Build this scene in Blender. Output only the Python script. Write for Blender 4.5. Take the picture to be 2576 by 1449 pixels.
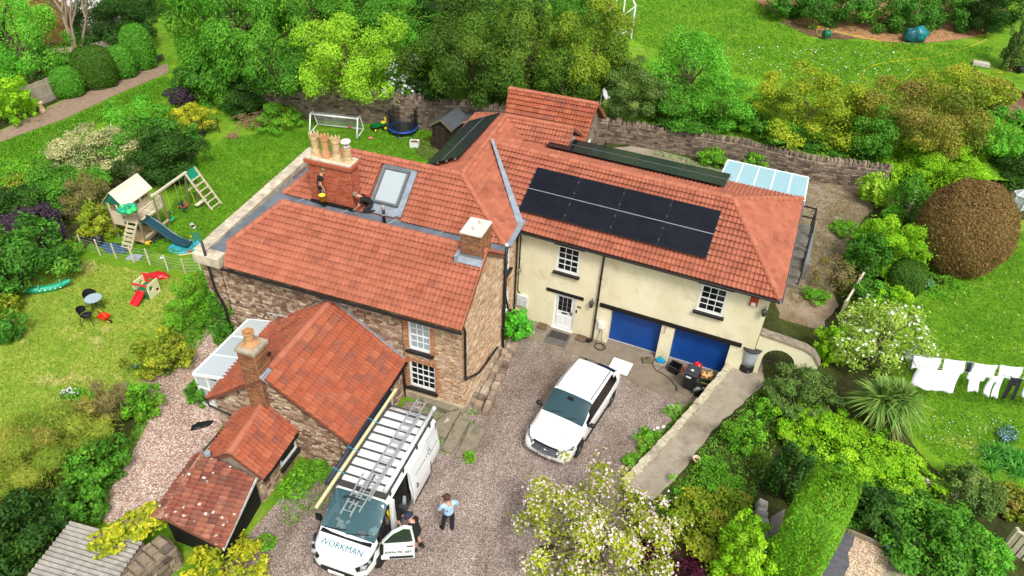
import bpy, bmesh, math, random
import numpy as np
from mathutils.geometry import tessellate_polygon
from mathutils import Vector, Matrix, noise as mnoise
R_ = math.radians
for o in list(bpy.data.objects): bpy.data.objects.remove(o)
SC = bpy.context.scene
COL = SC.collection
# ------------------------------------------------------------ camera
IW, IH, FPX = 2576.0, 1449.0, 1805.5        # photo pixels are read in a 2576 x 1449 frame
TH, RO = R_(37.814), R_(2.788)
CAM = Vector((0, 0, 20.76))
_fw = Vector((0, math.cos(TH), -math.sin(TH))); _rt = Vector((1, 0, 0)); _up = _rt.cross(_fw)
_r = math.cos(RO)*_rt + math.sin(RO)*_up; _u = -math.sin(RO)*_rt + math.cos(RO)*_up
cam = bpy.data.cameras.new('camera'); camo = bpy.data.objects.new('camera', cam); COL.objects.link(camo)
cam.sensor_width = 36; cam.lens = 36*FPX/IW; cam.clip_end = 600; cam.clip_start = .5
camo.matrix_world = Matrix(((_r.x, _u.x, -_fw.x, CAM.x), (_r.y, _u.y, -_fw.y, CAM.y), (_r.z, _u.z, -_fw.z, CAM.z), (0, 0, 0, 1)))
SC.camera = camo
SC.render.resolution_x, SC.render.resolution_y = 1024, 576
# ------------------------------------------------------------ light: bright overcast day
SUN_EL, SUN_AZ = 54, 158       # azimuth measured from +Y clockwise; sun high to the right, behind the camera
world = bpy.data.worlds.new('World'); SC.world = world; world.use_nodes = True
wn = world.node_tree; wn.nodes.clear()
sky = wn.nodes.new('ShaderNodeTexSky'); sky.sky_type = 'NISHITA'; sky.sun_disc = False
sky.sun_elevation = R_(SUN_EL); sky.sun_rotation = R_(SUN_AZ); sky.air_density = 1.0; sky.dust_density = 6.0; sky.ozone_density = 1.0
hs = wn.nodes.new('ShaderNodeHueSaturation'); hs.inputs['Saturation'].default_value = .32
bg = wn.nodes.new('ShaderNodeBackground'); bg.inputs['Strength'].default_value = 0.125
wo = wn.nodes.new('ShaderNodeOutputWorld')
wn.links.new(sky.outputs[0], hs.inputs['Color']); wn.links.new(hs.outputs[0], bg.inputs[0]); wn.links.new(bg.outputs[0], wo.inputs[0])
sl = bpy.data.lights.new('sun', 'SUN'); sl.energy = 1.5; sl.angle = R_(13); sl.color = (1, .96, .9)
so = bpy.data.objects.new('sun', sl); COL.objects.link(so)
_sd = Vector((math.sin(R_(SUN_AZ))*math.cos(R_(SUN_EL)), math.cos(R_(SUN_AZ))*math.cos(R_(SUN_EL)), math.sin(R_(SUN_EL))))
so.rotation_euler = _sd.to_track_quat('Z', 'Y').to_euler(); so.location = (0, 0, 40)
vs = SC.view_settings; vs.view_transform = 'Standard'; vs.look = 'None'; vs.gamma = 1; vs.use_curve_mapping = False; vs.exposure = 0.5
# ------------------------------------------------------------ frames
def frame(psi, ox, oy):
    e = Vector((math.cos(psi), math.sin(psi), 0)); n = Vector((-math.sin(psi), math.cos(psi), 0)); o = Vector((ox, oy, 0))
    return e, n, o
PS, PF = R_(-17.9), R_(-21.62)
SE, SN, SO = frame(PS, -1.61, 18.10)          # stone house frame
FE, FN, FO = frame(PF, 1.293, 24.333)         # cream wing frame
def Sp(a, b, z=0): return SO+SE*a+SN*b+Vector((0, 0, z))
def Fp(a, b, z=0): return FO+FE*a+FN*b+Vector((0, 0, z))
def s_b(x, y): return (Vector((x, y, 0))-SO).dot(SN)
def sstep(a, b, x):
    t = min(1, max(0, (x-a)/(b-a))); return t*t*(3-2*t)
WALL = [(-17.2, 44.05), (-8.55, 43.6), (-5.86, 43.0), (5.38, 41.1), (9.72, 40.0), (13.2, 39.0), (16.9, 37.3), (21.0, 36.6)]   # back wall line
def wall_y(x):
    if x <= WALL[0][0]: return WALL[0][1]
    for (x0, y0), (x1, y1) in zip(WALL, WALL[1:]):
        if x <= x1: return y0+(y1-y0)*(x-x0)/(x1-x0)
    return WALL[-1][1]-.05*(x-WALL[-1][0])
def zm(x, y):
    b = s_b(x, y); return .4*sstep(5.6, 3.0, b)+.03*max(0, 3-b)
def zr(x, y): return .75
def zb(x, y): return 1.75+.085*max(0, y-wall_y(x))
ZF = {'m': zm, 'r': zr, 'b': zb}
def ray(px, py): return _fw+_r*((px-IW/2)/FPX)-_u*((py-IH/2)/FPX)
def at(px, py, z=0.0):
    d = ray(px, py); return CAM+d*((z-CAM.z)/d.z)
def hit(px, py, zone='m'):
    f = ZF[zone]; z = 0.3
    for _ in range(40):
        p = at(px, py, z); z = .5*z+.5*f(p.x, p.y)
    p.z = f(p.x, p.y); return p
def depth(p): return (Vector(p)-CAM).dot(_fw)
# ------------------------------------------------------------ mesh builder
class MB:
    def __init__(s): s.v = []; s.f = []
    def add(s, vs, fs, M=None):
        n = len(s.v)
        s.v += [tuple(M @ Vector(p)) if M else tuple(p) for p in vs]; s.f += [[i+n for i in q] for q in fs]; return s
    def box(s, c, sz, rz=0, M=None, tx=1, ty=1):
        x, y, z = sz[0]/2, sz[1]/2, sz[2]/2
        vs = [(-x, -y, -z), (x, -y, -z), (x, y, -z), (-x, y, -z), (-x*tx, -y*ty, z), (x*tx, -y*ty, z), (x*tx, y*ty, z), (-x*tx, y*ty, z)]
        T = Matrix.Translation(c) @ Matrix.Rotation(rz, 4, 'Z')
        if M: T = M @ T
        return s.add(vs, [(0, 3, 2, 1), (4, 5, 6, 7), (0, 1, 5, 4), (1, 2, 6, 5), (2, 3, 7, 6), (3, 0, 4, 7)], T)
    def bb(s, x0, x1, y0, y1, z0, z1, M=None): return s.box(((x0+x1)/2, (y0+y1)/2, (z0+z1)/2), (x1-x0, y1-y0, z1-z0), 0, M)
    def beam(s, p, q, w, h, up=(0, 0, 1)):
        p, q = Vector(p), Vector(q); d = q-p; L = d.length; d.normalize(); up = Vector(up)
        x = d.cross(up)
        if x.length < 1e-4: x = d.cross(Vector((1, 0, 0)))
        x.normalize(); y = x.cross(d)
        M = Matrix(((x.x, d.x, y.x, p.x), (x.y, d.y, y.y, p.y), (x.z, d.z, y.z, p.z), (0, 0, 0, 1)))
        return s.bb(-w/2, w/2, 0, L, -h/2, h/2, M)
    def tube(s, pts, r, n=6, M=None, cap=True):
        pts = [Vector(p) for p in pts]; rs = r if isinstance(r, (list, tuple)) else [r]*len(pts)
        vs = []; fs = []; prev = None
        for i, p in enumerate(pts):
            d = (pts[min(i+1, len(pts)-1)]-pts[max(i-1, 0)]).normalized()
            x = prev-d*prev.dot(d) if prev else d.cross(Vector((.13, .21, 1)))
            if x.length < 1e-4: x = d.cross(Vector((1, .1, 0)))
            x.normalize(); prev = x; y = d.cross(x)
            vs += [p+(x*math.cos(2*math.pi*k/n)+y*math.sin(2*math.pi*k/n))*rs[i] for k in range(n)]
        for i in range(len(pts)-1):
            for k in range(n): fs.append((i*n+k, i*n+(k+1) % n, (i+1)*n+(k+1) % n, (i+1)*n+k))
        if cap: fs.append(tuple(range(n))[::-1]); fs.append(tuple((len(pts)-1)*n+k for k in range(n)))
        return s.add(vs, fs, M)
    def lathe(s, prof, n=14, M=None, sx=1, sy=1, cap=True):
        vs = []; fs = []
        for (r, z) in prof: vs += [(r*sx*math.cos(2*math.pi*k/n), r*sy*math.sin(2*math.pi*k/n), z) for k in range(n)]
        for i in range(len(prof)-1):
            for k in range(n): fs.append((i*n+k, i*n+(k+1) % n, (i+1)*n+(k+1) % n, (i+1)*n+k))
        if cap: fs.append(tuple(range(n))[::-1]); fs.append(tuple((len(prof)-1)*n+k for k in range(n)))
        return s.add(vs, fs, M)
    def prism(s, poly, z0, z1, M=None):
        n = len(poly); vs = [(x, y, z0) for x, y in poly]+[(x, y, z1) for x, y in poly]
        fs = [tuple(range(n))[::-1], tuple(range(n, 2*n))]+[(i, (i+1) % n, n+(i+1) % n, n+i) for i in range(n)]
        return s.add(vs, fs, M)
    def poly(s, pts): return s.add(pts, [tuple(range(len(pts)))])
    def sph(s, c, r, n=10, m=6, sc=(1, 1, 1), M=None):
        prof = [(math.sin(math.pi*i/m)*r+1e-4, -math.cos(math.pi*i/m)*r) for i in range(m+1)]
        T = Matrix.Translation(c) @ Matrix.Diagonal((sc[0], sc[1], sc[2], 1))
        return s.lathe(prof, n, (M @ T) if M else T)
    def build(s, name, mat, parent=None, smooth=False, bevel=0, seg=1, kind=None, fixn=False):
        me = bpy.data.meshes.new(name); me.from_pydata(s.v, [], s.f)
        if bevel or fixn:
            bm = bmesh.new(); bm.from_mesh(me)
            if fixn: bmesh.ops.recalc_face_normals(bm, faces=bm.faces)
            if bevel: bmesh.ops.bevel(bm, geom=bm.edges[:], offset=bevel, segments=seg, affect='EDGES', clamp_overlap=True)
            bm.to_mesh(me); bm.free()
        return link(name, me, mat, parent, smooth, kind)
def link(name, me, mat, parent=None, smooth=False, kind=None):
    if smooth: me.polygons.foreach_set('use_smooth', [True]*len(me.polygons))
    if mat and not me.materials: me.materials.append(mat)
    o = bpy.data.objects.new(name, me); COL.objects.link(o)
    if parent: o.parent = parent
    if kind: o['kind'] = kind
    return o
def thing(name, label, cat, loc=(0, 0, 0), rz=0, group=None):
    o = bpy.data.objects.new(name, None); COL.objects.link(o); o.location = loc; o.rotation_euler = (0, 0, rz); o.empty_display_size = .2
    return tag(o, label, cat, group)
def tag(o, label, cat, group=None):
    o['label'] = label; o['category'] = cat
    if group: o['group'] = group
    return o
def setting(o): o['kind'] = 'structure'; return o
def auto_smooth(o, ang=35):
    o.data.polygons.foreach_set('use_smooth', [True]*len(o.data.polygons)); o.data.set_sharp_from_angle(angle=R_(ang)); return o
# ------------------------------------------------------------ materials
def hx(s):
    c = [int(s[i:i+2], 16)/255 for i in (0, 2, 4)]
    return tuple((x/12.92 if x <= .04045 else ((x+.055)/1.055)**2.4) for x in c)+(1,)
def nodes(name):
    m = bpy.data.materials.new(name); m.use_nodes = True; nt = m.node_tree; return m, nt, nt.nodes['Principled BSDF']
def N(nt, t, **k):
    n = nt.nodes.new(t)
    for a, b in k.items(): setattr(n, a, b)
    return n
def ramp(nt, fac, cols, pos=None, mode='LINEAR'):
    r = N(nt, 'ShaderNodeValToRGB'); cr = r.color_ramp; cr.interpolation = mode
    for i, c in enumerate(cols):
        p = pos[i] if pos else i/max(1, len(cols)-1)
        e = cr.elements[i] if i < 2 else cr.elements.new(p)
        e.position = p; e.color = c
    nt.links.new(fac, r.inputs[0]); return r.outputs[0]
def tex(nt, vec, scale, detail=4, rough=.6, dist=0):
    t = N(nt, 'ShaderNodeTexNoise'); t.inputs['Scale'].default_value = scale; t.inputs['Detail'].default_value = detail
    t.inputs['Roughness'].default_value = rough; t.inputs['Distortion'].default_value = dist; nt.links.new(vec, t.inputs['Vector']); return t.outputs['Fac']
def mix(nt, fac, a, b, typ='MIX'):
    m = N(nt, 'ShaderNodeMix', data_type='RGBA', blend_type=typ)
    for v, i in ((fac, 0), (a, 6), (b, 7)):
        if isinstance(v, (int, float)): m.inputs[i].default_value = v
        elif isinstance(v, tuple): m.inputs[i].default_value = v
        else: nt.links.new(v, m.inputs[i])
    return m.outputs[2]
def mth(nt, op, a, b=0.):
    m = N(nt, 'ShaderNodeMath', operation=op)
    for i, v in enumerate((a, b)):
        if isinstance(v, (int, float)): m.inputs[i].default_value = v
        else: nt.links.new(v, m.inputs[i])
    return m.outputs[0]
def wpos(nt): return N(nt, 'ShaderNodeNewGeometry').outputs['Position']
def bump(nt, b, h, strength, dist=.02):
    n = N(nt, 'ShaderNodeBump'); n.inputs['Strength'].default_value = strength; n.inputs['Distance'].default_value = dist
    nt.links.new(h, n.inputs['Height']); nt.links.new(n.outputs[0], b.inputs['Normal'])
MC = {}
def plain(c, rough=.6, metal=0, var=.12, scale=6, bmp=0, name=None, spec=None, coat=0):
    """one colour with a little cloudy wear"""
    key = (c, rough, metal, var, scale, bmp, name, spec, coat)
    if key in MC: return MC[key]
    m, nt, b = nodes(name or 'paint_'+c); col = hx(c); P = wpos(nt)
    f = tex(nt, P, scale, 5, .65)
    lo = tuple(x*(1-var*1.6) for x in col[:3])+(1,); hi = tuple(min(1, x*(1+var)) for x in col[:3])+(1,)
    nt.links.new(ramp(nt, f, [lo, hi], [.3, .7]), b.inputs['Base Color'])
    b.inputs['Roughness'].default_value = rough; b.inputs['Metallic'].default_value = metal
    if spec is not None: b.inputs['Specular IOR Level'].default_value = spec
    if coat: b.inputs['Coat Weight'].default_value = coat; b.inputs['Coat Roughness'].default_value = .06
    if bmp: bump(nt, b, tex(nt, P, scale*6, 4, .7), bmp)
    MC[key] = m; return m
def piece(name, cols, rough=.8, nscale=9, namt=.35, bmp=.3, grime=None, gscale=3, gpos=(.55, .7), pos=None):
    """pieces (tiles, stones, bricks, boards): each one takes its own colour from the palette, with grain"""
    m, nt, b = nodes(name); g = N(nt, 'ShaderNodeNewGeometry'); oi = N(nt, 'ShaderNodeObjectInfo')
    f = mth(nt, 'FRACT', mth(nt, 'ADD', g.outputs['Random Per Island'], oi.outputs['Random']))
    c = ramp(nt, f, [hx(x) for x in cols], pos)
    nz = tex(nt, g.outputs['Position'], nscale, 6, .7)
    c = mix(nt, 1.0, c, ramp(nt, nz, [(1-namt,)*3+(1,), (1+namt*.4,)*3+(1,)], [.3, .7]), 'MULTIPLY')
    if grime:
        gz = tex(nt, g.outputs['Position'], gscale, 6, .65, .3)
        c = mix(nt, ramp(nt, gz, [(0, 0, 0, 1), (1, 1, 1, 1)], gpos), c, hx(grime))
    nt.links.new(c, b.inputs['Base Color']); b.inputs['Roughness'].default_value = rough; b.inputs['Specular IOR Level'].default_value = .3
    if bmp: bump(nt, b, tex(nt, g.outputs['Position'], nscale*3, 5, .7), bmp)
    return m
def surf(name, layers, rough=.95, bmp=.4, bscale=20, bdist=.02, spec=.2):
    """ground: list of (scale, [colours], [positions], amount or mask-scale) mixed one over another"""
    m, nt, b = nodes(name); P = wpos(nt); c = None
    for (sc, cols, pos, amt) in layers:
        f = tex(nt, P, sc, 6, .62, .2)
        k = ramp(nt, f, [hx(x) if isinstance(x, str) else x for x in cols], pos)
        if c is None: c = k
        elif isinstance(amt, tuple):      # masked by its own noise: (mask scale, lo, hi)
            c = mix(nt, ramp(nt, tex(nt, P, amt[0], 5, .6, .4), [(0, 0, 0, 1), (1, 1, 1, 1)], [amt[1], amt[2]]), c, k)
        elif amt < 0: c = mix(nt, -amt, c, k, 'MULTIPLY')
        else: c = mix(nt, amt, c, k)
    nt.links.new(c, b.inputs['Base Color']); b.inputs['Roughness'].default_value = rough; b.inputs['Specular IOR Level'].default_value = spec
    bump(nt, b, tex(nt, P, bscale, 5, .75), bmp, bdist); return m
def glass(name, tint, rough=.03, alpha=1.0, trans=0.):
    m, nt, b = nodes(name); b.inputs['Base Color'].default_value = hx(tint); b.inputs['Roughness'].default_value = rough
    b.inputs['Transmission Weight'].default_value = trans; b.inputs['IOR'].default_value = 1.45; b.inputs['Alpha'].default_value = alpha; return m

def lettering(body, size, mat, parent, M, name='lettering', ex=.003, align='LEFT', bold=0):
    cu = bpy.data.curves.new(name, 'FONT'); cu.body = body; cu.size = size; cu.extrude = ex; cu.align_x = align; cu.offset = bold; cu.resolution_u = 2
    t = bpy.data.objects.new('tmp_text', cu); COL.objects.link(t); dg = bpy.context.evaluated_depsgraph_get(); me = bpy.data.meshes.new_from_object(t.evaluated_get(dg))
    bpy.data.objects.remove(t); me.name = name; me.materials.clear(); o = link(name, me, mat, parent); o.matrix_local = M; return o
# ============================================================ ground
def ragged(poly, step=.35, amp=.07, seed=1):
    rnd = random.Random(seed); out = []
    for (x0, y0), (x1, y1) in zip(poly, poly[1:]+poly[:1]):
        L = math.hypot(x1-x0, y1-y0); n = max(1, int(L/step))
        for i in range(n):
            t = i/n; out.append((x0+(x1-x0)*t+rnd.uniform(-amp, amp)*(i > 0), y0+(y1-y0)*t+rnd.uniform(-amp, amp)*(i > 0)))
    return out
def sheet(name, poly, zf, dz, mat, rag=.06, grid=1.0, parent=None, seed=1):
    if rag: poly = ragged(poly, .35, rag, seed)
    bm = bmesh.new(); bv = [bm.verts.new((x, y, 0)) for x, y in poly]
    for t in tessellate_polygon([[Vector((x, y, 0)) for x, y in poly]]):
        try: bm.faces.new([bv[i] for i in t])
        except ValueError: pass
    xs = [p[0] for p in poly]; ys = [p[1] for p in poly]
    for lo, hi, no in ((min(xs), max(xs), (1, 0, 0)), (min(ys), max(ys), (0, 1, 0))):
        k = math.ceil(lo/grid)*grid
        while k < hi:
            bmesh.ops.bisect_plane(bm, geom=bm.verts[:]+bm.edges[:]+bm.faces[:], plane_co=Vector(no)*k, plane_no=no); k += grid
    for v in bm.verts: v.co.z = zf(v.co.x, v.co.y)+dz
    bmesh.ops.recalc_face_normals(bm, faces=bm.faces)
    if sum(f.normal.z for f in bm.faces) < 0: bmesh.ops.reverse_faces(bm, faces=bm.faces)
    me = bpy.data.meshes.new(name); bm.to_mesh(me); bm.free()
    return setting(link(name, me, mat, parent, True))
def pxpoly(pts, zone='m'): return [tuple(hit(x, y, zone)[:2]) for x, y in pts]
M_grass = surf('lawn_grass', [(.35, ['447c14', '649a1e', '8cb430'], [.3, .5, .72], 0), (2.2, ['3c7012', '94ae34'], [.3, .7], .45), (1.0, ['98a648', 'a8ac54'], [.3, .7], (.6, .58, .8)), (22, [(.55, .6, .45, 1), (1.25, 1.2, 1.1, 1)], [.3, .7], -1.0)], bmp=.6, bscale=45)
M_grassY = surf('dry_lawn_grass', [(.4, ['74a030', '9cb448', 'b8b85c'], [.3, .5, .7], 0), (1.6, ['649828', 'b0b854'], [.32, .68], .45), (1.1, ['c8ba7c', 'd4c488'], [.3, .7], (.75, .57, .68)), (22, [(.6, .62, .5, 1), (1.2, 1.18, 1.1, 1)], [.3, .7], -1.0)], bmp=.6, bscale=45)
M_soil = surf('bare_soil', [(1.2, ['4a3a2a', '6c573f', '86705a'], [.3, .5, .75], 0), (14, [(.6, .6, .6, 1), (1.25, 1.2, 1.15, 1)], [.3, .7], -1.0)], bmp=.8, bscale=25)
M_bed = surf('planted_soil', [(1.0, ['2e2c1a', '3e4420', '4c5a26'], [.3, .5, .75], 0), (14, [(.5, .5, .5, 1), (1.3, 1.3, 1.2, 1)], [.3, .7], -1.0)], bmp=.8, bscale=25)
M_yard = surf('worn_concrete', [(.6, ['8c8272', 'a89e8c', '786a58'], [.3, .5, .72], 0), (3, ['5c5040', 'b0a898'], [.3, .7], .3), (30, [(.75, .75, .75, 1), (1.15, 1.15, 1.15, 1)], [.3, .7], -1.0)], bmp=.35, bscale=30)
M_apron = surf('damp_concrete', [(.7, ['766a5a', '8e8272', '62574a'], [.3, .5, .72], 0), (2.5, ['5a4c3c', '9a9080'], [.3, .7], .3), (40, [(.8, .8, .8, 1), (1.12, 1.12, 1.12, 1)], [.3, .7], -1.0)], bmp=.25, bscale=35)
def gravel_mat(name, cols, scale=32, tone=('b0a097', 'c4b6ae')):
    m, nt, b = nodes(name); P = wpos(nt)
    v = N(nt, 'ShaderNodeTexVoronoi'); v.inputs['Scale'].default_value = scale; nt.links.new(P, v.inputs['Vector'])
    sp = N(nt, 'ShaderNodeSeparateColor'); nt.links.new(v.outputs['Color'], sp.inputs[0])
    c = ramp(nt, sp.outputs[0], [hx(x) for x in cols])
    c = mix(nt, .9, c, ramp(nt, tex(nt, P, .45, 6, .65, .8), [(.66, .62, .58, 1), (.95, .93, .92, 1), (1.18, 1.17, 1.16, 1)], [.3, .5, .7]), 'MULTIPLY')
    c = mix(nt, 1.0, c, ramp(nt, v.outputs['Distance'], [(1.08, 1.08, 1.08, 1), (.45, .43, .42, 1)], [.25, .75]), 'MULTIPLY')
    nt.links.new(c, b.inputs['Base Color']); b.inputs['Roughness'].default_value = .9; b.inputs['Specular IOR Level'].default_value = .25
    bump(nt, b, v.outputs['Distance'], -.8, .02); return m
M_gravel = gravel_mat('pink_gravel', ['84766c', 'aa988c', 'c6b7ac', '94827a', '948e88', 'd8cec4', '766c66', 'b6a498'])
M_gravel2 = gravel_mat('pale_gravel', ['c2a488', 'e0c8a8', 'd8c0a0', 'a88c6c', 'eee0c8', 'c8b090'], 22)
M_mulch = surf('bark_mulch', [(1.2, ['8a6a48', 'a88460', '7a5a3c'], [.3, .5, .72], 0), (16, [(.5, .48, .45, 1), (1.5, 1.45, 1.35, 1)], [.35, .65], -1.0)], bmp=.8, bscale=22)
# base sheet, right-hand terrace and the higher ground behind the back wall
def grid_ground(name, x0, x1, y0, y1, zf, dz, mat, st):
    nx = int((x1-x0)/st)+1; ny = int((y1-y0)/st)+1
    vs = [(x0+i*st, y0+j*st, zf(x0+i*st, y0+j*st)+dz) for j in range(ny) for i in range(nx)]
    fs = [(j*nx+i, j*nx+i+1, (j+1)*nx+i+1, (j+1)*nx+i) for j in range(ny-1) for i in range(nx-1)]
    me = bpy.data.meshes.new(name); me.from_pydata(vs, [], fs); return setting(link(name, me, mat, None, True))
grid_ground('ground', -110, 110, -20, 200, lambda x, y: zm(x, y)-(.08 if -8 < x < 11 and 1.0 < s_b(x, y) < 7.5 else 0), -.02, M_grass, 1.0)
LW = [at(1834, 898, .9), at(1753, 1003, .9), at(1690, 1075, .9), at(1587, 1182, .9)]    # low wall beside the ramp
LW[0] = Fp(8.12, -.03, .9); lw2 = [tuple(p[:2]) for p in LW]
terr = [tuple(Fp(8.9, .02)[:2])]+lw2+[tuple(at(1560, 1215, .75)[:2]), tuple(at(1640, 1620, .75)[:2]), (60, 2), (60, 34.7), (21, 36.75)]+[(x, y+.1) for x, y in WALL[-2:2:-1]]+[tuple(Fp(.6, 8)[:2]), tuple(Fp(9.0, 7)[:2])]
sheet('terrace_ground', terr, zr, 0, M_bed, 0, 2)
sheet('upper_ground', [(x, y+.25) for x, y in WALL]+[(110, 33), (110, 200), (-17.2, 200)], zb, 0, M_grass, 0, 3)
# drive, paths, lawns, beds
sheet('gravel_drive', pxpoly([(1262, 872), (1300, 825), (1430, 860), (1510, 890), (1600, 930), (1670, 965), (1745, 1000), (1692, 1073), (1590, 1182), (1560, 1215), (1640, 1500), (560, 1500), (590, 1380), (700, 1260), (770, 1200), (905, 1180), (1000, 1060), (1020, 1010), (1170, 1020), (1260, 900)]), zm, .004, M_gravel, .05, .5)
sheet('concrete_apron', [tuple(Fp(a, .42)[:2]) for a in (-1.1, 8.1)]+[tuple(Fp(8.1, .0)[:2])]+[lw2[1]]+pxpoly([ (1733, 1016), (1660, 994), (1590, 961), (1500, 913), (1420, 885), (1335, 853), (1300, 846)]), zm, .018, M_apron, .03, .5)
sheet('side_lawn', pxpoly([(190, 645), (300, 672), (480, 705), (530, 760), (480, 850), (440, 900), (400, 945), (330, 975), (215, 1000), (110, 1060), (0, 1170), (-90, 1230), (-90, 840), (20, 760), (90, 680)]), zm, .004, M_grassY, .12, 1)
sheet('gravel_path', pxpoly([(548, 790), (575, 830), (560, 900), (520, 960), (575, 1030), (545, 1090), (515, 1160), (420, 1300), (330, 1330), (245, 1305), (290, 1200), (335, 1115), (395, 1005), (350, 958), (440, 925), (470, 900), (500, 850)]), zm, .010, gravel_mat('rosy_gravel', ['b08a78', 'd6b8a6', 'e6d2c4', 'be9a88', 'f0e4da', '9c8072', 'd0ae9c'], 20), .12, 1, seed=4)
sheet('planting_bed', pxpoly([(-110, 1240), (0, 1165), (120, 1055), (215, 1000), (330, 972), (400, 950), (400, 1010), (338, 1120), (295, 1210), (250, 1300), (160, 1320), (60, 1500), (-160, 1500)]), zm, .007, M_bed, .1, 1, seed=3)
sheet('hedge_soil', pxpoly([(-120, 860), (20, 765), (95, 685), (190, 640), (250, 600), (300, 520), (490, 400), (520, 330), (400, 330), (250, 400), (100, 480), (-160, 640)]), zm, .006, M_bed, .1, 2, seed=5)
sheet('ramp_path', pxpoly([(1860, 905), (1915, 905), (1925, 965), (1850, 1030), (1790, 1085), (1740, 1155), (1690, 1215), (1640, 1260), (1565, 1220), (1600, 1180), (1700, 1078), (1765, 1003), (1850, 915)], 'r'), zr, .006, M_yard, .05, 2, seed=6)
sheet('side_yard', pxpoly([(2010, 440), (2165, 470), (2200, 520), (2165, 560), (2150, 640), (2090, 700), (2110, 770), (2060, 830), (1960, 800), (1950, 760), (2000, 560)], 'r'), zr, .006, surf('trodden_earth', [(.8, ['aca090', '968672', '78684f', 'c0b6a8'], [.25, .42, .6, .8], 0), (12, [(.6, .6, .6, 1), (1.25, 1.2, 1.2, 1)], [.3, .7], -1.0)], bmp=.6, bscale=25), .1, 2, seed=7)
sheet('back_path', pxpoly([(1500, 372), (1620, 368), (1720, 395), (1850, 440), (1950, 470), (1900, 500), (1480, 400)], 'r'), zr, .006, M_yard, .08, 2, seed=8)
sheet('neighbour_lawn', pxpoly([(2280, 720), (2330, 740), (2420, 690), (2560, 560), (2700, 480), (2750, 1230), (2460, 1240), (2350, 1180), (2270, 1080), (2240, 1000), (2240, 880)], 'r'), zr, .006, M_grass, .1, 2, seed=9)
sheet('bark_border', pxpoly([(1900, 0), (1930, 28), (2050, 75), (2180, 100), (2300, 112), (2450, 95), (2510, 70), (2560, -40), (1880, -60)], 'b'), zb, .03, M_mulch, .15, 2, seed=10)
sheet('bare_patch', pxpoly([(1960, 58), (2040, 92), (2130, 102), (2170, 92), (2080, 62), (1990, 45)], 'b'), zb, .02, M_soil, .15, 2, seed=11)
sheet('pale_gravel_bed', pxpoly([(2150, 1345), (2240, 1390), (2215, 1470), (2120, 1470)], 'r'), zr, .010, M_gravel2, .05, 2, seed=12)
sheet('slab_path', pxpoly([(2090, 1330), (2150, 1345), (2120, 1500), (2030, 1500)], 'r'), zr, .007, plain('5c5c62', .8, var=.2, bmp=.3, name='dark_slab'), .02, 2, seed=13)
sheet('tarmac_path', pxpoly([(1940, 1300), (1975, 1280), (1955, 1500), (1880, 1500)], 'r'), zr, .007, plain('77706a', .9, var=.2, bmp=.4, name='grey_tarmac'), .03, 2, seed=14)
sheet('paving_slab_patch', pxpoly([(2225, 1395), (2290, 1410), (2330, 1500), (2210, 1500)], 'r'), zr, .009, plain('9a917f', .8, var=.2, bmp=.3, name='buff_slab'), .02, 2, seed=15)
sheet('back_bare_patch', pxpoly([(1040, 350), (1085, 345), (1120, 390), (1110, 420), (1080, 405), (1050, 390)]), zm, .006, M_soil, .1, 2, seed=16)
def brick_path_mat():
    m, nt, b = nodes('block_paving'); P = wpos(nt); mp = N(nt, 'ShaderNodeMapping'); mp.inputs['Rotation'].default_value = (0, 0, R_(28)); nt.links.new(P, mp.inputs[0])
    br = N(nt, 'ShaderNodeTexBrick'); br.inputs['Scale'].default_value = 4; br.inputs['Color1'].default_value = hx('98806a'); br.inputs['Color2'].default_value = hx('b09880'); br.inputs['Mortar'].default_value = hx('5e4e40')
    br.inputs['Mortar Size'].default_value = .03; nt.links.new(mp.outputs[0], br.inputs['Vector'])
    nt.links.new(mix(nt, .7, br.outputs['Color'], ramp(nt, tex(nt, P, 3), [(.7, .7, .7, 1), (1.15, 1.15, 1.15, 1)], [.3, .7]), 'MULTIPLY'), b.inputs['Base Color']); b.inputs['Roughness'].default_value = .9; return m
sheet('block_paved_path', pxpoly([(-80, 345), (0, 330), (140, 262), (260, 205), (420, 160), (425, 182), (300, 235), (160, 300), (0, 358), (-80, 380)]), zm, .006, brick_path_mat(), .02, 2)
sheet('path_border', pxpoly([(-80, 340), (0, 326), (140, 258), (260, 200), (415, 150), (410, 135), (280, 175), (150, 235), (20, 290), (-80, 320)]), zm, .004, M_bed, .05, 2)
sheet('far_left_gravel', pxpoly([(90, 150), (140, 110), (215, 120), (200, 150), (120, 165)]), zm, .02, M_gravel2, .1, 2)

# ============================================================ roofs, walls, windows
M_tile = piece('new_clay_tile', ['aa644c', 'b26c54', 'ac6850', 'b67158', 'a66048', 'b06a52', 'b46e56', '9c5c48'], .8, 5, .16, .2, grime='7c5442', gscale=1.3, gpos=(.6, 1.1))
M_tile2 = piece('weathered_clay_tile', ['a6583e', 'ae6244', 'a0543a', 'ac5e42', '8e5444', 'b26a4c', 'a45a40', '98543e'], .78, 7, .25, .2, grime='7a5a4a', gscale=3, gpos=(.6, .85))
M_ridge = piece('ridge_clay', ['b06a50', 'b87258', 'aa644c', 'b46e54'], .7, 6, .18, .15)
M_felt = plain('7a4a36', .9, name='roof_deck')
M_lead = plain('8c97a2', .55, .0, .18, 3, .1, name='lead_sheet')
M_leadD = plain('6c757e', .5, .0, .25, 2.5, .1, name='dark_lead_sheet')
M_mortar = plain('bcaa96', .95, var=.2, scale=5, bmp=.4, name='lime_mortar')
M_mortar2 = plain('9c8a78', .95, var=.2, scale=5, bmp=.4, name='grey_mortar')
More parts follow.
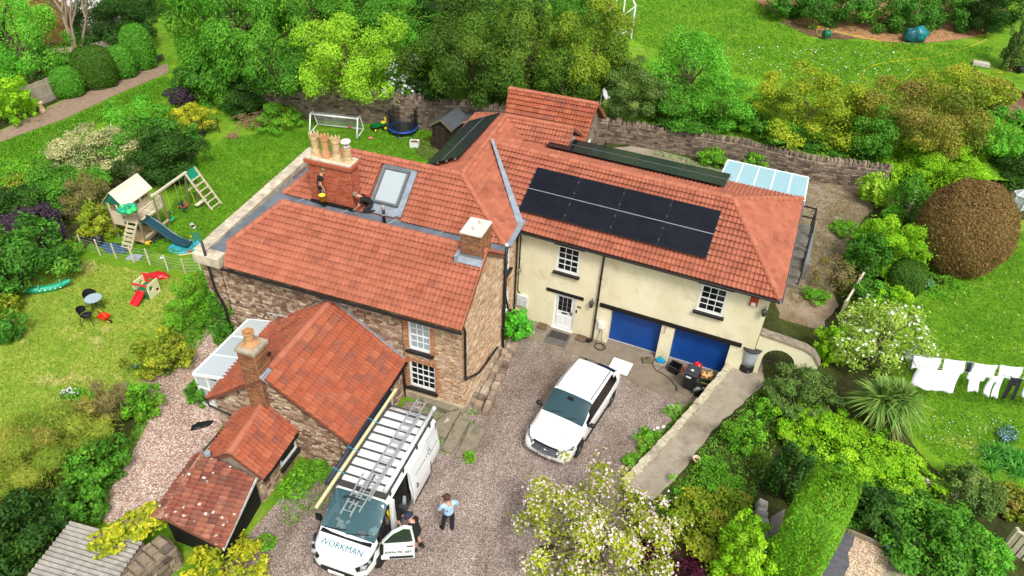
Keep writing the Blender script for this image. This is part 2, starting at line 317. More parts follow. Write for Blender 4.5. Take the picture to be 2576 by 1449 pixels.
M_stone = piece('red_brown_rubble', ['8a6c5a', 'a48870', 'baa288', 'c8b498', '7a5c4c', 'b0967c', 'd0c2a8', '9c7c68', '6c5244', '927864'], .92, 10, .35, .5, grime='b9a288', gscale=4, gpos=(.6, .8))
M_stoneO = piece('orange_rubble', ['b89678', 'caa888', 'd6bc9c', 'a88668', 'dfccb0', '9a7a60', 'c4a07c', 'd0b290'], .92, 10, .35, .5, grime='c0a488', gscale=3, gpos=(.55, .8))
M_stoneG = piece('grey_rubble', ['6e6258', '877868', '96866f', '584c46', 'a39480', '7a6a5e', '4e4440'], .95, 10, .35, .5, grime='a49884', gscale=3, gpos=(.6, .8))
M_brick = piece('red_brick', ['b25a3e', 'be6848', 'a85238', 'c87654', '9c4e38', 'ba6244'], .88, 14, .25, .3, grime='9a4a34', gscale=2, gpos=(.6, .95))
M_brickB = piece('brown_brick', ['8e5a3c', 'a06848', '7c5038', 'b07a52', '6c4634', '98704e'], .9, 14, .3, .3, grime='5c4636', gscale=2.5, gpos=(.58, .8))
M_cream = surf('cream_render', [(.8, ['e6deba', 'ebe4c6', 'e0d8b2'], [.3, .5, .75], 0), (3, ['d2c8a0', 'ebe3c4'], [.3, .7], .25), (2.0, ['a8a272', 'b8b084'], [.3, .7], (.9, .55, .85))], .85, .12, 60, .01, .3)
def streaks(m, scale, rot, lo, hi, p0=.35, p1=.62, s=1.0):
    nt = m.node_tree; b = nt.nodes['Principled BSDF']; src = b.inputs['Base Color'].links[0].from_socket; mp = N(nt, 'ShaderNodeMapping'); mp.inputs['Scale'].default_value = scale; r_ = N(nt, 'ShaderNodeMapping'); r_.inputs['Rotation'].default_value = (0, 0, rot)
    nt.links.new(wpos(nt), r_.inputs[0]); nt.links.new(r_.outputs[0], mp.inputs[0]); nt.links.new(mix(nt, 1.0, src, ramp(nt, tex(nt, mp.outputs[0], s, 5, .6, .3), [lo, hi], [p0, p1]), 'MULTIPLY'), b.inputs['Base Color'])
streaks(M_cream, (.9, .9, .35), 0, (.90, .89, .82, 1), (1.04, 1.04, 1.04, 1), .3, .6); streaks(M_gravel, (.9, .10, 1), R_(20), (.80, .77, .74, 1), (1.08, 1.08, 1.08, 1))
streaks(M_tile, (1.4, 1.4, .5), 0, (.84, .84, .82, 1), (1.04, 1.04, 1.04, 1)); streaks(M_grass, (.16, .9, 1), R_(35), (.82, .86, .8, 1), (1.06, 1.06, 1.0, 1))
M_white = plain('eef0f0', .45, var=.04, name='white_paint'); M_black = plain('1e1c1b', .5, var=.3, name='black_paint')
M_wood_black = piece('black_oak_beam', ['1c1917', '26211e', '171514'], .7, 12, .3, .4)
M_pane = glass('dark_window_glass', '10161a', .04); M_paneL = glass('pale_window_glass', '9fb0b6', .05)
M_blue = plain('0a4a9c', .45, var=.12, scale=2, name='blue_door_paint')
M_pv = None
def unit_tile():
    w, L = .34, .31; prof = []
    for k in range(2):
        o = k*.17; prof += [(o, .0), (o+.075, 0), (o+.095, .034), (o+.122, .05), (o+.15, .034)]
    prof.append((.34, 0)); n = len(prof); vs = []; fs = []
    vs += [(u, 0, .095+h*.9) for u, h in prof]; vs += [(u, L, .012+h) for u, h in prof]; vs += [(u, .055, .02+h*.5) for u, h in prof]
    for i in range(n-1): fs.append((i, i+1, n+i+1, n+i)); fs.append((2*n+i, 2*n+i+1, i+1, i))
    me = bpy.data.meshes.new('tile'); me.from_pydata(vs, [], fs); return me, vs, fs
TILE, TV, TF = unit_tile()
def clip_convex(vs, fs, poly):
    bm = bmesh.new(); bv = [bm.verts.new(v) for v in vs]
    for f in fs: bm.faces.new([bv[i] for i in f])
    n = len(poly); ar = sum(poly[i][0]*poly[(i+1) % n][1]-poly[(i+1) % n][0]*poly[i][1] for i in range(n))
    for i in range(n):
        (x0, y0), (x1, y1) = poly[i], poly[(i+1) % n]; no = Vector((y1-y0, x0-x1, 0))*(1 if ar > 0 else -1)
        bmesh.ops.bisect_plane(bm, geom=bm.verts[:]+bm.edges[:]+bm.faces[:], plane_co=(x0, y0, 0), plane_no=no, clear_outer=True)
    bm.verts.index_update(); r = ([tuple(v.co) for v in bm.verts], [[v.index for v in f.verts] for f in bm.faces]); bm.free(); return r
def inside(poly, x, y, m=0):
    n = len(poly); ar = sum(poly[i][0]*poly[(i+1) % n][1]-poly[(i+1) % n][0]*poly[i][1] for i in range(n)); s = 1 if ar > 0 else -1
    for i in range(n):
        (x0, y0), (x1, y1) = poly[i], poly[(i+1) % n]; L = math.hypot(x1-x0, y1-y0)
        if s*((x1-x0)*(y-y0)-(y1-y0)*(x-x0))/L < m: return False
    return True
class Pieces:
    """collects alike pieces of one thing; the 300 largest in view become objects, the rest one mesh"""
    def __init__(s, name, rest, parent, mat, house): s.__dict__.update(name=name, rest=rest, parent=parent, mat=mat, house=house, items=[], cut=MB())
    def add(s, me, M): s.items.append((me, M))
    def flush(s, limit=300):
        H = s.house.matrix_basis if s.house.matrix_world == Matrix.Identity(4) else s.house.matrix_world
        H = Matrix.Translation(s.house.location) @ s.house.rotation_euler.to_matrix().to_4x4()
        def key(it):
            M = H @ it[1]; p = M.translation; n = (M.to_3x3() @ Vector((0, 0, 1))).normalized(); v = (CAM-p); d = v.length
            return d-6*max(0, n.dot(v)/d)
        s.items.sort(key=key)
        for me, M in s.items[:limit]:
            o = bpy.data.objects.new(s.name, me); COL.objects.link(o); o.parent = s.parent; o.matrix_local = M
        mb = s.cut
        mats = [s.mat]; mi = [0]*len(mb.f)
        for me, M in s.items[limit:]:
            m_ = me.materials[0] if me.materials else s.mat
            if m_ not in mats: mats.append(m_)
            mb.add([v.co for v in me.vertices], [list(p.vertices) for p in me.polygons], M); mi += [mats.index(m_)]*len(me.polygons)
        if mb.f:
            r = mb.build(s.rest, s.mat, s.parent, kind='stuff')
            for m_ in mats[1:]: r.data.materials.append(m_)
            r.data.polygons.foreach_set('material_index', mi)
def basis(O, U, V, Nn): return Matrix(((U.x, V.x, Nn.x, O.x), (U.y, V.y, Nn.y, O.y), (U.z, V.z, Nn.z, O.z), (0, 0, 0, 1)))
def tile_plane(pts, tiles, deck, gauge=.25, w=.34, rnd=random.Random(5), holes=()):
    """pts: roof plane outline, local 3-D, convex, first edge = eave (left to right seen from outside)"""
    P = [Vector(p) for p in pts]; U = (P[1]-P[0]).normalized(); Nn = None
    for k in range(2, len(P)):
        c = (P[1]-P[0]).cross(P[k]-P[0])
        if c.length > 1e-3: Nn = c.normalized()
    if Nn.z < 0: Nn = -Nn; U = -U
    V = Nn.cross(U); O = P[0]; B = basis(O, U, V, Nn)
    poly = [((p-O).dot(U), (p-O).dot(V)) for p in P]
    deck.add([p-Nn*.012 for p in P]+[p-Nn*.10 for p in P], [tuple(range(len(P))), tuple(range(len(P), 2*len(P)))[::-1]]+[(i, (i+1) % len(P), len(P)+(i+1) % len(P), len(P)+i) for i in range(len(P))])
    u0, u1 = min(p[0] for p in poly), max(p[0] for p in poly); v0, v1 = min(p[1] for p in poly), max(p[1] for p in poly)
    nu = max(1, round((u1-u0)/w)); wu = (u1-u0)/nu; sx = wu/.34; nv = max(1, round((v1-v0)/gauge)); g = (v1-v0)/nv; cutv = []; cutf = []
    for j in range(nv):
        for i in range(nu):
            x, y = u0+i*wu, v0+j*g-.02
            cs = [(x, y+.02), (x+wu, y+.02), (x+wu, y+g), (x, y+g)]
            if any(a < x+wu*.5 < b and c < y+g*.5 < d for a, b, c, d in holes): continue
            ins = [inside(poly, a, b, -.005) for a, b in cs]
            jz = rnd.uniform(0, .006); L = Matrix.Translation((x, y, jz)) @ Matrix.Rotation(rnd.uniform(-.006, .006), 4, 'Z') @ Matrix.Diagonal((sx, min(1, (g+.05)/.31), 1, 1))
            if all(ins): tiles.add(tiles.me, B @ L)
            elif any(ins) or inside(poly, x+wu/2, y+g/2, -.1):
                n = len(cutv); cutv += [tuple(L @ Vector(v)) for v in TV]; cutf += [[k+n for k in f] for f in TF]
    if cutf:
        vs_, fs_ = clip_convex(cutv, cutf, poly); tiles.cut.add(vs_, fs_, B)
def half_round(L=.45, r=.13):
    vs = []; fs = []; n = 7
    for (y, k) in ((0, 1), (L*.86, 1), (L*.86, 1.13), (L*.965, 1.13)):
        for i in range(n):
            a = math.pi*(i/(n-1)); vs.append((math.cos(a)*r*k, y, math.sin(a)*r*k*.9))
    for j in range(3):
        for i in range(n-1): fs.append((j*n+i, (j+1)*n+i, (j+1)*n+i+1, j*n+i+1))
    fs.append(tuple(range(n))); fs.append(tuple(range(3*n, 4*n))[::-1])
    me = bpy.data.meshes.new('ridge_tile'); me.from_pydata(vs, [], fs); return me
RIDGE = half_round(); RIDGE.materials.append(M_ridge)
def ridge_line(p, q, parent, L=.45, up=(0, 0, 1), dz=.02):
    p, q = Vector(p), Vector(q); d = q-p; n = max(1, round(d.length/L)); s = d.length/n/L; d.normalize()
    x = d.cross(Vector(up)).normalized(); z = x.cross(d)
    for i in range(n):
        M = basis(p+d*(i*L*s)+z*dz, x, d, z) @ Matrix.Diagonal((1, s, 1, 1))
        o = bpy.data.objects.new('ridge_tile', RIDGE); COL.objects.link(o); o.parent = parent; o.matrix_local = M
# ---- stones and bricks
def stone_mesh(seed, ch=.12):
    rnd = random.Random(seed); j = lambda a: rnd.uniform(-a, a)
    o = [(-.5+j(.05), -.5+j(.07)), (.5+j(.05), -.5+j(.07)), (.5+j(.05), .5+j(.07)), (-.5+j(.05), .5+j(.07))]
    vs = [(x, y, 0) for x, y in o]+[(x*.99, y*.98, .55) for x, y in o]+[(x*(1-ch)+j(.03), y*(1-ch*2.2)+j(.04), 1+j(.12)) for x, y in o]
    fs = [(8, 9, 10, 11)]+[(4+i, 4+(i+1) % 4, 8+(i+1) % 4, 8+i) for i in range(4)]+[(i, (i+1) % 4, 4+(i+1) % 4, 4+i) for i in range(4)]
    me = bpy.data.meshes.new('stone'); me.from_pydata(vs, [], fs); return me
def variants(mat, n=5, ch=.12, name='stone'):
    r = []
    for k in range(n):
        m = stone_mesh(k*7+3, ch); m.name = name; m.materials.append(mat); r.append(m)
    return r
BVO = variants(piece('pale_orange_brick', ['b07a58', 'bc8a66', 'a8704e', 'c69872'], .9, 12, .3, .3), 3, .05, 'brick')
SV, SVO, SVG = variants(M_stone), variants(M_stoneO), variants(M_stoneG)
BV, BVB = variants(M_brick, 3, .04, 'brick'), variants(M_brickB, 3, .05, 'brick')
def lay(pieces, var, O, U, W, Nn, L, H, ch=(.08, .14), ln=(.14, .34), d=.035, holes=(), poly=None, gap=.02, rnd=random.Random(8), v0=0):
    """irregular courses over a wall face; holes are (u0,u1,v0,v1)"""
    O, U, W, Nn = Vector(O), Vector(U).normalized(), Vector(W).normalized(), Vector(Nn).normalized(); v = v0
    while v < H-.03:
        h = min(rnd.uniform(*ch), H-v); u = -rnd.uniform(0, ln[0])
        while u < L:
            l = rnd.uniform(*ln); a, b = max(u, 0), min(u+l, L); u += l
            if b-a < .05: continue
            for (h0, h1, g0, g1) in holes:       # trim at openings
                if v+h > g0+.01 and v < g1-.01:
                    if a < h0 < b and b <= h1+.001: b = h0
                    elif h0-.001 <= a < h1 < b: a = h1
                    elif a >= h0-.001 and b <= h1+.001: a = b
                    elif a < h0 and b > h1: b = h0
            if b-a < .04: continue
            cu, cv = (a+b)/2, v+h/2
            if poly and not (inside(poly, a+.01, cv, 0) and inside(poly, b-.01, cv, 0) and inside(poly, cu, v+h*.8, 0)): continue
            M = basis(O+U*cu+W*cv, U, W, Nn) @ Matrix.Diagonal((b-a-gap, h-gap, d*rnd.uniform(.6, 1.25), 1))
            pieces.add(rnd.choice(var), M)
        v += h
def holed(mb, O, U, W, Nn, L, H, holes, rev=.15, u0=0):
    """wall face with real openings and reveals"""
    O, U, W, Nn = Vector(O), Vector(U), Vector(W), Vector(Nn)
    us = sorted({u0, L, *[h[0] for h in holes], *[h[1] for h in holes]}); vs = sorted({0, H, *[h[2] for h in holes], *[h[3] for h in holes]})
    p = lambda u, v, n=0: O+U*u+W*v+Nn*n
    for a, b in zip(us, us[1:]):
        for c, d in zip(vs, vs[1:]):
            if any(h[0]-1e-4 <= a and b <= h[1]+1e-4 and h[2]-1e-4 <= c and d <= h[3]+1e-4 for h in holes): continue
            mb.poly([p(a, c), p(b, c), p(b, d), p(a, d)])
    for a, b, c, d in [h[:4] for h in holes]:
        for q in (((a, c), (a, d)), ((b, d), (b, c)), ((a, d), (b, d)), ((b, c), (a, c)))[:4 if c > .05 else 3]: mb.poly([p(*q[0]), p(*q[1]), p(*q[1], -rev), p(*q[0], -rev)])
def window(parent, O, U, W, Nn, w, h, cols, rows, pane=None, sash=True, name='window', fr=.07, bar=.028, d=-.07, sill=None, label=None):
    """frame with bars; every pane its own piece"""
    B = basis(Vector(O)+Vector(Nn)*d, Vector(U), Vector(W), Vector(Nn)); mb = MB()
    mb.bb(0, fr, 0, h, 0, .06, B); mb.bb(w-fr, w, 0, h, 0, .06, B); mb.bb(fr, w-fr, h-fr, h, 0, .06, B); mb.bb(fr, w-fr, 0, fr*1.4, 0, .06, B)
    iw, ih = w-2*fr, h-fr*2.4; y0 = fr*1.4
    if sash: mb.bb(fr+.001, w-fr-.001, y0+ih/2-.025, y0+ih/2+.025, .004, .054, B)
    for c in range(1, cols): mb.bb(fr+iw*c/cols-bar/2, fr+iw*c/cols+bar/2, y0, y0+ih, .008, .045, B)
    for r in range(1, rows):
        if sash and r*2 == rows: continue
        mb.bb(fr+.001, w-fr-.001, y0+ih*r/rows-bar/2, y0+ih*r/rows+bar/2, .010, .043, B)
    o = mb.build(name, M_white, parent)
    if label: o['label'] = label
    for c in range(cols):
        for r in range(rows):
            MB().bb(fr+iw*c/cols+.012, fr+iw*(c+1)/cols-.012, y0+ih*r/rows+.012, y0+ih*(r+1)/rows-.012, .014, .022, B).build('pane', pane or M_pane, o)
    if sill: MB().bb(-sill, w+sill, -.09, -.005, .03, .22, B).build('sill', M_black, o)
    return o
# ============================================================ houses
X, Y, Z = Vector((1, 0, 0)), Vector((0, 1, 0)), Vector((0, 0, 1))
def tileset(roof, house, mat):
    t = Pieces('tile', 'tile_field', roof, mat, house); t.me = TILE.copy(); t.me.materials.append(mat); return t
def pipe(parent, pts, r=.045, mat=None, name='downpipe'):
    mb = MB().tube(pts, r, 8)
    for p, q in zip(pts, pts[1:]):
        L = (Vector(q)-Vector(p)).length
        for k in range(1, int(L/1.1)+1):
            c = Vector(p).lerp(Vector(q), k*1.1/L); d = (Vector(q)-Vector(p)).normalized(); mb.tube([c-d*.05, c+d*.05], r*1.25, 8)
    return mb.build(name, mat or M_black, parent, True)
def gutter(parent, p, q, r=.065, mat=None):
    p, q = Vector(p), Vector(q); d = (q-p).normalized(); x = d.cross(Z).normalized(); vs = []; fs = []; n = 7
    for c in (p, q):
        for rr in (r, r*.85):
            for i in range(n):
                a = math.pi+math.pi*i/(n-1); vs.append(c+x*math.cos(a)*rr+Z*math.sin(a)*rr)
    for i in range(n-1):
        fs += [(i, i+1, 2*n+i+1, 2*n+i), (n+i+1, n+i, 3*n+i, 3*n+i+1)]
    fs += [(0, 2*n, 3*n, n), (n-1, 2*n-1, 4*n-1, 3*n-1), tuple(range(n)), tuple(range(2*n, 3*n))[::-1]]
    return MB().add(vs, fs).build('gutter', mat or M_black, parent)
def brick_stack(parent, name, x0, x1, y0, y1, z0, z1, var, mat, house, cap=None, mort=None, oversail=0, ch=.075, ln=(.2, .24), limit=300, label=None, faces='SEWN'):
    """rectangular chimney with laid bricks"""
    o = MB().bb(x0, x1, y0, y1, z0, z1).build(name, mort or M_mortar, parent)
    if label: o['label'] = label
    pc = Pieces('brick', 'brick_field', o, mat, house); H = z1-z0; rd = random.Random(int(x0*10))
    for f in faces:
        O, U, Nn, L = {'S': ((x0, y0, z0), X, -Y, x1-x0), 'E': ((x1, y0, z0), Y, X, y1-y0), 'W': ((x0, y1, z0), -Y, -X, y1-y0), 'N': ((x1, y1, z0), -X, Y, x1-x0)}[f]
        v = 0; k = 0
        while v < H-.02:
            u = -(k % 2)*.11; 
            while u < L:
                a, b = max(0, u), min(L, u+.225); u += .225
                if b-a > .03:
                    M = basis(Vector(O)+U*((a+b)/2)+Z*(v+.0375), U, Z, Nn) @ Matrix.Diagonal((b-a-.012, .062, .012*rd.uniform(.8, 1.5), 1)); pc.add(rd.choice(var), M)
            v += ch; k += 1
    pc.flush(limit); return o
M_pot = plain('cfb488', .8, var=.25, scale=5, bmp=.15, name='buff_terracotta'); M_potO = plain('c89668', .8, var=.2, scale=5, bmp=.15, name='orange_terracotta')
M_cap = plain('cfc6b4', .9, var=.25, scale=4, bmp=.3, name='stone_cap')
def pot(parent, x, y, z, h, mat, crown=True, base=.27, r=.15):
    mb = MB().lathe([(base*.72, 0), (base*.7, .06*h), (r*1.15, .22*h), (r, .3*h), (r*.98, .62*h), (r*1.12, .64*h), (r*1.12, .68*h), (r*1.02, .69*h), (r*1.25, .74*h), (r*1.3, .8*h), (r*1.3, .84*h), (r*1.1, .84*h), (r*1.05, .4*h)], 14, Matrix.Translation((x, y, z)), cap=False)
    if crown:
        for k in range(8):
            a0, a1 = 2*math.pi*k/8, 2*math.pi*(k+1)/8; am = (a0+a1)/2; R = r*1.28; zz = z+.84*h
            P = lambda a, rr, dz: (x+math.cos(a)*rr, y+math.sin(a)*rr, zz+dz)
            mb.add([P(a0, R, 0), P(a1, R, 0), P(am, R*1.05, .17*h), P(a0, R*.86, 0), P(a1, R*.86, 0), P(am, R*.95, .17*h)], [(0, 1, 2), (5, 4, 3), (0, 2, 5, 3), (1, 4, 5, 2)])
    mb.box((x, y, z+.02), (base*1.5, base*1.5, .05)); return mb.build('chimney_pot', mat, parent)
# ---------------------------------------------------------------- stone house
SH = thing('stone_house', 'old red-brown stone house with two parallel orange tiled roofs and chimneys', 'house', Sp(0, 0), PS)
wall = MB()
H0 = .2
# front wall, gable, east wall of the rear range, west wall, north wall
holesF = [(8.6, 9.45, 2.94-H0, 4.31-H0), (8.55, 9.6, 1.05-H0, 2.36-H0)]
FO_ = Vector((-10.8, .35, H0))
holed(wall, FO_, X, Z, -Y, 10.7, 4.55, holesF, .18)
wall.add([(-.1, .35, H0), (-.1, 4.35, H0), (-.1, 4.35, 4.95), (-.1, 2.34, 6.42), (-.1, .35, 4.75)], [(0, 1, 2, 3, 4)])
holesE = [(1.2, 1.85, 3.1-H0, 4.4-H0), (1.3, 1.95, .75-H0, 1.9-H0)]
holed(wall, Vector((-.48, 4.35, H0)), Y, Z, X, 3.0, 4.75, holesE, .15)
wall.poly([(-.1, 4.35, H0), (-.48, 4.35, H0), (-.48, 4.35, 4.9), (-.1, 4.35, 4.9)])
wall.poly([(-10.8, 14.0, -.1), (-10.8, .35, -.1), (-10.8, .35, 4.9), (-10.8, 8.8, 4.9), (-10.8, 8.8, 4.0), (-10.8, 14.0, 4.0)][:4]+[(-10.8, 8.8, -.1)][:0])
wall.poly([(-10.8, 8.8, -.1), (-10.8, .35, -.1), (-10.8, .35, 4.9), (-10.8, 8.8, 4.9)])
wall.poly([(-5.4, 8.8, -.1), (-10.8, 8.8, -.1), (-10.8, 8.8, 4.9), (-5.4, 8.8, 4.9)])
wall.poly([(-5.4, 14.9, -.1), (-5.4, 8.8, -.1), (-5.4, 8.8, 4.9), (-5.4, 14.9, 5.0)])
wall.poly([(0, 14.9, -.1), (-5.4, 14.9, -.1), (-5.4, 14.9, 5.0), (0, 14.9, 5.0)])
wall.poly([(0, 11.5, -.1), (0, 14.3, -.1), (0, 14.3, 5.3), (0, 12.9, 6.35), (0, 11.5, 5.3)])
wo_ = wall.build('wall', M_mortar, SH)
st = Pieces('stone', 'stone_field', wo_, M_stone, SH)
lay(st, SV, FO_, X, Z, -Y, 8.35, 4.55, (.06, .15), (.09, .3), .05, [h for h in holesF if h[0] < 8.3])
lay(st, SVO, FO_+X*8.35, X, Z, -Y, 2.35, 4.55, (.06, .14), (.09, .28), .045, [(h[0]-8.35, h[1]-8.35, h[2], h[3]) for h in holesF])
gp = [(0, 0), (4.0, 0), (4.0, 4.72), (1.99, 6.2), (0, 4.52)]
lay(st, SVO, (-.1, .35, H0), Y, Z, X, 4.0, 6.25, (.05, .13), (.1, .34), .035, (), gp)
lay(st, SVO, (-.48, 4.4, H0), Y, Z, X, 2.5, 4.7, (.07, .12), (.12, .3), .03, [(h[0]-.05, h[1]-.05, h[2], h[3]) for h in holesE])
st.flush(300)
MB().bb(-10.95, -.02, .2, .32, H0-.25, .8).bb(-.1, 0, .35, 4.3, H0-.25, .75).build('plinth', plain('b7a78c', .95, var=.25, scale=3, bmp=.3, name='cement_render'), SH)
# brick dressings round the front windows
for (u0, u1, v0, v1) in holesF:
    pc = Pieces('brick', 'brick_field', wo_, M_brickB, SH)
    a0, a1 = u0-10.8, u1-10.8
    k = 0; zz = v0+H0
    while zz < v1+H0-.02:
        for xx, s in ((a0, -1), (a1, 1)):
            w = .22 if k % 2 else .11; M = basis(Vector((xx+s*w/2, .31, zz+.035)), X, Z, -Y) @ Matrix.Diagonal((w-.01, .062, .03, 1)); pc.add(BVO[k % 3], M)
        zz += .075; k += 1
    for i in range(int((u1-u0+.3)/.075)):
        M = basis(Vector((a0-.15+i*.075+.03, .31, v1+H0+.11)), X, Z, -Y) @ Matrix.Rotation((i/14-.5)*.25, 4, 'Z') @ Matrix.Diagonal((.062, .21, .034, 1)); pc.add(BVO[i % 3], M)
    pc.flush(60)
window(SH, (-2.2, .35, 2.94), X, Z, -Y, .85, 1.37, 3, 4, M_paneL, sill=.12, label='white sash window with pale blinds above the lower window')
window(SH, (-2.25, .35, 1.05), X, Z, -Y, 1.05, 1.31, 4, 4, sill=.1, label='white sash window with dark panes at ground level')
window(SH, (-.48, 5.55, 3.1), Y, Z, X, .65, 1.3, 2, 4, M_paneL, sill=.08); window(SH, (-.48, 5.65, .75), Y, Z, X, .65, 1.15, 2, 4, M_paneL, sill=.08)
# roofs
deck = MB(); roofo = bpy.data.objects.new('roof', bpy.data.meshes.new('roof')); COL.objects.link(roofo); roofo.parent = SH
tl = tileset(roofo, SH, M_tile)
ZA, BA, ZE, ZV = 6.5, 2.34, 4.8, 5.0
tile_plane([(-9.43, 0, ZE), (0, 0, ZE), (0, BA, ZA), (-8.22, BA, ZA), (-9.68, .67, 5.287)], tl, deck)
tile_plane([(0, 4.4, ZV), (-9.6, 4.4, ZV), (-8.22, BA, ZA), (0, BA, ZA)], tl, deck)
tile_plane([(-9.62, 4.4, ZV), (-9.7, .69, 5.28), (-8.22, BA, ZA)], tl, deck)
BR, AN = 7.02, -2.95
tile_plane([(-10.2, 5.0, 5.0), (-.3, 5.0, 5.0), (AN, BR, 6.5), (-8.3, BR, 6.5)], tl, deck, holes=[(1.45, 3.4, -.2, .7), (3.9, 5.35, -.2, 2.25)])
tile_plane([(-10.2, 9.0, 5.0), (-10.2, 5.0, 5.0), (-8.3, BR, 6.5)], tl, deck)
tile_plane([(-5.4, 8.8, 5.2), (-10.2, 9.0, 5.0), (-8.3, BR, 6.5), (AN, BR, 6.5)], tl, deck)
NR = (-3.2, 13.0, 6.5)
tile_plane([(-.3, 5.0, 5.0), (-.575, 11.6, 5.0), NR, (AN, BR, 6.5)], tl, deck)
tile_plane([(-5.53, 15.05, 5.3), (-5.2, 7.1, 5.3), (AN, BR, 6.5), NR], tl, deck)
tile_plane([(-4.2, 11.3, 5.3), (.1, 11.3, 5.3), (.1, 13.0, 6.5), NR], tl, deck)
tile_plane([(.1, 15.05, 5.28), (-5.53, 15.05, 5.28), NR, (.1, 13.0, 6.5)], tl, deck)
tl.flush(300)
me = bpy.data.meshes.new('roof'); me.from_pydata(deck.v, [], deck.f); me.materials.append(M_felt); roofo.data = me
for p, q in (((-8.22, BA, ZA), (0, BA, ZA)), ((-9.68, .67, 5.3), (-8.22, BA, ZA)), ((-9.62, 4.4, 5.02), (-8.22, BA, ZA)), ((-8.3, BR, 6.5), (AN, BR, 6.5)), ((-10.2, 5.0, 5.02), (-8.3, BR, 6.5)),
             ((-.3, 5.0, 5.02), (AN, BR, 6.5)), ((AN, BR, 6.5), NR), (NR, (.1, 13.0, 6.5)), ((-5.53, 15.05, 5.3), NR)):
    ridge_line(p, q, roofo)
# lead valley between the ranges, west parapet and its gutter
MB().bb(-10.5, -.15, 4.35, 5.05, 4.93, 5.01).bb(-10.55, -9.5, .5, 4.36, 4.86, 4.98).bb(-10.56, -9.9, 5.0, 8.9, 4.86, 4.985).bb(-.5, -.12, 4.95, 5.2, 4.95, 5.06).build('lead_valley', M_leadD, SH, bevel=.01)
v = MB()
for x in np.arange(-9.4, -1, 2.1): v.beam((x, 4.38, 5.03), (x+.25, 5.03, 5.03), .05, .03)
v.build('lead_roll', M_lead, SH)
par = MB(); par.add([(-10.85, .2, 4.7), (-10.4, .2, 4.7), (-10.95, 8.9, 4.7), (-11.42, 8.9, 4.7), (-10.85, .2, 5.05), (-10.4, .2, 5.05), (-10.95, 8.9, 5.05), (-11.42, 8.9, 5.05)], [(0, 1, 5, 4), (1, 2, 6, 5), (2, 3, 7, 6), (3, 0, 4, 7), (4, 5, 6, 7), (3, 2, 1, 0)])
par.bb(-10.9, -9.75, .05, .55, 4.55, 5.0)
paro = par.build('parapet', plain('c8bda6', .95, var=.3, scale=2.5, bmp=.4, name='weathered_coping'), SH, bevel=.02)
mbw = MB(); mbw.add([(-10.8, .36, -.1), (-10.4, .36, -.1), (-10.95, 8.9, -.1), (-11.35, 8.9, -.1), (-10.8, .36, 4.72), (-10.4, .36, 4.72), (-10.95, 8.9, 4.72), (-11.35, 8.9, 4.72)], [(0, 1, 5, 4), (1, 2, 6, 5), (2, 3, 7, 6), (3, 0, 4, 7)]); mbw.build('west_wall', M_mortar2, SH)
for k in range(9):   # coping slabs
    t0, t1 = k/9, (k+1)/9; f = lambda t, s: Vector((-10.87+(-.57)*t, .18+8.74*t, 0)) if s == 0 else Vector((-10.38+(-.57)*t, .18+8.74*t, 0))
    a, b, c, d = f(t0+.002, 0), f(t0+.002, 1), f(t1-.002, 1), f(t1-.002, 0)
    m_ = MB(); m_.add([p+Z*5.052 for p in (a, b, c, d)]+[p+Z*(5.11+.006*(k % 3)) for p in (a, b, c, d)], [(0, 3, 2, 1), (4, 5, 6, 7), (0, 1, 5, 4), (1, 2, 6, 5), (2, 3, 7, 6), (3, 0, 4, 7)]); m_.build('coping_slab', paro.data.materials[0], paro, bevel=.012)
# flashings
MB().beam((-.15, 4.98, 5.06), (-.35, 11.3, 5.06), .25, .03).build('flashing', M_lead, SH)
fv = [Fp(-3.97+.1, 3.04, 6.66), Fp(-1.05, -.32, 5.05)]
inv = (Matrix.Translation(SH.location) @ Matrix.Rotation(PS, 4, 'Z')).inverted(); fv = [inv @ p for p in fv]
MB().add([fv[0]+Vector((-.06, 0, 0)), fv[0]+Vector((.06, 0, 0)), fv[1]+Vector((.12, .1, .02)), fv[1]+Vector((-.14, -.05, .02)), fv[0]+Vector((-.06, 0, .07)), fv[0]+Vector((.06, 0, .07)), fv[1]+Vector((.12, .1, .09)), fv[1]+Vector((-.14, -.05, .09))], [(0, 3, 2, 1), (4, 5, 6, 7), (0, 1, 5, 4), (1, 2, 6, 5), (2, 3, 7, 6), (3, 0, 4, 7)]).build('valley_flashing', M_lead, SH, fixn=True)
# big red chimney with four pots
ch1 = brick_stack(SH, 'chimney', -8.75, -6.85, 4.95, 5.6, 4.9, 7.0, BV, M_brick, SH, limit=300, label='broad red brick chimney carrying four clay pots', faces='SEW')
MB().bb(-8.82, -6.78, 4.88, 5.67, 6.82, 6.86).bb(-8.8, -6.8, 4.9, 5.65, 7.0, 7.07).build('cap', M_cap, ch1, bevel=.01)
MB().bb(-8.86, -6.74, 4.84, 5.71, 6.862, 6.998).build('oversail_course', M_brick, ch1)
MB().bb(-8.8, -6.8, 4.87, 4.94, 4.96, 5.16).build('flashing', M_black, ch1)
for i, (x, m, cr) in enumerate(((-8.5, M_pot, 1), (-8.03, M_potO, 1), (-7.55, M_pot, 1), (-7.08, M_pot, 0))): pot(ch1, x, 5.27, 7.06, .98 if cr else .72, m, cr)
MB().lathe([(.14, 0), (.145, .06), (.12, .07)], 12, Matrix.Translation((-7.08, 5.27, 7.68))).lathe([(.2, 0), (.21, .02), (.2, .04)], 14, Matrix.Translation((-7.08, 5.27, 7.9)) @ Matrix.Rotation(.1, 4, 'X')).tube([(-7.2, 5.27, 7.7), (-7.2, 5.27, 7.92)], .012, 5).tube([(-6.96, 5.27, 7.7), (-6.96, 5.27, 7.92)], .012, 5).build('cowl', plain('d8cfc4', .6, var=.2, name='painted_cowl'), ch1)
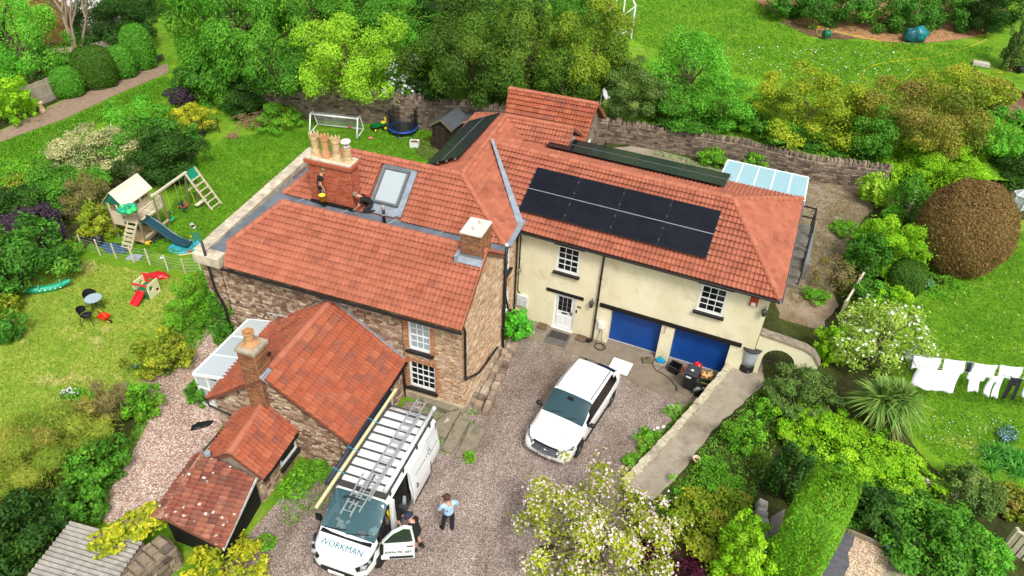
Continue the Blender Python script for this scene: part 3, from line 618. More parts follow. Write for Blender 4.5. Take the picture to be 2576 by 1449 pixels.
# gable chimney, stone and brick, flush with the gable
ch2 = brick_stack(SH, 'chimney', -.86, -.12, 1.98, 2.95, 5.3, 7.28, BVB, M_brickB, SH, limit=200, label='stone and brick chimney flush with the gable end', faces='SWEN')
MB().bb(-.89, -.10, 1.95, 2.98, 7.28, 7.36).build('cap', plain('d6d2c8', .85, var=.12, scale=3, bmp=.2, name='sunlit_cap'), ch2, bevel=.012)  # cap's off-white is sunlit brightness put into the base colour
MB().tube([(-.5, 2.25, 7.4), (-.5, 2.25, 7.5)], .05, 8).tube([(-.45, 2.7, 7.4), (-.45, 2.7, 7.48)], .05, 8).build('vent_stub', M_cap, ch2)
MB().add([(-1.0, 1.74, 6.24), (-.02, 1.74, 6.24), (-.02, 1.95, 6.38), (-1.0, 1.95, 6.38), (-1.0, 1.9, 6.5), (-.06, 1.9, 6.55)], [(0, 1, 2, 3), (3, 2, 5, 4)]).bb(-1.0, -.89, 1.7, 2.5, 6.2, 6.5).build('flashing', M_lead, ch2)
# roof window on the rear range
sl_ = Vector((0, 2.02, 1.5)).normalized(); nn_ = X.cross(sl_); BO = basis(Vector((-6.2, 5.0, 5.0))+sl_*.5, X, sl_, nn_)
sk = MB().bb(0, 1.15, 0, .1, .02, .2, BO).bb(0, 1.15, 1.5, 1.65, .02, .22, BO).bb(0, .09, .1, 1.5, .02, .2, BO).bb(1.06, 1.15, .1, 1.5, .02, .2, BO).build('roof_window', plain('6e7478', .4, .3, name='grey_aluminium'), SH, bevel=.008)
MB().bb(.1, 1.05, .11, 1.49, .1, .15, BO).build('pane', glass('skylight_glass', 'a8b4b6', .06), sk)
MB().bb(-.12, 0, -.35, 1.75, .015, .04, BO).bb(1.15, 1.4, -.35, 1.75, .015, .04, BO).bb(0, 1.15, -.42, 0, .016, .05, BO).bb(0, 1.15, 1.65, 1.78, .016, .05, BO).build('flashing', M_lead, sk)
# pipes and gutters
gutter(SH, (-9.5, -.07, 4.72), (.02, -.07, 4.72)); gutter(SH, (-.2, 5.0, 4.9), (-.2, 6.7, 4.9))
pipe(SH, [(.02, .1, 4.85), (.02, .22, 4.6), (.04, .22, 2.3), (.04, 1.6, 1.4), (.04, 3.6, 1.0)])
pipe(SH, [(-10.3, .1, 5.6), (-10.3, .12, 3.4), (-10.05, .12, 2.6), (-10.05, .12, .4)], .05)
sv = pipe(SH, [(.05, 4.2, .45), (.05, 4.2, 5.6)], .06, name='soil_pipe'); MB().lathe([(.062, 0), (.075, .02), (.075, .06), (.05, .06), (.05, .02)], 10, Matrix.Translation((.05, 4.2, 5.6))).build('pipe_collar', M_white, sv)
pipe(SH, [(-.3, 5.05, 4.85), (-.3, 5.05, .4)], .055); pipe(SH, [(-.32, 5.35, 4.0), (-.32, 5.35, 2.4), (-.05, 5.0, 1.9)], .045)
sp2 = pipe(SH, [(-5.25, 4.55, 4.95), (-5.25, 4.55, 5.75)], .065, name='vent_pipe'); MB().lathe([(.09, 0), (.09, .05)], 10, Matrix.Translation((-5.25, 4.55, 5.45))).lathe([(.08, 0), (.085, .12), (.05, .16)], 10, Matrix.Translation((-5.25, 4.55, 5.72))).build('vent_cowl', plain('a8a49c', .6, name='grey_cowl'), sp2)
MB().tube([(-2.42, .29, 4.4), (-2.4, .29, 2.7), (-2.42, .29, .8)], .012, 5).tube([(-9.95, .29, 4.4), (-9.9, .29, 2.0)], .012, 5).build('cable', M_black, SH)
# solar panels
def pv_mat():
    m, nt, b = nodes('solar_cell_glass'); P = wpos(nt); b.inputs['Roughness'].default_value = .22; b.inputs['Specular IOR Level'].default_value = .3
    f = tex(nt, P, 1.3, 6, .7); g = tex(nt, P, 45, 3, .7)
    c = ramp(nt, f, [hx('0c0e16'), hx('161a24')], [.3, .7]); c = mix(nt, ramp(nt, g, [(0, 0, 0, 1), (.22, .22, .22, 1)], [.6, .85]), c, hx('8a9098')); nt.links.new(c, b.inputs['Base Color']); return m
M_pv = pv_mat(); M_rail = plain('b8bcc0', .35, .6, name='aluminium_rail')
def pv(parent, O, U, V, Nn, nx, ny, w, h, off=.19, gap=.02):
    for i in range(nx):
        for j in range(ny):
            B = basis(Vector(O)+Vector(U)*(i*(w+gap))+Vector(V)*(j*(h+gap))+Vector(Nn)*off, Vector(U), Vector(V), Vector(Nn))
            p = MB().bb(0, w, 0, .02, 0, .035, B).bb(0, w, h-.02, h, 0, .035, B).bb(0, .02, .02, h-.02, 0, .035, B).bb(w-.02, w, .02, h-.02, 0, .035, B).build('solar_panel', plain('23262b', .35, .3, name='black_frame'), parent)
            MB().bb(.02, w-.02, .02, h-.02, .005, .028, B).build('cell_glass', M_pv, p)
    B = basis(Vector(O)+Vector(Nn)*(off-.05), Vector(U), Vector(V), Vector(Nn)); mb = MB(); L = nx*(w+gap)
    for j in range(ny):
        for t in (.25, .75): mb.bb(-.08, L+.06, j*(h+gap)+h*t-.02, j*(h+gap)+h*t+.02, 0, .045, B)
    mb.bb(0, L-gap, h-.003, h+gap+.003, .087, .092, B)
    for i in range(nx+1):
        for j in range(ny):
            for t in (.25, .75): mb.box((i*(w+gap)-gap/2, j*(h+gap)+h*t, .08), (.022, .04, .016), 0, B)
    mb.build('mounting_rail', M_rail, parent)
U_ = Vector((-.0125, -1, 0)).normalized(); V_ = Vector((2.6, 0, 1.2)).normalized()
pv(SH, Vector((-5.15, 13.4, 5.51)), U_, V_, U_.cross(V_).normalized(), 3, 2, 1.62, .88)
# ---------------------------------------------------------------- cream wing
CH = thing('cream_house_wing', 'cream rendered wing with orange tiled roof, solar panels and two blue garage doors', 'house', Fp(0, 0), PF)
wall = MB(); hC = [(1.74, 2.70, 3.09, 4.36), (7.62, 8.62, 3.09, 4.36), (1.80, 2.74, .02, 1.92), (4.31, 6.47, .02, 1.92), (7.0, 9.24, .02, 1.92)]
a0 = -1.2
holed(wall, Vector((a0, 0, 0)), X, Z, -Y, 10.15, 4.8, hC, .34)
wall.poly([(8.95, 0, 0), (8.95, 7.0, 0), (8.95, 7.0, 4.9), (8.95, 0, 4.8)]); wall.poly([(8.95, 7.0, 0), (.2, 7.0, 0), (.2, 7.0, 4.9), (8.95, 7.0, 4.9)])
cw = wall.build('wall', M_cream, CH)
deck = MB(); rc = bpy.data.objects.new('roof', bpy.data.meshes.new('roof')); COL.objects.link(rc); rc.parent = CH
tl = tileset(rc, CH, M_tile)
RZ, RB = 6.53, 3.05
tile_plane([(-1.0, -.33, 4.78), (9.22, -.35, 4.78), (6.58, RB, RZ), (-3.9, RB, RZ)], tl, deck, .268)
tile_plane([(9.22, -.35, 4.78), (9.22, 7.45, 4.87), (6.58, RB, RZ)], tl, deck, .268)
tile_plane([(9.22, 7.45, 4.87), (-1.6, 7.45, 4.87), (-3.7, RB, RZ), (6.58, RB, RZ)], tl, deck, .268)
tl.flush(300)
me = bpy.data.meshes.new('roof'); me.from_pydata(deck.v, [], deck.f); me.materials.append(M_felt); rc.data = me
for p, q in (((-3.9, RB, RZ), (6.58, RB, RZ)), ((9.22, -.35, 4.8), (6.58, RB, RZ)), ((9.22, 7.45, 4.9), (6.58, RB, RZ))): ridge_line(p, q, rc)
U_, V_ = X, Vector((0, 3.385, 1.75)).normalized()
pv(CH, Vector((-1.38, -.33, 4.78))+V_*.8, X, V_, X.cross(V_), 4, 2, 1.905, 1.085)
V2 = Vector((0, 4.4, -1.66)).normalized(); V3 = Vector((0, .975, -.222)); O2 = Vector((6.05, RB, RZ))+V2*1.55+V3*2.16
pv(CH, O2, -X, -V3, X.cross(V3), 4, 2, 1.98, 1.07, .2)
# fascia, gutters
MB().bb(-1.15, 9.15, -.3, -.02, 4.62, 4.7).build('fascia', M_wood_black, CH); gutter(CH, (-1.15, -.40, 4.76), (9.25, -.42, 4.76)); gutter(CH, (9.29, -.4, 4.78), (9.29, 7.4, 4.84), mat=plain('7d8288', .5, name='grey_gutter'))
window(CH, (.54, 0, 3.09), X, Z, -Y, .96, 1.27, 3, 4, sill=.1, label='white sash window above the front door'); window(CH, (6.42, 0, 3.09), X, Z, -Y, 1.0, 1.27, 3, 4, sill=.1, label='white sash window above the garage doors')
lin = MB
for x0, x1, z0, z1, y in ((.36, 1.68, 4.37, 4.49, -.04), (6.26, 7.64, 4.37, 4.49, -.04), (.2, 1.88, 1.93, 2.08, -.05), (2.6, 8.45, 1.9, 2.09, -.06)): MB().bb(x0, x1, y, .1, z0, z1).build('lintel', M_wood_black, CH, bevel=.01)
# front door
dr = MB().bb(.6, .68, -.02+.06, .12, .03, 1.92).bb(1.46, 1.54, .04, .12, .03, 1.92).bb(.68, 1.46, .04, .12, 1.84, 1.92).bb(.7, 1.44, .07, .115, .06, 1.83).bb(.74, 1.04, .058, .075, .2, .75).bb(1.1, 1.4, .058, .075, .2, .75).bb(.58, 1.56, -.06, .05, .0, .06).build('front_door', M_white, CH, bevel=.006)
for i in range(3):
    for j in range(3): MB().bb(.78+i*.2, .96+i*.2, .055, .075, 1.02+j*.25, 1.25+j*.25).build('pane', M_pane, dr)
MB().bb(.95, 1.22, .05, .07, .86, .93).build('letterbox', M_black, dr); MB().bb(1.38, 1.42, .02, .07, .9, 1.05).bb(1.30, 1.42, .015, .035, .98, 1.01).build('handle', M_black, dr)
# garage doors: vertical boards
for g0, g1 in ((3.11, 5.27), (5.80, 8.04)):
    gd = MB().bb(g0, g1, .33, .36, .02, 1.92).build('garage_door', M_blue, CH); n = 26; s = (g1-g0)/n
    gme = MB().bb(-s/2+.006, s/2-.006, -.014, 0, .03, 1.9)
    b0 = gme.build('board', M_blue, gd, bevel=.004); b0.location = (g0+s/2, .329, 0)
    for k in range(1, n):
        b = b0.copy(); COL.objects.link(b); b.location = (g0+s/2+s*k, .329, 0)
    MB().bb(g0, g1, .30, .34, .0, .05).build('threshold', plain('c6c6c0', .7, name='pale_sill'), gd)
# wall furniture
pipe(CH, [(2.5, -.3, 4.66), (2.5, -.09, 4.45), (2.5, -.09, .1), (2.5, -.22, .02)], .042); pipe(CH, [(-1.08, -.32, 4.66), (-1.08, -.07, 4.3), (-1.08, -.07, 2.7)], .03); pipe(CH, [(-1.1, -.05, 2.55), (-1.1, -.05, 1.5), (-.95, -.05, 1.3)], .022)
MB().bb(-1.17, -1.0, -.14, 0, 2.5, 2.68).build('junction_box', plain('8a8472', .7, name='weathered_grey'), CH, bevel=.01)
mb_ = MB().bb(-1.1, -.62, -.13, 0, .72, 1.33).build('meter_box', plain('d6d8d6', .6, var=.1, name='pale_plastic'), CH, bevel=.015); MB().bb(-.7, -.67, -.145, -.12, 1.0, 1.06).build('latch', M_black, mb_)
ec = MB().bb(2.66, 2.92, -.12, 0, .76, 1.12).build('car_charger', plain('f2f2ee', .35, name='white_plastic'), CH, bevel=.03, seg=2); 
cb = [(2.79, -.08, .78), (2.74, -.1, .4), (2.7, -.2, .06)]+[(2.95+.24*math.cos(t), -.4+.2*math.sin(t), .03+.002*i) for i, t in enumerate(np.linspace(2.6, 15, 34))]
MB().tube(cb, .012, 5).tube([(2.86, -.08, .78), (2.9, -.12, .3), (3.0, -.25, .05), (3.15, -.5, .04)], .012, 5).build('charging_cable', M_black, CH); MB().lathe([(.03, 0), (.05, .03), (.035, .1)], 8, Matrix.Translation((2.6, -.05, 1.15)) @ Matrix.Rotation(1.57, 4, 'X')).build('cable_holder', plain('b0b0aa', .5), CH)
def lantern(parent, x, y, z):
    o = MB().lathe([(.03, 0), (.07, .03), (.1, .26), (.12, .27), (.03, .36), (.01, .4)], 6, Matrix.Translation((x, y-.16, z))).bb(x-.03, x+.03, y-.03, y, z+.0, z+.25).tube([(x, y, z+.2), (x, y-.1, z+.45), (x, y-.16, z+.38)], .012, 5).build('wall_lantern', plain('3a3c3c', .5, name='dark_lamp_metal'), parent)
    MB().lathe([(.055, 0), (.082, .2)], 6, Matrix.Translation((x, y-.16, z+.05))).build('lamp_glass', glass('lamp_glass', '9aa2a2', .15), o); return o
lantern(CH, 2.27, 0, 1.8)
lantern(CH, 8.86, 0, 3.75)
nb = MB().bb(1.64, 1.80, -.015, 0, 1.46, 1.56).build('number_plate', M_black, CH); MB().bb(1.6, 1.66, -.03, 0, 1.18, 1.32).build('bell_push', M_black, CH)
lettering('4', .1, M_white, nb, Matrix.Translation((1.69, -.019, 1.475)) @ Matrix.Rotation(R_(90), 4, 'X'))
al = MB().bb(8.25, 8.54, -.09, 0, 4.02, 4.42).build('alarm_box', plain('c0392b', .45, name='red_alarm'), CH, bevel=.015)
MB().bb(8.32, 8.48, -.105, -.085, 4.05, 4.2).build('alarm_badge', M_white, al); MB().tube([(5.45, -.07, 1.93), (5.42, -.08, 1.5)], .015, 5).build('rope_end', plain('8a6a48', .9), CH)
# ---------------------------------------------------------------- kitchen extension
KH = thing('kitchen_extension', 'single-storey stone extension with steep dark-flecked orange tiled roof and brick chimney', 'building', Sp(0, 0), PS)
KR, KZ, KE = -5.2, 4.29, 2.36; g0 = .35
wall = MB()
wall.add([(-7.6, -3.75, g0), (-2.55, -3.75, g0), (-2.55, -3.75, 2.4), (KR, -3.75, 4.12), (-7.6, -3.75, 2.4)], [(0, 1, 2, 3, 4)])
hE = [(.5, 1.5, 1.3-g0, 2.15-g0), (2.4, 3.2, .05, 2.0-g0)]
holed(wall, Vector((-2.55, -3.75, g0)), Y, Z, X, 4.0, 2.05, hE, .15)
wall.poly([(-7.6, .2, g0), (-7.6, -3.75, g0), (-7.6, -3.75, 2.4), (-7.6, .2, 2.4)])
wall.poly([(-7.7, .3, 2.3), (-2.4, .3, 2.3), (KR, .3, 4.2)])
kw = wall.build('wall', M_mortar2, KH)
st = Pieces('stone', 'stone_field', kw, M_stone, KH)
lay(st, SV, (-7.6, -3.75, g0), X, Z, -Y, 5.05, 3.8, (.06, .14), (.1, .36), .045, (), [(0, 0), (5.05, 0), (5.05, 2.0), (2.4, 3.72), (0, 2.0)])
lay(st, SV, (-2.55, -3.75, g0), Y, Z, X, 4.0, 2.05, (.07, .13), (.12, .3), .035, hE)
lay(st, SV, (-7.6, .2, g0), -Y, Z, -X, 3.95, 2.05, (.07, .13), (.12, .3), .035)
st.flush(300)
deck = MB(); rk = bpy.data.objects.new('roof', bpy.data.meshes.new('roof')); COL.objects.link(rk); rk.parent = KH; tl = tileset(rk, KH, M_tile2)
tile_plane([(-2.25, -3.95, KE), (-2.35, .25, KE), (KR, .25, KZ), (KR+.1, -3.95, KZ)], tl, deck, .3, .3)
tile_plane([(-8.0, .25, KE), (-7.75, -3.98, KE), (KR, -3.98, KZ), (KR, .25, KZ)], tl, deck, .27)
tl.flush(300)
me = bpy.data.meshes.new('roof'); me.from_pydata(deck.v, [], deck.f); me.materials.append(M_felt); rk.data = me
ridge_line((KR, -3.5, KZ), (KR, .3, KZ), rk)
MB().beam((-2.4, .28, KE+.1), (KR+.05, .28, KZ+.1), .16, .04, (0, .3, 1)).beam((-7.9, .28, KE+.1), (KR-.05, .28, KZ+.1), .12, .04, (0, .3, 1)).box((KR, .2, KZ+.12), (.3, .2, .04)).build('flashing', M_lead, KH)
MB().beam((-7.82, -3.9, KE-.1), (KR, -3.9, KZ-.09), .05, .12).beam((-2.3, -3.9, KE-.1), (KR, -3.9, KZ-.09), .05, .1).build('verge_board', M_wood_black, KH)
ck = brick_stack(KH, 'chimney', -5.92, -5.28, -3.95, -3.3, 2.4, 5.2, BVB, M_brickB, KH, limit=300, faces='SEWN')
MB().bb(-5.97, -5.23, -4.0, -3.25, 5.2, 5.36).build('cap', plain('a59a86', .95, var=.3, scale=4, bmp=.5, name='mossy_cap'), ck, bevel=.02)
pot(ck, -5.6, -3.62, 5.34, .62, M_potO, False, .3, .15)
MB().add([(-5.26, -3.98, 4.32), (-4.98, -3.98, 4.12), (-4.98, -3.2, 4.12), (-5.26, -3.2, 4.34)], [(0, 1, 2, 3)]).bb(-6.0, -5.9, -3.9, -3.3, 3.85, 4.05).build('flashing', M_lead, ck)
MB().tube([(-5.3, -3.3, 4.9), (-5.25, -3.1, 5.35), (-5.2, -1.5, 4.9)], .008, 4).bb(-5.3, -5.2, -3.4, -3.28, 4.75, 4.85).build('aerial_cable', M_black, ck)
gutter(KH, (-2.2, -3.95, KE-.02), (-2.28, .2, KE-.02)); pipe(KH, [(-7.85, -3.9, KE-.05), (-7.7, -4.0, 2.1), (-6.6, -4.0, 1.9), (-6.5, -3.9, .4)], .04); pipe(KH, [(-2.4, .15, 2.3), (-2.45, .2, 2.0), (-2.45, .22, .4)], .04)
window(KH, (-2.55, -3.25, 1.3), Y, Z, X, 1.0, .85, 2, 1, sash=False, sill=.05); window(KH, (-2.55, -1.35, .4), Y, Z, X, .8, 1.6, 1, 2, sash=False, name='glazed_door')
MB().tube([(-2.75, -3.82, 2.2), (-2.72, -3.83, 1.2), (-2.7, -3.82, .6)], .012, 5).build('cable', M_black, KH)
# television aerial lying over the roof edge
an = thing('tv_aerial', 'silver rod television aerial fixed over the extension roof', 'aerial', Sp(-6.7, .05, 2.95), PS)
m_ = MB().tube([(-1.2, -.1, .18), (1.0, .1, .12)], .018, 5)
for k in range(7): m_.tube([(-1.1+k*.33, -.35, .17), (-1.1+k*.33, .12, .17)], .01, 4)
m_.tube([(.95, .1, -.3), (.95, .1, .4)], .016, 5).tube([(-1.0, -.08, -.3), (-1.0, -.08, .18)], .016, 5); m_.build('rods', plain('d9dcde', .35, .5), an)
# ---------------------------------------------------------------- outhouse with new tiles, and the old timber lean-to
OH = thing('stone_outhouse', 'small stone outhouse with new orange tiles and a black-framed side window', 'building', Sp(0, 0), PS)
wall = MB(); wall.poly([(-4.55, -5.85, .4), (-4.55, -3.78, .4), (-4.55, -3.78, 2.0), (-4.55, -5.85, 2.0)]); wall.poly([(-6.55, -3.78, .4), (-6.55, -5.85, .4), (-6.55, -5.85, 2.0), (-6.55, -3.78, 2.0)])
wall.add([(-6.55, -5.85, .4), (-4.55, -5.85, .4), (-4.55, -5.85, 2.0), (-5.5, -5.85, 2.7), (-6.55, -5.85, 2.0)], [(0, 1, 2, 3, 4)])
ow = wall.build('wall', M_mortar2, OH); st = Pieces('stone', 'stone_field', ow, M_stone, OH)
lay(st, SV, (-4.55, -5.85, .4), Y, Z, X, 2.07, 1.6, (.08, .16), (.14, .36), .035, [(1.1, 2.0, .75, 1.55)])
lay(st, SV, (-6.55, -3.8, .4), -Y, Z, -X, 2.05, 1.6, (.08, .16), (.14, .36), .035); st.flush(300)
deck = MB(); ro = bpy.data.objects.new('roof', bpy.data.meshes.new('roof')); COL.objects.link(ro); ro.parent = OH; tl = tileset(ro, OH, M_tile2)
tile_plane([(-4.3, -5.85, 1.95), (-4.4, -3.82, 1.95), (-5.52, -3.82, 2.85), (-5.25, -5.95, 2.85)], tl, deck, .3, .3)
tile_plane([(-6.72, -3.82, 1.95), (-6.45, -5.9, 1.95), (-5.25, -5.95, 2.85), (-5.52, -3.82, 2.85)], tl, deck, .27, .3); tl.flush(300)
me = bpy.data.meshes.new('roof'); me.from_pydata(deck.v, [], deck.f); me.materials.append(M_felt); ro.data = me
ridge_line((-5.25, -5.97, 2.86), (-5.52, -3.84, 2.86), ro)
vf = MB()
for i in range(16):
    for s, (x1, z1) in ((1, (-4.38, 2.06)), (-1, (-6.7, 2.06))):
        t = i/16; vf.box((-5.52+(x1+5.52)*t, -3.80, 2.96+(z1-2.96)*t), (.05, .06, .05), i*.3)
vf.build('verge_slips', M_ridge, OH)
window(OH, (-4.52, -4.75, 1.15), Y, Z, X, .9, .8, 1, 1, sash=False, d=-.03, fr=.06)
MB().bb(-4.49, -4.4, -4.85, -3.8, .98, 1.13).build('window_ledge', M_black, OH); gutter(OH, (-4.24, -5.85, 1.92), (-4.34, -3.85, 1.92))
pipe(OH, [(-6.75, -3.85, 1.9), (-6.8, -5.9, 1.88)], .035)
LS = thing('timber_lean_to', 'black boarded lean-to shed under old lichen-spotted clay tiles', 'shed', Sp(0, 0), PS)
c0, c1, c2, c3 = Vector((-6.35, -5.95, 2.28)), Vector((-4.52, -5.95, 1.98)), Vector((-4.0, -8.25, 1.85)), Vector((-6.05, -8.25, 2.2))
zb_ = .5; wl = MB()
wl.poly([(-6.2, -8.0, zb_), (-4.3, -8.0, zb_), (-4.3, -8.0, 1.85), (-6.0, -8.0, 2.15)]); wl.poly([(-4.3, -8.0, zb_), (-4.6, -5.9, zb_), (-4.6, -5.9, 1.95), (-4.3, -8.0, 1.85)]); wl.poly([(-6.35, -5.9, zb_), (-6.2, -8.0, zb_), (-6.0, -8.0, 2.15), (-6.3, -5.9, 2.2)])
ww = wl.build('wall', M_wood_black, LS)
M_blackboard = piece('tarred_board', ['141312', '1c1a18', '100f0f', '22201d'], .75, 14, .3, .4)
for k in range(10):
    z = zb_+.02+k*.138
    MB().beam((-6.18, -8.02, z+.06), (-4.3, -8.02, z+.06), .02, .13, (0, -.15, 1)).build('board', M_blackboard, ww); 
    if k < 10: MB().beam((-4.28, -8.0, z+.06), (-4.58, -5.92, z+.06), .02, .13, (.15, 0, 1)).build('board', M_blackboard, ww)
def lichen_tile():
    m = piece('lichen_tile', ['9a5a48', '8a4c3e', 'a86a54', '7c483c', 'b07660'], .9, 9, .35, .4, grime='6c5448', gscale=3, gpos=(.5, .75)); nt = m.node_tree; b = nt.nodes['Principled BSDF']
    src = b.inputs['Base Color'].links[0].from_socket; P = wpos(nt); v = N(nt, 'ShaderNodeTexVoronoi'); v.inputs['Scale'].default_value = 3.3; nt.links.new(P, v.inputs[0])
    f = mth(nt, 'ADD', v.outputs['Distance'], mth(nt, 'MULTIPLY', tex(nt, P, 7, 4), .45)); k = ramp(nt, f, [(1, 1, 1, 1), (0, 0, 0, 1)], [.36, .42])
    nt.links.new(mix(nt, k, src, hx('d8d2c4')), b.inputs['Base Color']); return m
M_lich = lichen_tile()
deck = MB(); rl = bpy.data.objects.new('roof', bpy.data.meshes.new('roof')); COL.objects.link(rl); rl.parent = LS; tl = tileset(rl, LS, M_lich)
tile_plane([c2+Vector((.05, 0, 0)), c1, c0+Vector((.0, 0, .12)), c3+Vector((0, 0, .12))], tl, deck, .27, .3)
tile_plane([c0+Vector((-.35, 0, -.2)), c3+Vector((-.4, 0, -.22)), c3+Vector((-.02, 0, .13)), c0+Vector((-.02, 0, .13))], tl, deck, .2, .3); tl.flush(300)
me = bpy.data.meshes.new('roof'); me.from_pydata(deck.v, [], deck.f); me.materials.append(M_felt); rl.data = me
MB().beam(c3+Vector((-.02, -.05, .1)), c0+Vector((-.02, .1, .1)), .2, .1).build('ridge_mortar', plain('b08a72', .95, var=.3, scale=5, bmp=.5, name='old_ridge'), rl, bevel=.03)
MB().beam((-3.95, -8.28, 1.86), (-4.48, -5.9, 1.98), .03, .12).build('fascia', plain('e4e2dc', .7, var=.25, scale=8, name='flaking_white'), LS); MB().lathe([(.1, 0), (.1, .12)], 8, Matrix.Translation((-6.1, -6.0, 2.5))).build('lead_cap', M_lead, LS)
# ---------------------------------------------------------------- conservatory
CV = thing('white_conservatory', 'white framed lean-to conservatory with glazed roof beside the extension', 'conservatory', Sp(0, 0), PS)
x0, x1, y0, y1, zl, zh = -9.15, -7.7, -3.0, .25, 2.15, 2.45; fr = MB(); zg = .45
for y in (y0, (y0+y1)/2-.55, (y0+y1)/2+.55, y1): fr.beam((x0, y, zl), (x1, y, zh), .06, .07)
for y in (y0, y0+1.08, y0+2.16, y1-.04): fr.bb(x0, x0+.07, y, y+.07, zg, zl)
fr.beam((x0, y0, zl), (x0, y1, zl), .09, .09).beam((x1, y0, zh), (x1, y1, zh), .06, .07).bb(x0, x0+.06, y0, y1, zg, zg+.45).bb(x0-.01, x0+.06, y0, y1, 1.55, 1.61)
for x in (x0+.0, x0+.5, x0+1.0, x1-.1): fr.bb(x, x+.07, y0-.002, y0+.06, zg, zl+.2*(x-x0))
fr.beam((x0, y0-.02, zl), (x1, y0-.02, zh), .08, .1).bb(x0, x1, y0-.003, y0+.05, 1.5, 1.56).bb(x0, x1, y0-.003, y0+.05, zg, zg+.3)
fr.build('frame', plain('f0f3f4', .35, var=.03, name='white_upvc'), CV)
M_cg = glass('clear_panel', 'dfeaec', .05, .55); M_cgw = glass('white_polycarbonate', 'ccd6da', .15, .8)
for i in range(3):
    a, b = [(y0+.03, -1.95), (-1.90, -.85), (-.80, .22)][i]; MB().add([(x0, a, zl+.02), (x1, a, zh+.02), (x1, b, zh+.02), (x0, b, zl+.02), (x0, a, zl+.035), (x1, a, zh+.035), (x1, b, zh+.035), (x0, b, zl+.035)], [(0, 3, 2, 1), (4, 5, 6, 7), (0, 1, 5, 4), (1, 2, 6, 5), (2, 3, 7, 6), (3, 0, 4, 7)]).build('roof_panel', M_cgw if i < 1 else M_cg if i == 2 else glass('frosted_panel', 'ccd8dc', .12, .6), CV)
MB().bb(x0+.02, x0+.03, y0+.07, y1, .9, 1.55).bb(x0+.02, x0+.03, y0+.07, y1, 1.61, 2.1).build('side_pane', M_cg, CV); MB().bb(x0+.07, x1, y0+.02, y0+.03, .75, 1.5).bb(x0+.07, x1, y0+.02, y0+.03, 1.56, 2.1).build('end_pane', M_cg, CV)
MB().bb(x0+.1, x1, y0+.1, y1, zg-.05, zg+.02).build('floor', plain('b8aea2', .8, name='tiled_floor'), CV); MB().bb(-8.3, -7.8, -1.2, -.2, zg, 1.1).build('dresser', plain('6a4a38', .6, name='brown_wood'), CV, bevel=.03)
fs_ = MB().bb(-9.6, -8.9, -3.55, -3.15, .35, .5).bb(-9.1, -8.3, -3.75, -3.3, .36, .55).build('stone_step', plain('9a917f', .95, var=.25, bmp=.4, name='worn_step'), None, bevel=.03); fs_.location = Sp(0, 0); fs_.rotation_euler = (0, 0, PS); tag(fs_, 'worn stone step slabs at the conservatory corner', 'step')
# ---------------------------------------------------------------- corrugated shed, bottom left
CS = thing('corrugated_shed', 'low stone store roofed with grey corrugated cement sheet and moss', 'shed', Sp(0, 0), PS)
A_, B_, C_ = Vector((-8.75, -9.05, 1.8)), Vector((-6.3, -8.85, 1.8)), Vector((-8.3, -12.2, 1.75))
U_ = (B_-A_).normalized(); D_ = Vector((.14, -.99, -.01)).normalized(); L = (B_-A_).length; T = 3.6
vs_ = []; fs_ = []; n = 120
for i in range(n+1):
    u = 0
for j in range(int(T/.02)):
    pass
nn_ = Vector((0, 0, 1)); rows = int(T/.028)
for k in range(rows+1):
    h = .028*math.sin(k*2*math.pi/5.0)
    vs_ += [A_+D_*(k*.028)+nn_*h, A_+D_*(k*.028)+U_*(L*.5)+nn_*(h+.012), A_+D_*(k*.028)+U_*(L*.5)+nn_*h, A_+D_*(k*.028)+U_*L+nn_*h]
for k in range(rows): fs_ += [(4*k, 4*k+1, 4*k+5, 4*k+4), (4*k+2, 4*k+3, 4*k+7, 4*k+6)]
M_asb = surf('cement_sheet', [(1.2, ['8c8880', 'a8a49c', '747068'], [.3, .5, .72], 0), (6, ['6c685e', 'b8b4aa'], [.3, .7], .45), (3, ['a8b03c', '8c9438'], [.3, .7], (1.1, .64, .72))], .95, .4, 40)
MB().add(vs_, fs_).build('roof_sheet', M_asb, CS, fixn=True)
wb = MB(); E_ = A_+D_*T
wb.add([A_-Z*1.4, B_-Z*1.4, B_-Z*.06, A_-Z*.06], [(0, 3, 2, 1)]).add([B_-Z*1.4, B_+D_*T-Z*1.4, B_+D_*T-Z*.06, B_-Z*.06], [(0, 1, 2, 3)]).add([A_-Z*1.4, A_-Z*.06, E_-Z*.06, E_-Z*1.4], [(0, 1, 2, 3)]); cw2 = wb.build('wall', M_mortar2, CS)
# rubble wall running on from the shed with rough coping stones
RW = thing('rubble_side_wall', 'tumbledown mossy rubble wall with loose coping beside the corrugated shed', 'wall', Sp(-6.05, -8.75, .5), PS-.25)
MB().bb(-.1, .55, -3.2, .3, 0, 1.1).build('core', M_mortar2, RW); st = Pieces('stone', 'stone_field', RW, M_stoneG, RW)
lay(st, SVG, (.55, -3.2, 0), Y, Z, X, 3.5, 1.1, (.09, .18), (.15, .4), .06); lay(st, SVG, (.55, .3, 0), -X, Z, Y, .65, 1.1, (.09, .18), (.15, .4), .06); lay(st, SVG, (-.1, -3.2, 1.1), X, Y, Z, .65, 3.5, (.2, .4), (.25, .5), .12); st.flush(200)
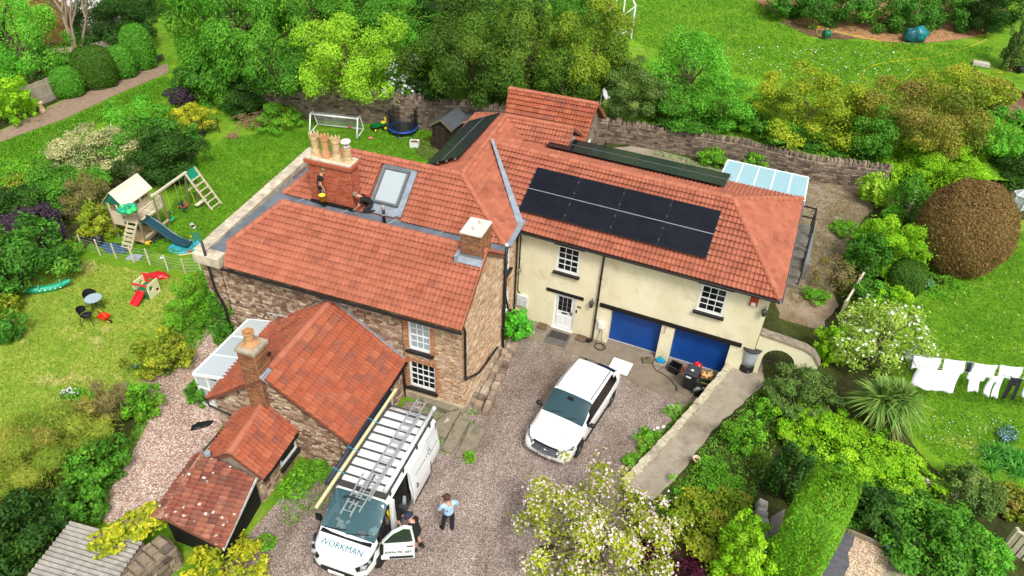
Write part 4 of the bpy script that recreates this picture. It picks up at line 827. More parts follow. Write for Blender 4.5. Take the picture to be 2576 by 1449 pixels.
# ---------------------------------------------------------------- annex behind
AX = thing('rear_annex', 'rear stone annex with a plain orange tiled roof and white door', 'building', Sp(0, 0), PS)
zr_, br_, ze_, be_ = 5.6, 18.2, 4.05, 16.2; deck = MB(); ra = bpy.data.objects.new('roof', bpy.data.meshes.new('roof')); COL.objects.link(ra); ra.parent = AX; tl = tileset(ra, AX, M_tile2)
tile_plane([(-4.5, be_, ze_), (-.1, be_, ze_), (.05, br_, zr_), (-4.9, br_, zr_)], tl, deck, .28, .32); tile_plane([(.05, 20.2, 4.05), (-4.9, 20.2, 4.05), (-4.9, br_, zr_), (.05, br_, zr_)], tl, deck, .3); tl.flush(260)
me = bpy.data.meshes.new('roof'); me.from_pydata(deck.v, [], deck.f); me.materials.append(M_felt); ra.data = me; ridge_line((-4.9, br_, zr_), (.05, br_, zr_), ra)
wall = MB(); wall.poly([(-.15, 16.4, 0), (-.15, 20.0, 0), (-.15, 20.0, 4.0), (-.15, 18.2, 5.45), (-.15, 16.4, 4.0)]); wall.poly([(-4.6, 16.4, 0), (-.15, 16.4, 0), (-.15, 16.4, 4.05), (-4.6, 16.4, 4.05)]); wall.poly([(-4.7, 20.0, 0), (-4.7, 16.4, 0), (-4.7, 16.4, 4.0), (-4.7, 18.2, 5.45), (-4.7, 20.0, 4.0)])
aw = wall.build('wall', M_mortar2, AX); st = Pieces('stone', 'stone_field', aw, M_stoneG, AX); lay(st, SVG, (-.15, 16.4, 0), Y, Z, X, 3.6, 5.5, (.08, .15), (.15, .4), .04, [(.3, 1.2, 2.0, 3.9)], [(0, 0), (3.6, 0), (3.6, 4.0), (1.8, 5.4), (0, 4.0)]); st.flush(120)
window(AX, (-.12, 16.7, 2.0), Y, Z, X, .9, 1.9, 1, 2, sash=False, name='glazed_door', d=.03)
MB().beam((.05, br_-.05, zr_+.02), (.1, 20.3, 4.0), .05, .2).build('bargeboard', plain('a0583c', .8), AX); MB().bb(-1.3, -.1, 15.2, 16.2, 3.7, 3.78).build('lead_flat', M_lead, AX); MB().sph((-.7, 15.7, 3.88), .1).build('ball', plain('a8d03a', .7), AX)
sd = thing('satellite_dish', 'small grey satellite dish on the annex ridge end', 'dish', Sp(.1, 18.4, 5.75), PS)
MB().lathe([(.02, .0), (.2, .03), (.3, .1), (.29, .11), (.19, .045), (.02, .015)], 14, Matrix.Translation((.1, 0, .35)) @ Matrix.Rotation(1.1, 4, 'Y')).tube([(0, 0, -.2), (0, 0, .3), (.1, 0, .35)], .02, 6).tube([(.12, 0, .3), (.4, 0, .25)], .012, 5).box((.42, 0, .25), (.08, .06, .06)).build('dish', plain('c0c2c4', .5), sd)
# ---------------------------------------------------------------- glass canopy behind the wing
GC = thing('glass_canopy', 'white framed glass lean-to canopy behind the cream wing', 'canopy', Fp(0, 0), PF)
fr = MB(); xa, xb, ya, yb, za, zb2 = 5.4, 9.45, 9.6, 12.5, 3.75, 3.5
for i in range(6): x = xa+(xb-xa)*i/5; fr.beam((x, ya, za), (x, yb, zb2), .07, .08)
fr.beam((xa, yb, zb2), (xb, yb, zb2), .08, .1).beam((xa, ya, za), (xb, ya, za), .08, .1)
for x in (xa, xb): fr.bb(x-.05, x+.05, yb-.05, yb+.05, .75, zb2); fr.bb(x-.05, x+.05, ya-.05, ya+.05, .75, za)
fr.build('frame', plain('eef2f3', .35, var=.03, name='white_upvc'), GC); M_canopy = glass('pale_blue_glass', 'a8d4dc', .06, .75)
for i in range(5):
    a, b = xa+(xb-xa)*i/5+.035, xa+(xb-xa)*(i+1)/5-.035; MB().add([(a, ya, za+.02), (b, ya, za+.02), (b, yb, zb2+.02), (a, yb, zb2+.02), (a, ya, za+.03), (b, ya, za+.03), (b, yb, zb2+.03), (a, yb, zb2+.03)], [(0, 3, 2, 1), (4, 5, 6, 7), (0, 1, 5, 4), (1, 2, 6, 5), (2, 3, 7, 6), (3, 0, 4, 7)]).build('glass_pane', M_canopy, GC)
MB().bb(xa+.1, xb-.1, ya+.1, yb-.1, .76, .80).build('decking', plain('a8c0c4', .7, var=.1), GC)
# ---------------------------------------------------------------- arched gateway, low wall, outside steps
AW = thing('arched_garden_wall', 'cream rendered garden wall with a round arch and iron gate', 'wall', Fp(8.98, .1, .4), PF)
poly = [(0, 0), (.35, 0), (.35, 1.2)]+[(.95+.6*math.cos(t), 1.2+.6*math.sin(t)) for t in np.linspace(math.pi, 0, 11)]+[(1.55, 0), (2.35, 0), (2.35, 1.6), (2.05, 2.0), (1.7, 2.15), (0, 2.3)]
Mw = Matrix(((1, 0, 0, 0), (0, 0, -1, .32), (0, 1, 0, 0), (0, 0, 0, 1)))
MB().prism(poly, 0, .32, Mw).build('wall', M_cream, AW, fixn=True); cp = MB()
for p, q in (((0, 2.33), (.85, 2.26)), ((.86, 2.26), (1.7, 2.18)), ((1.7, 2.18), (2.06, 2.03)), ((2.06, 2.03), (2.38, 1.62))): cp.beam((p[0], .16, p[1]), (q[0], .16, q[1]), .42, .06)
cp.build('coping', plain('8a7f6e', .95, var=.3, bmp=.4, name='lichened_coping'), AW); gt = MB()
for k in range(9): x = .39+k*.14; gt.tube([(x, .16, .06), (x, .16, 1.18+.58*math.sqrt(max(0, 1-((x-.95)/.62)**2)))], .011, 5)
gt.tube([(.37, .16, .15), (1.53, .16, .15)], .014, 5).tube([(.37, .16, 1.0), (1.53, .16, 1.0)], .014, 5).tube([(.95+.58*math.cos(t), .16, 1.2+.58*math.sin(t)) for t in np.linspace(math.pi, 0, 11)], .016, 5)
gt.build('gate', plain('241f1c', .6, name='black_iron'), AW)
lwm = thing('low_retaining_wall', 'low crumbling concrete wall between the gravel drive and the ramp', 'wall', (LW[0].x, LW[0].y, 0), 0)
body = MB(); stp = Pieces('stone', 'stone_field', lwm, M_stoneG, lwm); pts = [Vector((p.x-LW[0].x, p.y-LW[0].y, 0)) for p in LW]; e0 = (pts[1]-pts[0]).normalized(); pts[0] = pts[0]-e0*.25; pts.append(pts[-1]+(pts[-1]-pts[-2]).normalized()*.5); rnd = random.Random(3)
for p, q in zip(pts, pts[1:]):
    d = (q-p).normalized(); x = Vector((d.y, -d.x, 0)); x = x if x.x > 0 else -x; n = max(1, int((q-p).length/.22))
    for k in range(n):
        a, b = p.lerp(q, k/n), p.lerp(q, (k+1)/n); w0, h0 = .0, .9+rnd.uniform(-.03, .03)
        body.add([a-Z*.2, a+x*.26-Z*.2, b+x*.26-Z*.2, b-Z*.2, a+x*rnd.uniform(-.02, .02)+Z*h0, a+x*(.26+rnd.uniform(-.02, .03))+Z*h0, b+x*(.26+rnd.uniform(-.02, .03))+Z*h0, b+x*rnd.uniform(-.02, .02)+Z*h0], [(0, 1, 5, 4), (1, 2, 6, 5), (2, 3, 7, 6), (3, 0, 4, 7), (4, 5, 6, 7)])
body.build('wall', surf('old_concrete', [(1.4, ['b0a690', 'c8c0ac', '8e8470'], [.3, .5, .72], 0), (8, [(.65, .65, .6, 1), (1.15, 1.15, 1.1, 1)], [.3, .7], -1.)], .95, .6, 30), lwm, fixn=True)
SS = thing('outside_steps', 'grey concrete outside steps with black railing at the gable end', 'steps', Fp(9.25, 6.6, .75), PF)
for k in range(5): MB().bb(0, .95, k*.52, k*.52+.56 if k < 4 else 4.4, 0, .2+k*.2).build('step' if k < 4 else 'landing', plain('6f6b62', .9, var=.25, scale=4, bmp=.4, name='damp_concrete_step'), SS, bevel=.012)
rl_ = MB()
for y, z in ((2.1, 1.0), (3.2, 1.0), (4.35, 1.0)): rl_.bb(.9, .97, y, y+.07, z-.9, z+.95)
rl_.beam((.935, 2.05, 1.95), (.935, 4.45, 1.95), .09, .05).beam((.935, 4.4, 1.95), (0.05, 4.4, 1.95), .09, .05).beam((.05, 3.4, 1.95), (.93, 3.4, 1.95), .07, .05).beam((.05, 4.4, 1.95), (.05, 2.6, 1.95), .07, .05).bb(.02, .08, 4.35, 4.42, .1, 1.95).bb(.02, .08, 2.6, 2.67, .8, 1.95).beam((.935, 0.1, .9), (.935, 2.1, 1.95), .05, .05).beam((.935, .1, .15), (.935, .1, .95), .05, .05, (1, 0, 0)); rl_.build('railing', M_black, SS); MB().bb(.98, 1.16, .9, 4.5, .0, .95).build('side_wall', plain('787c80', .85, var=.15, name='grey_render'), SS)
# ---------------------------------------------------------------- back retaining wall with laid stones
BW = thing('rubble_garden_wall', 'long rubble stone retaining wall with upright coping stones behind the gardens', 'wall', (0, 0, 0), 0)
core = MB(); st = Pieces('stone', 'stone_field', BW, M_stoneG, BW); rnd = random.Random(6)
for (x0, y0), (x1, y1) in zip(WALL, WALL[1:]):
    p, q = Vector((x0, y0, 0)), Vector((x1, y1, 0)); d = (q-p).normalized(); nn = Vector((d.y, -d.x, 0)); L = (q-p).length; b = nn*-.45
    core.add([p-Z*.1, q-Z*.1, q+Z*2.0, p+Z*2.0, p+b-Z*.1, q+b-Z*.1, q+b+Z*2.0, p+b+Z*2.0], [(0, 1, 2, 3), (3, 2, 6, 7), (5, 4, 7, 6)])
    if 3 < x0 < 6 or x0 < -3: lay(st, SVG, p, d, Z, nn, L, 2.0, (.1, .2), (.16, .45), .05, gap=.02)
    elif x0 >= 6: lay(st, SVG, p, d, Z, nn, L, 2.0, (.1, .2), (.16, .45), .045, gap=.02)
    s = 0
    while s < L:
        w = rnd.uniform(.08, .2); h = rnd.uniform(.15, .32); M = Matrix.Translation(p+d*s-nn*.2+Z*2.0) @ Matrix.Rotation(math.atan2(d.y, d.x)+rnd.uniform(-.15, .15), 4, 'Z') @ Matrix.Diagonal((w, .38, h, 1)); st.add(rnd.choice(SVG), M); s += w+.02
core.build('core', M_mortar2, BW); st.flush(300)
# ============================================================ vehicles
def catmull(xs, ys, xq):
    xs = np.asarray(xs, float); ys = np.asarray(ys, float); out = []
    m = np.zeros_like(ys); d = np.diff(ys)/np.diff(xs); m[1:-1] = np.where(d[:-1]*d[1:] > 0, 2*d[:-1]*d[1:]/(d[:-1]+d[1:]+1e-12), 0); m[0], m[-1] = d[0], d[-1]
    i = np.clip(np.searchsorted(xs, xq)-1, 0, len(xs)-2); h = xs[i+1]-xs[i]; t = (xq-xs[i])/h
    return (2*t**3-3*t**2+1)*ys[i]+(t**3-2*t**2+t)*h*m[i]+(-2*t**3+3*t**2)*ys[i+1]+(t**3-t**2)*h*m[i+1]
def loft_body(rows, nx, ring, partf, ends=True):
    """rows: station table (x, params...). ring(params)-> half outline [(y,z)...] from bottom centre to top centre"""
    R = np.array(rows, float); xq = np.linspace(R[0, 0], R[-1, 0], nx); Pm = np.stack([catmull(R[:, 0], R[:, k], xq) for k in range(1, R.shape[1])], 1)
    V = []
    for x, p in zip(xq, Pm):
        h = ring(*p); V.append([(x, -y, z) for y, z in h]+[(x, y, z) for y, z in h[::-1][1:]])
    nr = len(V[0]); parts = {}
    for i in range(nx-1):
        for j in range(nr-1):
            q = [V[i][j], V[i+1][j], V[i+1][j+1], V[i][j+1]]; c = np.mean(q, 0); nm = partf(c, j if j < (nr-1)/2 else nr-2-j, c[1])
            if nm: parts.setdefault(nm, []).append(((i, j), (i+1, j), (i+1, j+1), (i, j+1)))
    if ends:
        parts.setdefault('body', []).append(tuple((0, j) for j in range(nr))); parts['body'].append(tuple((nx-1, j) for j in range(nr))[::-1])
    return V, parts
def loft_build(V, fl, name, mat, parent, off=0):
    idx = {}; mb = MB()
    for f in fl:
        q = []
        for k in f:
            if k not in idx: idx[k] = len(mb.v); mb.v.append(V[k[0]][k[1]])
            q.append(idx[k])
        mb.f.append(q)
    o = mb.build(name, mat, parent, fixn=False); return auto_smooth(o, 40)
M_car = plain('f4f5f5', .25, var=.015, name='white_car_paint', coat=1.0); M_van = plain('eef1f2', .32, var=.04, scale=2, name='white_van_paint', coat=.6)
M_carglass = glass('car_glass', '304a50', .03); M_sideglass = glass('privacy_glass', '0a0d10', .04); M_dark = plain('141516', .5, var=.2, name='black_plastic'); M_tyre = plain('1a1a1b', .85, var=.2, name='tyre_rubber'); M_alloy = plain('5c6064', .35, .7, name='dark_alloy'); M_chrome = plain('c8ccd0', .2, .9, name='chrome'); M_lamp = glass('headlamp_glass', '9aa4aa', .08)
CARS = .965
def wheel(parent, x, y, r, w, spokes=5, side=1):
    M = Matrix.Translation((x, y, r)) @ Matrix.Rotation(R_(90)*-side, 4, 'X')
    o = MB().lathe([(r*.62, -w/2), (r*.93, -w/2), (r, -w*.35), (r, w*.35), (r*.93, w/2), (r*.66, w/2), (r*.62, w*.3)], 24, M, cap=False).build('wheel', M_tyre, parent, True)
    rim = MB().lathe([(r*.66, w*.3), (r*.66, w*.46), (r*.6, w*.46), (r*.58, w*.2)], 24, M, cap=False).lathe([(.0005, w*.42), (r*.14, w*.42), (r*.16, w*.25)], 12, M)
    for k in range(spokes):
        a = 2*math.pi*k/spokes
        for s in (-.11, .11): rim.add([M @ Vector((math.cos(a+s*1.5)*r*.1, math.sin(a+s*1.5)*r*.1, w*.36)), M @ Vector((math.cos(a+s-.06)*r*.6, math.sin(a+s-.06)*r*.6, w*.43)), M @ Vector((math.cos(a+s+.06)*r*.6, math.sin(a+s+.06)*r*.6, w*.43))], [(0, 1, 2)])
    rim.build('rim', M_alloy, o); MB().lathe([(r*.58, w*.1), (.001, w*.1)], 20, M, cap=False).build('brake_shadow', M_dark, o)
    return o
def tilt_thing(o, fx, fy, L):
    """rest a long thing on the sloping drive"""
    p = o.location; d = Vector((fx, fy)); z1, z0 = zm(p.x+fx*L, p.y+fy*L), zm(p.x-fx*L, p.y-fy*L); return math.atan2(z1-z0, 2*L), (z0+z1)/2
def vehicle(name, label, cat, cx, cy, head, L):
    fx, fy = math.cos(head), math.sin(head); o = thing(name, label, cat, (cx, cy, 0), 0); p, z = tilt_thing(o, fx, fy, L)
    o.location.z = z+.012; o.rotation_mode = 'ZYX'; o.rotation_mode = 'XYZ'; M = Matrix.Rotation(head, 4, 'Z') @ Matrix.Rotation(-p, 4, 'Y'); o.rotation_euler = M.to_euler(); return o
# ---------------------------------------------------------------- white electric SUV
CAR = vehicle('parked_car', 'white electric SUV parked on the gravel before the garages', 'car', 2.50, 18.30, R_(-117.9), 1.5)
rows = [(-2.48, .70, .70, .90, .56, .34), (-2.44, .86, .92, 1.06, .72, .30), (-2.28, .94, 1.06, 1.22, .76, .27), (-1.98, .97, 1.08, 1.44, .74, .25), (-1.6, .98, 1.07, 1.60, .74, .24), (-.9, .985, 1.04, 1.68, .76, .23), (-.2, .985, 1.02, 1.70, .77, .23), (.25, .98, 1.01, 1.66, .76, .23), (.6, .98, 1.0, 1.50, .77, .23), (1.0, .98, .99, 1.25, .80, .23), (1.22, .975, .98, 1.12, .80, .23), (1.6, .965, .93, 1.08, .72, .23), (2.05, .945, .86, 1.01, .64, .24), (2.3, .88, .78, .91, .55, .27), (2.42, .78, .66, .79, .48, .30), (2.48, .64, .52, .62, .4, .36)]
def carring(w, zbelt, ztop, wt, zl):
    g = zbelt-zl; return [(0, zl), (w*.86, zl), (w*.96, zl+.08), (w*.995, zl+g*.3), (w, zl+g*.55), (w*.985, zl+g*.82), (w*.95, zbelt), (w*.95+(wt-w*.95)*.5, zbelt+(ztop-zbelt)*.52), (wt+.03, zbelt+(ztop-zbelt)*.86), (wt-.06, ztop-.035), (wt*.55, ztop-.008), (0, ztop)]
AX_ = (1.49, -1.51)
def carpart(c, j, y):
    x, z = c[0], c[2]
    for ax in AX_:
        if j in (0, 1, 2, 3, 4) and (x-ax)**2+(z-.37)**2 < .43**2 and abs(y) > .6: return None
    if j in (8, 9, 10) and .32 < x < 1.16: return 'windscreen'
    if j in (6, 7) and -1.9+.9*max(0, z-1.15) < x < 1.0-(z-1.0)*1.15: return 'side_window'
    if j in (8, 9, 10) and -2.26 < x < -1.78: return 'rear_window'
    if j in (1, 2) and -1.1 < x < 1.1 and False: return 'sill'
    return 'body'
V, parts = loft_body(rows, 150, carring, carpart); parts['body'] += parts.pop('pillar', [])
for k, m in (('body', M_car), ('windscreen', M_carglass), ('side_window', M_sideglass), ('rear_window', M_sideglass)): loft_build(V, parts[k], k, m, CAR)
for ax in AX_:
    for s in (1, -1): wheel(CAR, ax, s*.86, .375, .25, 5, s)
MB().bb(-2.2, 2.1, -.78, .78, .2, .6).build('underbody', M_dark, CAR)
M_grille = piece('grille_slats', ['2a3440', '56626e', '1c242c'], .35, 10, .2, 0)
gr = MB(); 
def nose(y, dz, dx=0): z = .68+dz; return Vector((float(np.interp(z, [.4, .62, .78, .9], [2.5, 2.49, 2.44, 2.32]))-.14*y*y+.035+dx, y, z))
gp_ = [nose(y, .17, .0) for y in np.linspace(-.52, .52, 9)]+[nose(y, -.15+.08*abs(y), .012) for y in np.linspace(.52, -.52, 9)]
gr.add(gp_+[p-X*.12 for p in gp_], [tuple(range(18))]+[(i, (i+1) % 18, 18+(i+1) % 18, 18+i) for i in range(18)]); go = gr.build('grille', M_dark, CAR, fixn=True)
sl2 = MB()
for k in range(7): sl2.tube([nose(y, -.1+k*.038, .014) for y in np.linspace(-.47, .47, 9)], .007, 4)
sl2.build('slats', M_chrome, go); st_ = MB(); C0 = nose(0, .01, .035)
st_.tube([C0+Vector((0, math.cos(t)*.1, math.sin(t)*.1)) for t in np.linspace(0, 6.2832, 19)], .012, 5, cap=False)
for k in range(3): a = math.pi/2+k*2*math.pi/3; st_.tube([C0, C0+Vector((.0, math.cos(a)*.1, math.sin(a)*.1))], [.018, .005], 5)
st_.build('star_emblem', M_chrome, go)
for s in (1, -1):
    hp = [(2.42, s*.5, .80), (2.28, s*.74, .86), (1.98, s*.93, .92), (2.06, s*.915, .82), (2.3, s*.77, .73), (2.425, s*.53, .68)]
    h = MB().add([Vector(p)+Vector((.03, s*.012, .03)) for p in hp]+[Vector(p)-Vector((.08, s*.05, .03)) for p in hp], [tuple(range(6))]+[(i, (i+1) % 6, 6+(i+1) % 6, 6+i) for i in range(6)]).build('headlight', M_dark, CAR, fixn=True)
    MB().tube([Vector(p)+Vector((.04, s*.02, .03)) for p in hp[:3]], .016, 5).build('light_strip', M_lamp, h)
    MB().sph((2.33, s*.73, .45), .085, 8, 6, (.5, 1, 1)).build('air_intake', M_dark, CAR)
    mr = MB().sph((.86, s*1.1, 1.08), .13, 10, 6, (.75, .95, .75)).beam((.9, s*.95, 1.02), (.88, s*1.02, 1.05), .08, .06).build('door_mirror', M_dark, CAR, True)
    MB().tube([(-1.7, s*.68, 1.62), (-1.6, s*.69, 1.66), (-.4, s*.71, 1.73), (.15, s*.70, 1.71), (.25, s*.70, 1.67)], .014, 6).build('roof_rail', M_dark, CAR)
    for hx_ in (.1, -.85): MB().tube([(hx_, s*.995, .93), (hx_-.2, s*.995, .93)], .016, 5).build('door_handle', M_car, CAR)
    MB().bb(1.32, 1.52, s*.965-.02, s*.965+.02, .72, .82).build('fender_badge', M_dark, CAR); MB().tube([(-1.0, s*.97, .3), (1.0, s*.97, .3)], .03, 5).build('sill_trim', M_dark, CAR)
    MB().box((-2.4, s*.62, .93), (.1, .3, .1), s*-.35).build('tail_light', plain('7a1416', .25, name='red_lens'), CAR)
np_ = MB().box((2.49, 0, .40), (.02, .54, .12)).build('number_plate', plain('f0f0ea', .4, name='plate_white'), CAR); MB().box((2.505, -.24, .40), (.01, .05, .11)).build('green_flash', plain('1c9c4c', .4), np_)
lettering('EJ71 JVH', .1, M_black, np_, Matrix.Translation((2.504, -.19, .365)) @ Matrix.Rotation(R_(90), 4, 'Z') @ Matrix.Rotation(R_(90), 4, 'X'))
MB().tube([(1.12, -.6, 1.16), (1.0, -.1, 1.27)], .012, 4).tube([(1.14, .1, 1.17), (1.02, .55, 1.26)], .012, 4).build('wiper', M_dark, CAR); MB().box((.5, 0, 1.58), (.12, .22, .05)).build('camera_housing', M_dark, CAR)
MB().tube([(1.66+.0, -.72, .99), (2.2, -.62, .93)], .004, 3).build('bonnet_seam', M_dark, CAR)
CAR.scale = (CARS,)*3
# ---------------------------------------------------------------- white panel van
VAN = vehicle('work_van', 'white panel van with loaded roof rack and its side doors standing open', 'van', -3.93, 13.88, R_(-106.8), 1.6)
rows = [(-2.66, .93, 1.0, 1.86, .78, .36), (-2.62, .99, 1.05, 1.95, .84, .32), (-2.3, 1.0, 1.1, 2.0, .86, .28), (0, 1.0, 1.1, 2.03, .87, .28), (.7, 1.0, 1.1, 2.01, .86, .28), (1.0, 1.0, 1.1, 1.94, .84, .28), (1.35, 1.0, 1.1, 1.68, .84, .28), (1.75, .99, 1.09, 1.38, .86, .28), (1.95, .98, 1.07, 1.24, .84, .28), (2.2, .95, 1.0, 1.13, .76, .28), (2.45, .88, .9, 1.0, .66, .28), (2.58, .78, .76, .86, .56, .3), (2.64, .64, .56, .66, .44, .34)]
WX = (1.72, -1.55)
def vanpart(c, j, y):
    x, z = c[0], c[2]
    for ax in WX:
        if j in (0, 1, 2, 3, 4) and (x-ax)**2+(z-.36)**2 < .42**2 and abs(y) > .62: return None
    left = y > 0
    if left and j in range(1, 9) and -.32 < x < .74 and z < 1.86 and z > .4: return None      # sliding door opening
    if left and j in range(1, 8) and .86 < x < 1.78 and z > .4 and z < 1.86-max(0, x-.95)*.68: return None    # cab door opening
    if j in (8, 9, 10) and .98 < x < 1.92: return 'windscreen'
    if not left and j in (6, 7) and .95 < x < 1.68-(z-1.1)*.7: return 'side_window'
    return 'body'
V, parts = loft_body(rows, 170, carring, vanpart)
for k, m in (('body', M_van), ('windscreen', glass('van_glass', '4a7078', .04, .62)), ('side_window', M_carglass)): loft_build(V, parts[k], k, m, VAN)
for ax in WX:
    for s in (1, -1): wheel(VAN, ax, s*.88, .365, .23, 6, s)
it = MB().bb(-2.5, .8, -.9, .93, .40, .46).bb(-2.55, -2.5, -.9, .9, .46, 1.85).bb(-.38, -.34, -.9, .82, .46, 1.85).bb(-2.5, .8, -.93, -.9, .46, 1.85).bb(.78, .82, -.9, .55, .46, 1.75).bb(.82, 1.9, -.9, .9, .36, .44).bb(1.75, 1.95, -.85, .85, .44, 1.05).build('interior', plain('26231f', .9, var=.4, scale=8, name='dark_van_interior'), VAN)
MB().bb(1.28, 1.9, -.8, .8, 1.0, 1.1).build('dashboard', M_dark, VAN); MB().bb(.95, 1.4, .15, .68, .55, .75).bb(.85, 1.0, .15, .68, .75, 1.45).bb(.95, 1.4, -.75, -.1, .55, .75).bb(.85, 1.0, -.75, -.1, .75, 1.45).build('seat', plain('2a2c2e', .9, name='seat_cloth'), VAN, bevel=.04)
MB().tube([(1.35+.08*math.sin(t), .42+.17*math.cos(t), 1.12+.16*math.sin(t)) for t in np.linspace(0, 6.28, 17)], .015, 5).build('steering_wheel', M_dark, VAN)
rnd = random.Random(4); cols = ['e8e4da', 'f2f0ea', 'c8d8dc', 'b83a34', 'e4e0c8', '8aa0a8', '3c3c3a', 'ddd8c0']
for k in range(13): MB().box((rnd.uniform(1.35, 1.85), rnd.uniform(-.72, .72), 1.11+rnd.uniform(0, .03)), (rnd.uniform(.08, .2), rnd.uniform(.1, .26), rnd.uniform(.01, .05)), rnd.uniform(0, 3)).build('dashboard_clutter', plain(cols[k % 8], .7), VAN)
for k in range(12): MB().box((rnd.uniform(-.2, .65), rnd.uniform(.1, .85), .52+rnd.uniform(0, .12)), (rnd.uniform(.1, .3), rnd.uniform(.1, .3), rnd.uniform(.08, .3)), rnd.uniform(0, 3)).build('tool_box', plain(['2c2a28', '5c5a56', '8e8c86', '3a3c40', '9aa4ac', '77705f'][k % 6], .8), VAN, bevel=.02)
MB().lathe([(.1, 0), (.14, .28)], 12, Matrix.Translation((.66, .78, .78))).build('bucket', plain('e2c400', .5), VAN)
MB().bb(-.34, .78, .93, .99, .36, .41).build('door_track', M_chrome, VAN); MB().bb(.74, .9, .86, .985, .4, 1.9).build('door_pillar', M_van, VAN, bevel=.02)
# sliding door pushed back
dz = MB(); prof = [(1.07, .32), (1.085, .55), (1.09, .9), (1.06, 1.15), (.99, 1.6), (.95, 1.88)]
def panel(prof, x0, x1, name, mat, parent, th=.05):
    vs = []; fs = []; n = len(prof)
    for x in (x0, x1): vs += [(x, y, z) for y, z in prof]+[(x, y-th, z) for y, z in prof[::-1]]
    m = 2*n; fs = [tuple(range(m)), tuple(range(m, 2*m))[::-1]]+[(i, m+i, m+(i+1) % m, (i+1) % m) for i in range(m)]
    o = MB().add(vs, fs).build(name, mat, parent, fixn=True, bevel=.012); return auto_smooth(o, 40)
sdr = panel(prof, -1.62, -.36, 'sliding_door', M_van, VAN); MB().tube([(-.55, 1.1, .95), (-.62, 1.115, 1.05), (-.55, 1.1, 1.15)], .02, 6).build('handle', M_dark, sdr); MB().bb(-1.6, -.38, 1.075, 1.1, .36, .42).build('rubbing_strip', M_dark, sdr)
lettering('WORKMAN', .22, plain('2c5c6c', .5), sdr, Matrix.Translation((-.6, 1.035, 1.38)) @ Matrix.Rotation(R_(180), 4, 'Z') @ Matrix.Rotation(R_(68), 4, 'X'), 'lettering')
MB().tube([(-2.45, .985, 1.15), (-.4, .99, 1.15)], .012, 4).build('side_rail', M_chrome, VAN)
# cab door swung open about its front edge
HD = bpy.data.objects.new('cab_door', bpy.data.meshes.new('x')); 
pd = [(0, .36), (-.98, .36), (-1.0, .6), (-1.0, 1.12), (-.93, 1.80), (-.72, 1.86), (-.38, 1.62), (0, 1.12)]
wd = [(-.16, 1.12), (-.9, 1.14), (-.87, 1.7), (-.72, 1.77), (-.42, 1.55)]
cdm = MB(); n = 8
rim_ = [(0, .36), (-.98, .36), (-1.0, .6), (-1.0, 1.10), (0, 1.10)]
M0 = Matrix(((1, 0, 0, 0), (0, 0, -1, 0), (0, 1, 0, 0), (0, 0, 0, 1)))
cdm.prism(rim_, -.035, .035, M0)
fpts = [(0, 1.10), (-.38, 1.62), (-.72, 1.86), (-.93, 1.80), (-1.0, 1.10)]
for p, q in zip(fpts, fpts[1:]): cdm.beam((p[0], 0, p[1]), (q[0], 0, q[1]), .05, .09, (0, 1, 0))
cd = cdm.build('cab_door', M_van, VAN, fixn=True)
HM = Matrix.Translation((1.80, .98, 0)) @ Matrix.Rotation(R_(-66), 4, 'Z'); cd.matrix_local = HM
MB().prism(wd+[(-.1, 1.14)], -.006, .006, M0).build('window_glass', glass('door_glass', '2a3c34', .03, .8), cd, fixn=True); MB().bb(-.06, -.02+.0, -.02, .02, 1.1, 1.62).build('quarter_bar', M_dark, cd)
MB().tube([(-.78, .05, .98), (-.86, .06, .99), (-.96, .05, .98)], .018, 6).build('handle', M_dark, cd); MB().bb(-.95, -.25, .03, .06, .42, .5).build('rubbing_strip', M_dark, cd)
lettering('07974 791 657', .13, plain('3a4448', .5), cd, Matrix.Translation((-.12, .045, .66)) @ Matrix.Rotation(R_(180), 4, 'Z') @ Matrix.Rotation(R_(90), 4, 'X'), 'telephone_number', bold=.002)
mm = MB().box((-.06, .2, 1.12), (.1, .24, .3)).beam((-.08, .02, 1.1), (-.08, .12, 1.1), .08, .06).build('door_mirror', M_dark, cd, bevel=.03, seg=2)
MB().box((1.62, -1.14, 1.15), (.1, .22, .28)).build('door_mirror', M_dark, VAN, bevel=.03, seg=2)
# front end
for s in (1, -1):
    hp = [(2.56, s*.56, .78), (2.36, s*.86, .92), (2.08, s*.955, 1.05), (2.2, s*.95, .86), (2.45, s*.86, .72), (2.585, s*.62, .66)]
    h = MB().add([Vector(p)+Vector((.07, s*.035, .07)) for p in hp]+[Vector(p)-Vector((.1, s*.06, .03)) for p in hp], [tuple(range(6))]+[(i, (i+1) % 6, 6+(i+1) % 6, 6+i) for i in range(6)]).build('headlight', M_dark, VAN, fixn=True)
    MB().sph((2.52, s*.79, .86), .1, 10, 6, (.7, 1.1, .8)).sph((2.36, s*.92, .97), .07, 10, 6, (.8, .7, .8)).build('lens', M_lamp, h)
    MB().add([(1.9, s*.96, 1.1), (2.12, s*.955, 1.06), (1.62, s*.975, 1.32), (1.9, s*.99, 1.08)], [(0, 1, 2), (1, 3, 2)]).build('corner_trim', M_dark, VAN)
def vnose(y, z, dx=0): return Vector((2.68-.2*y*y-max(0, z-.62)*.7+dx, y, z))
MB().tube([vnose(y, .80+.05*abs(y), .0) for y in np.linspace(-.48, .48, 9)], .022, 5).build('grille', M_dark, VAN)
MB().add([vnose(y, .5, .02) for y in np.linspace(-.85, .85, 13)]+[vnose(y, .3, .03) for y in np.linspace(-.85, .85, 13)]+[vnose(y, .5, -.2) for y in np.linspace(-.85, .85, 13)], [(i, i+1, 14+i, 13+i) for i in range(12)]+[(26+i, 27+i, i+1, i) for i in range(12)]).build('bumper', M_dark, VAN, fixn=True)
MB().sph(vnose(0, .84, .02), .1, 12, 6, (.25, 1.5, .6)).build('oval_emblem', M_chrome, VAN, True)
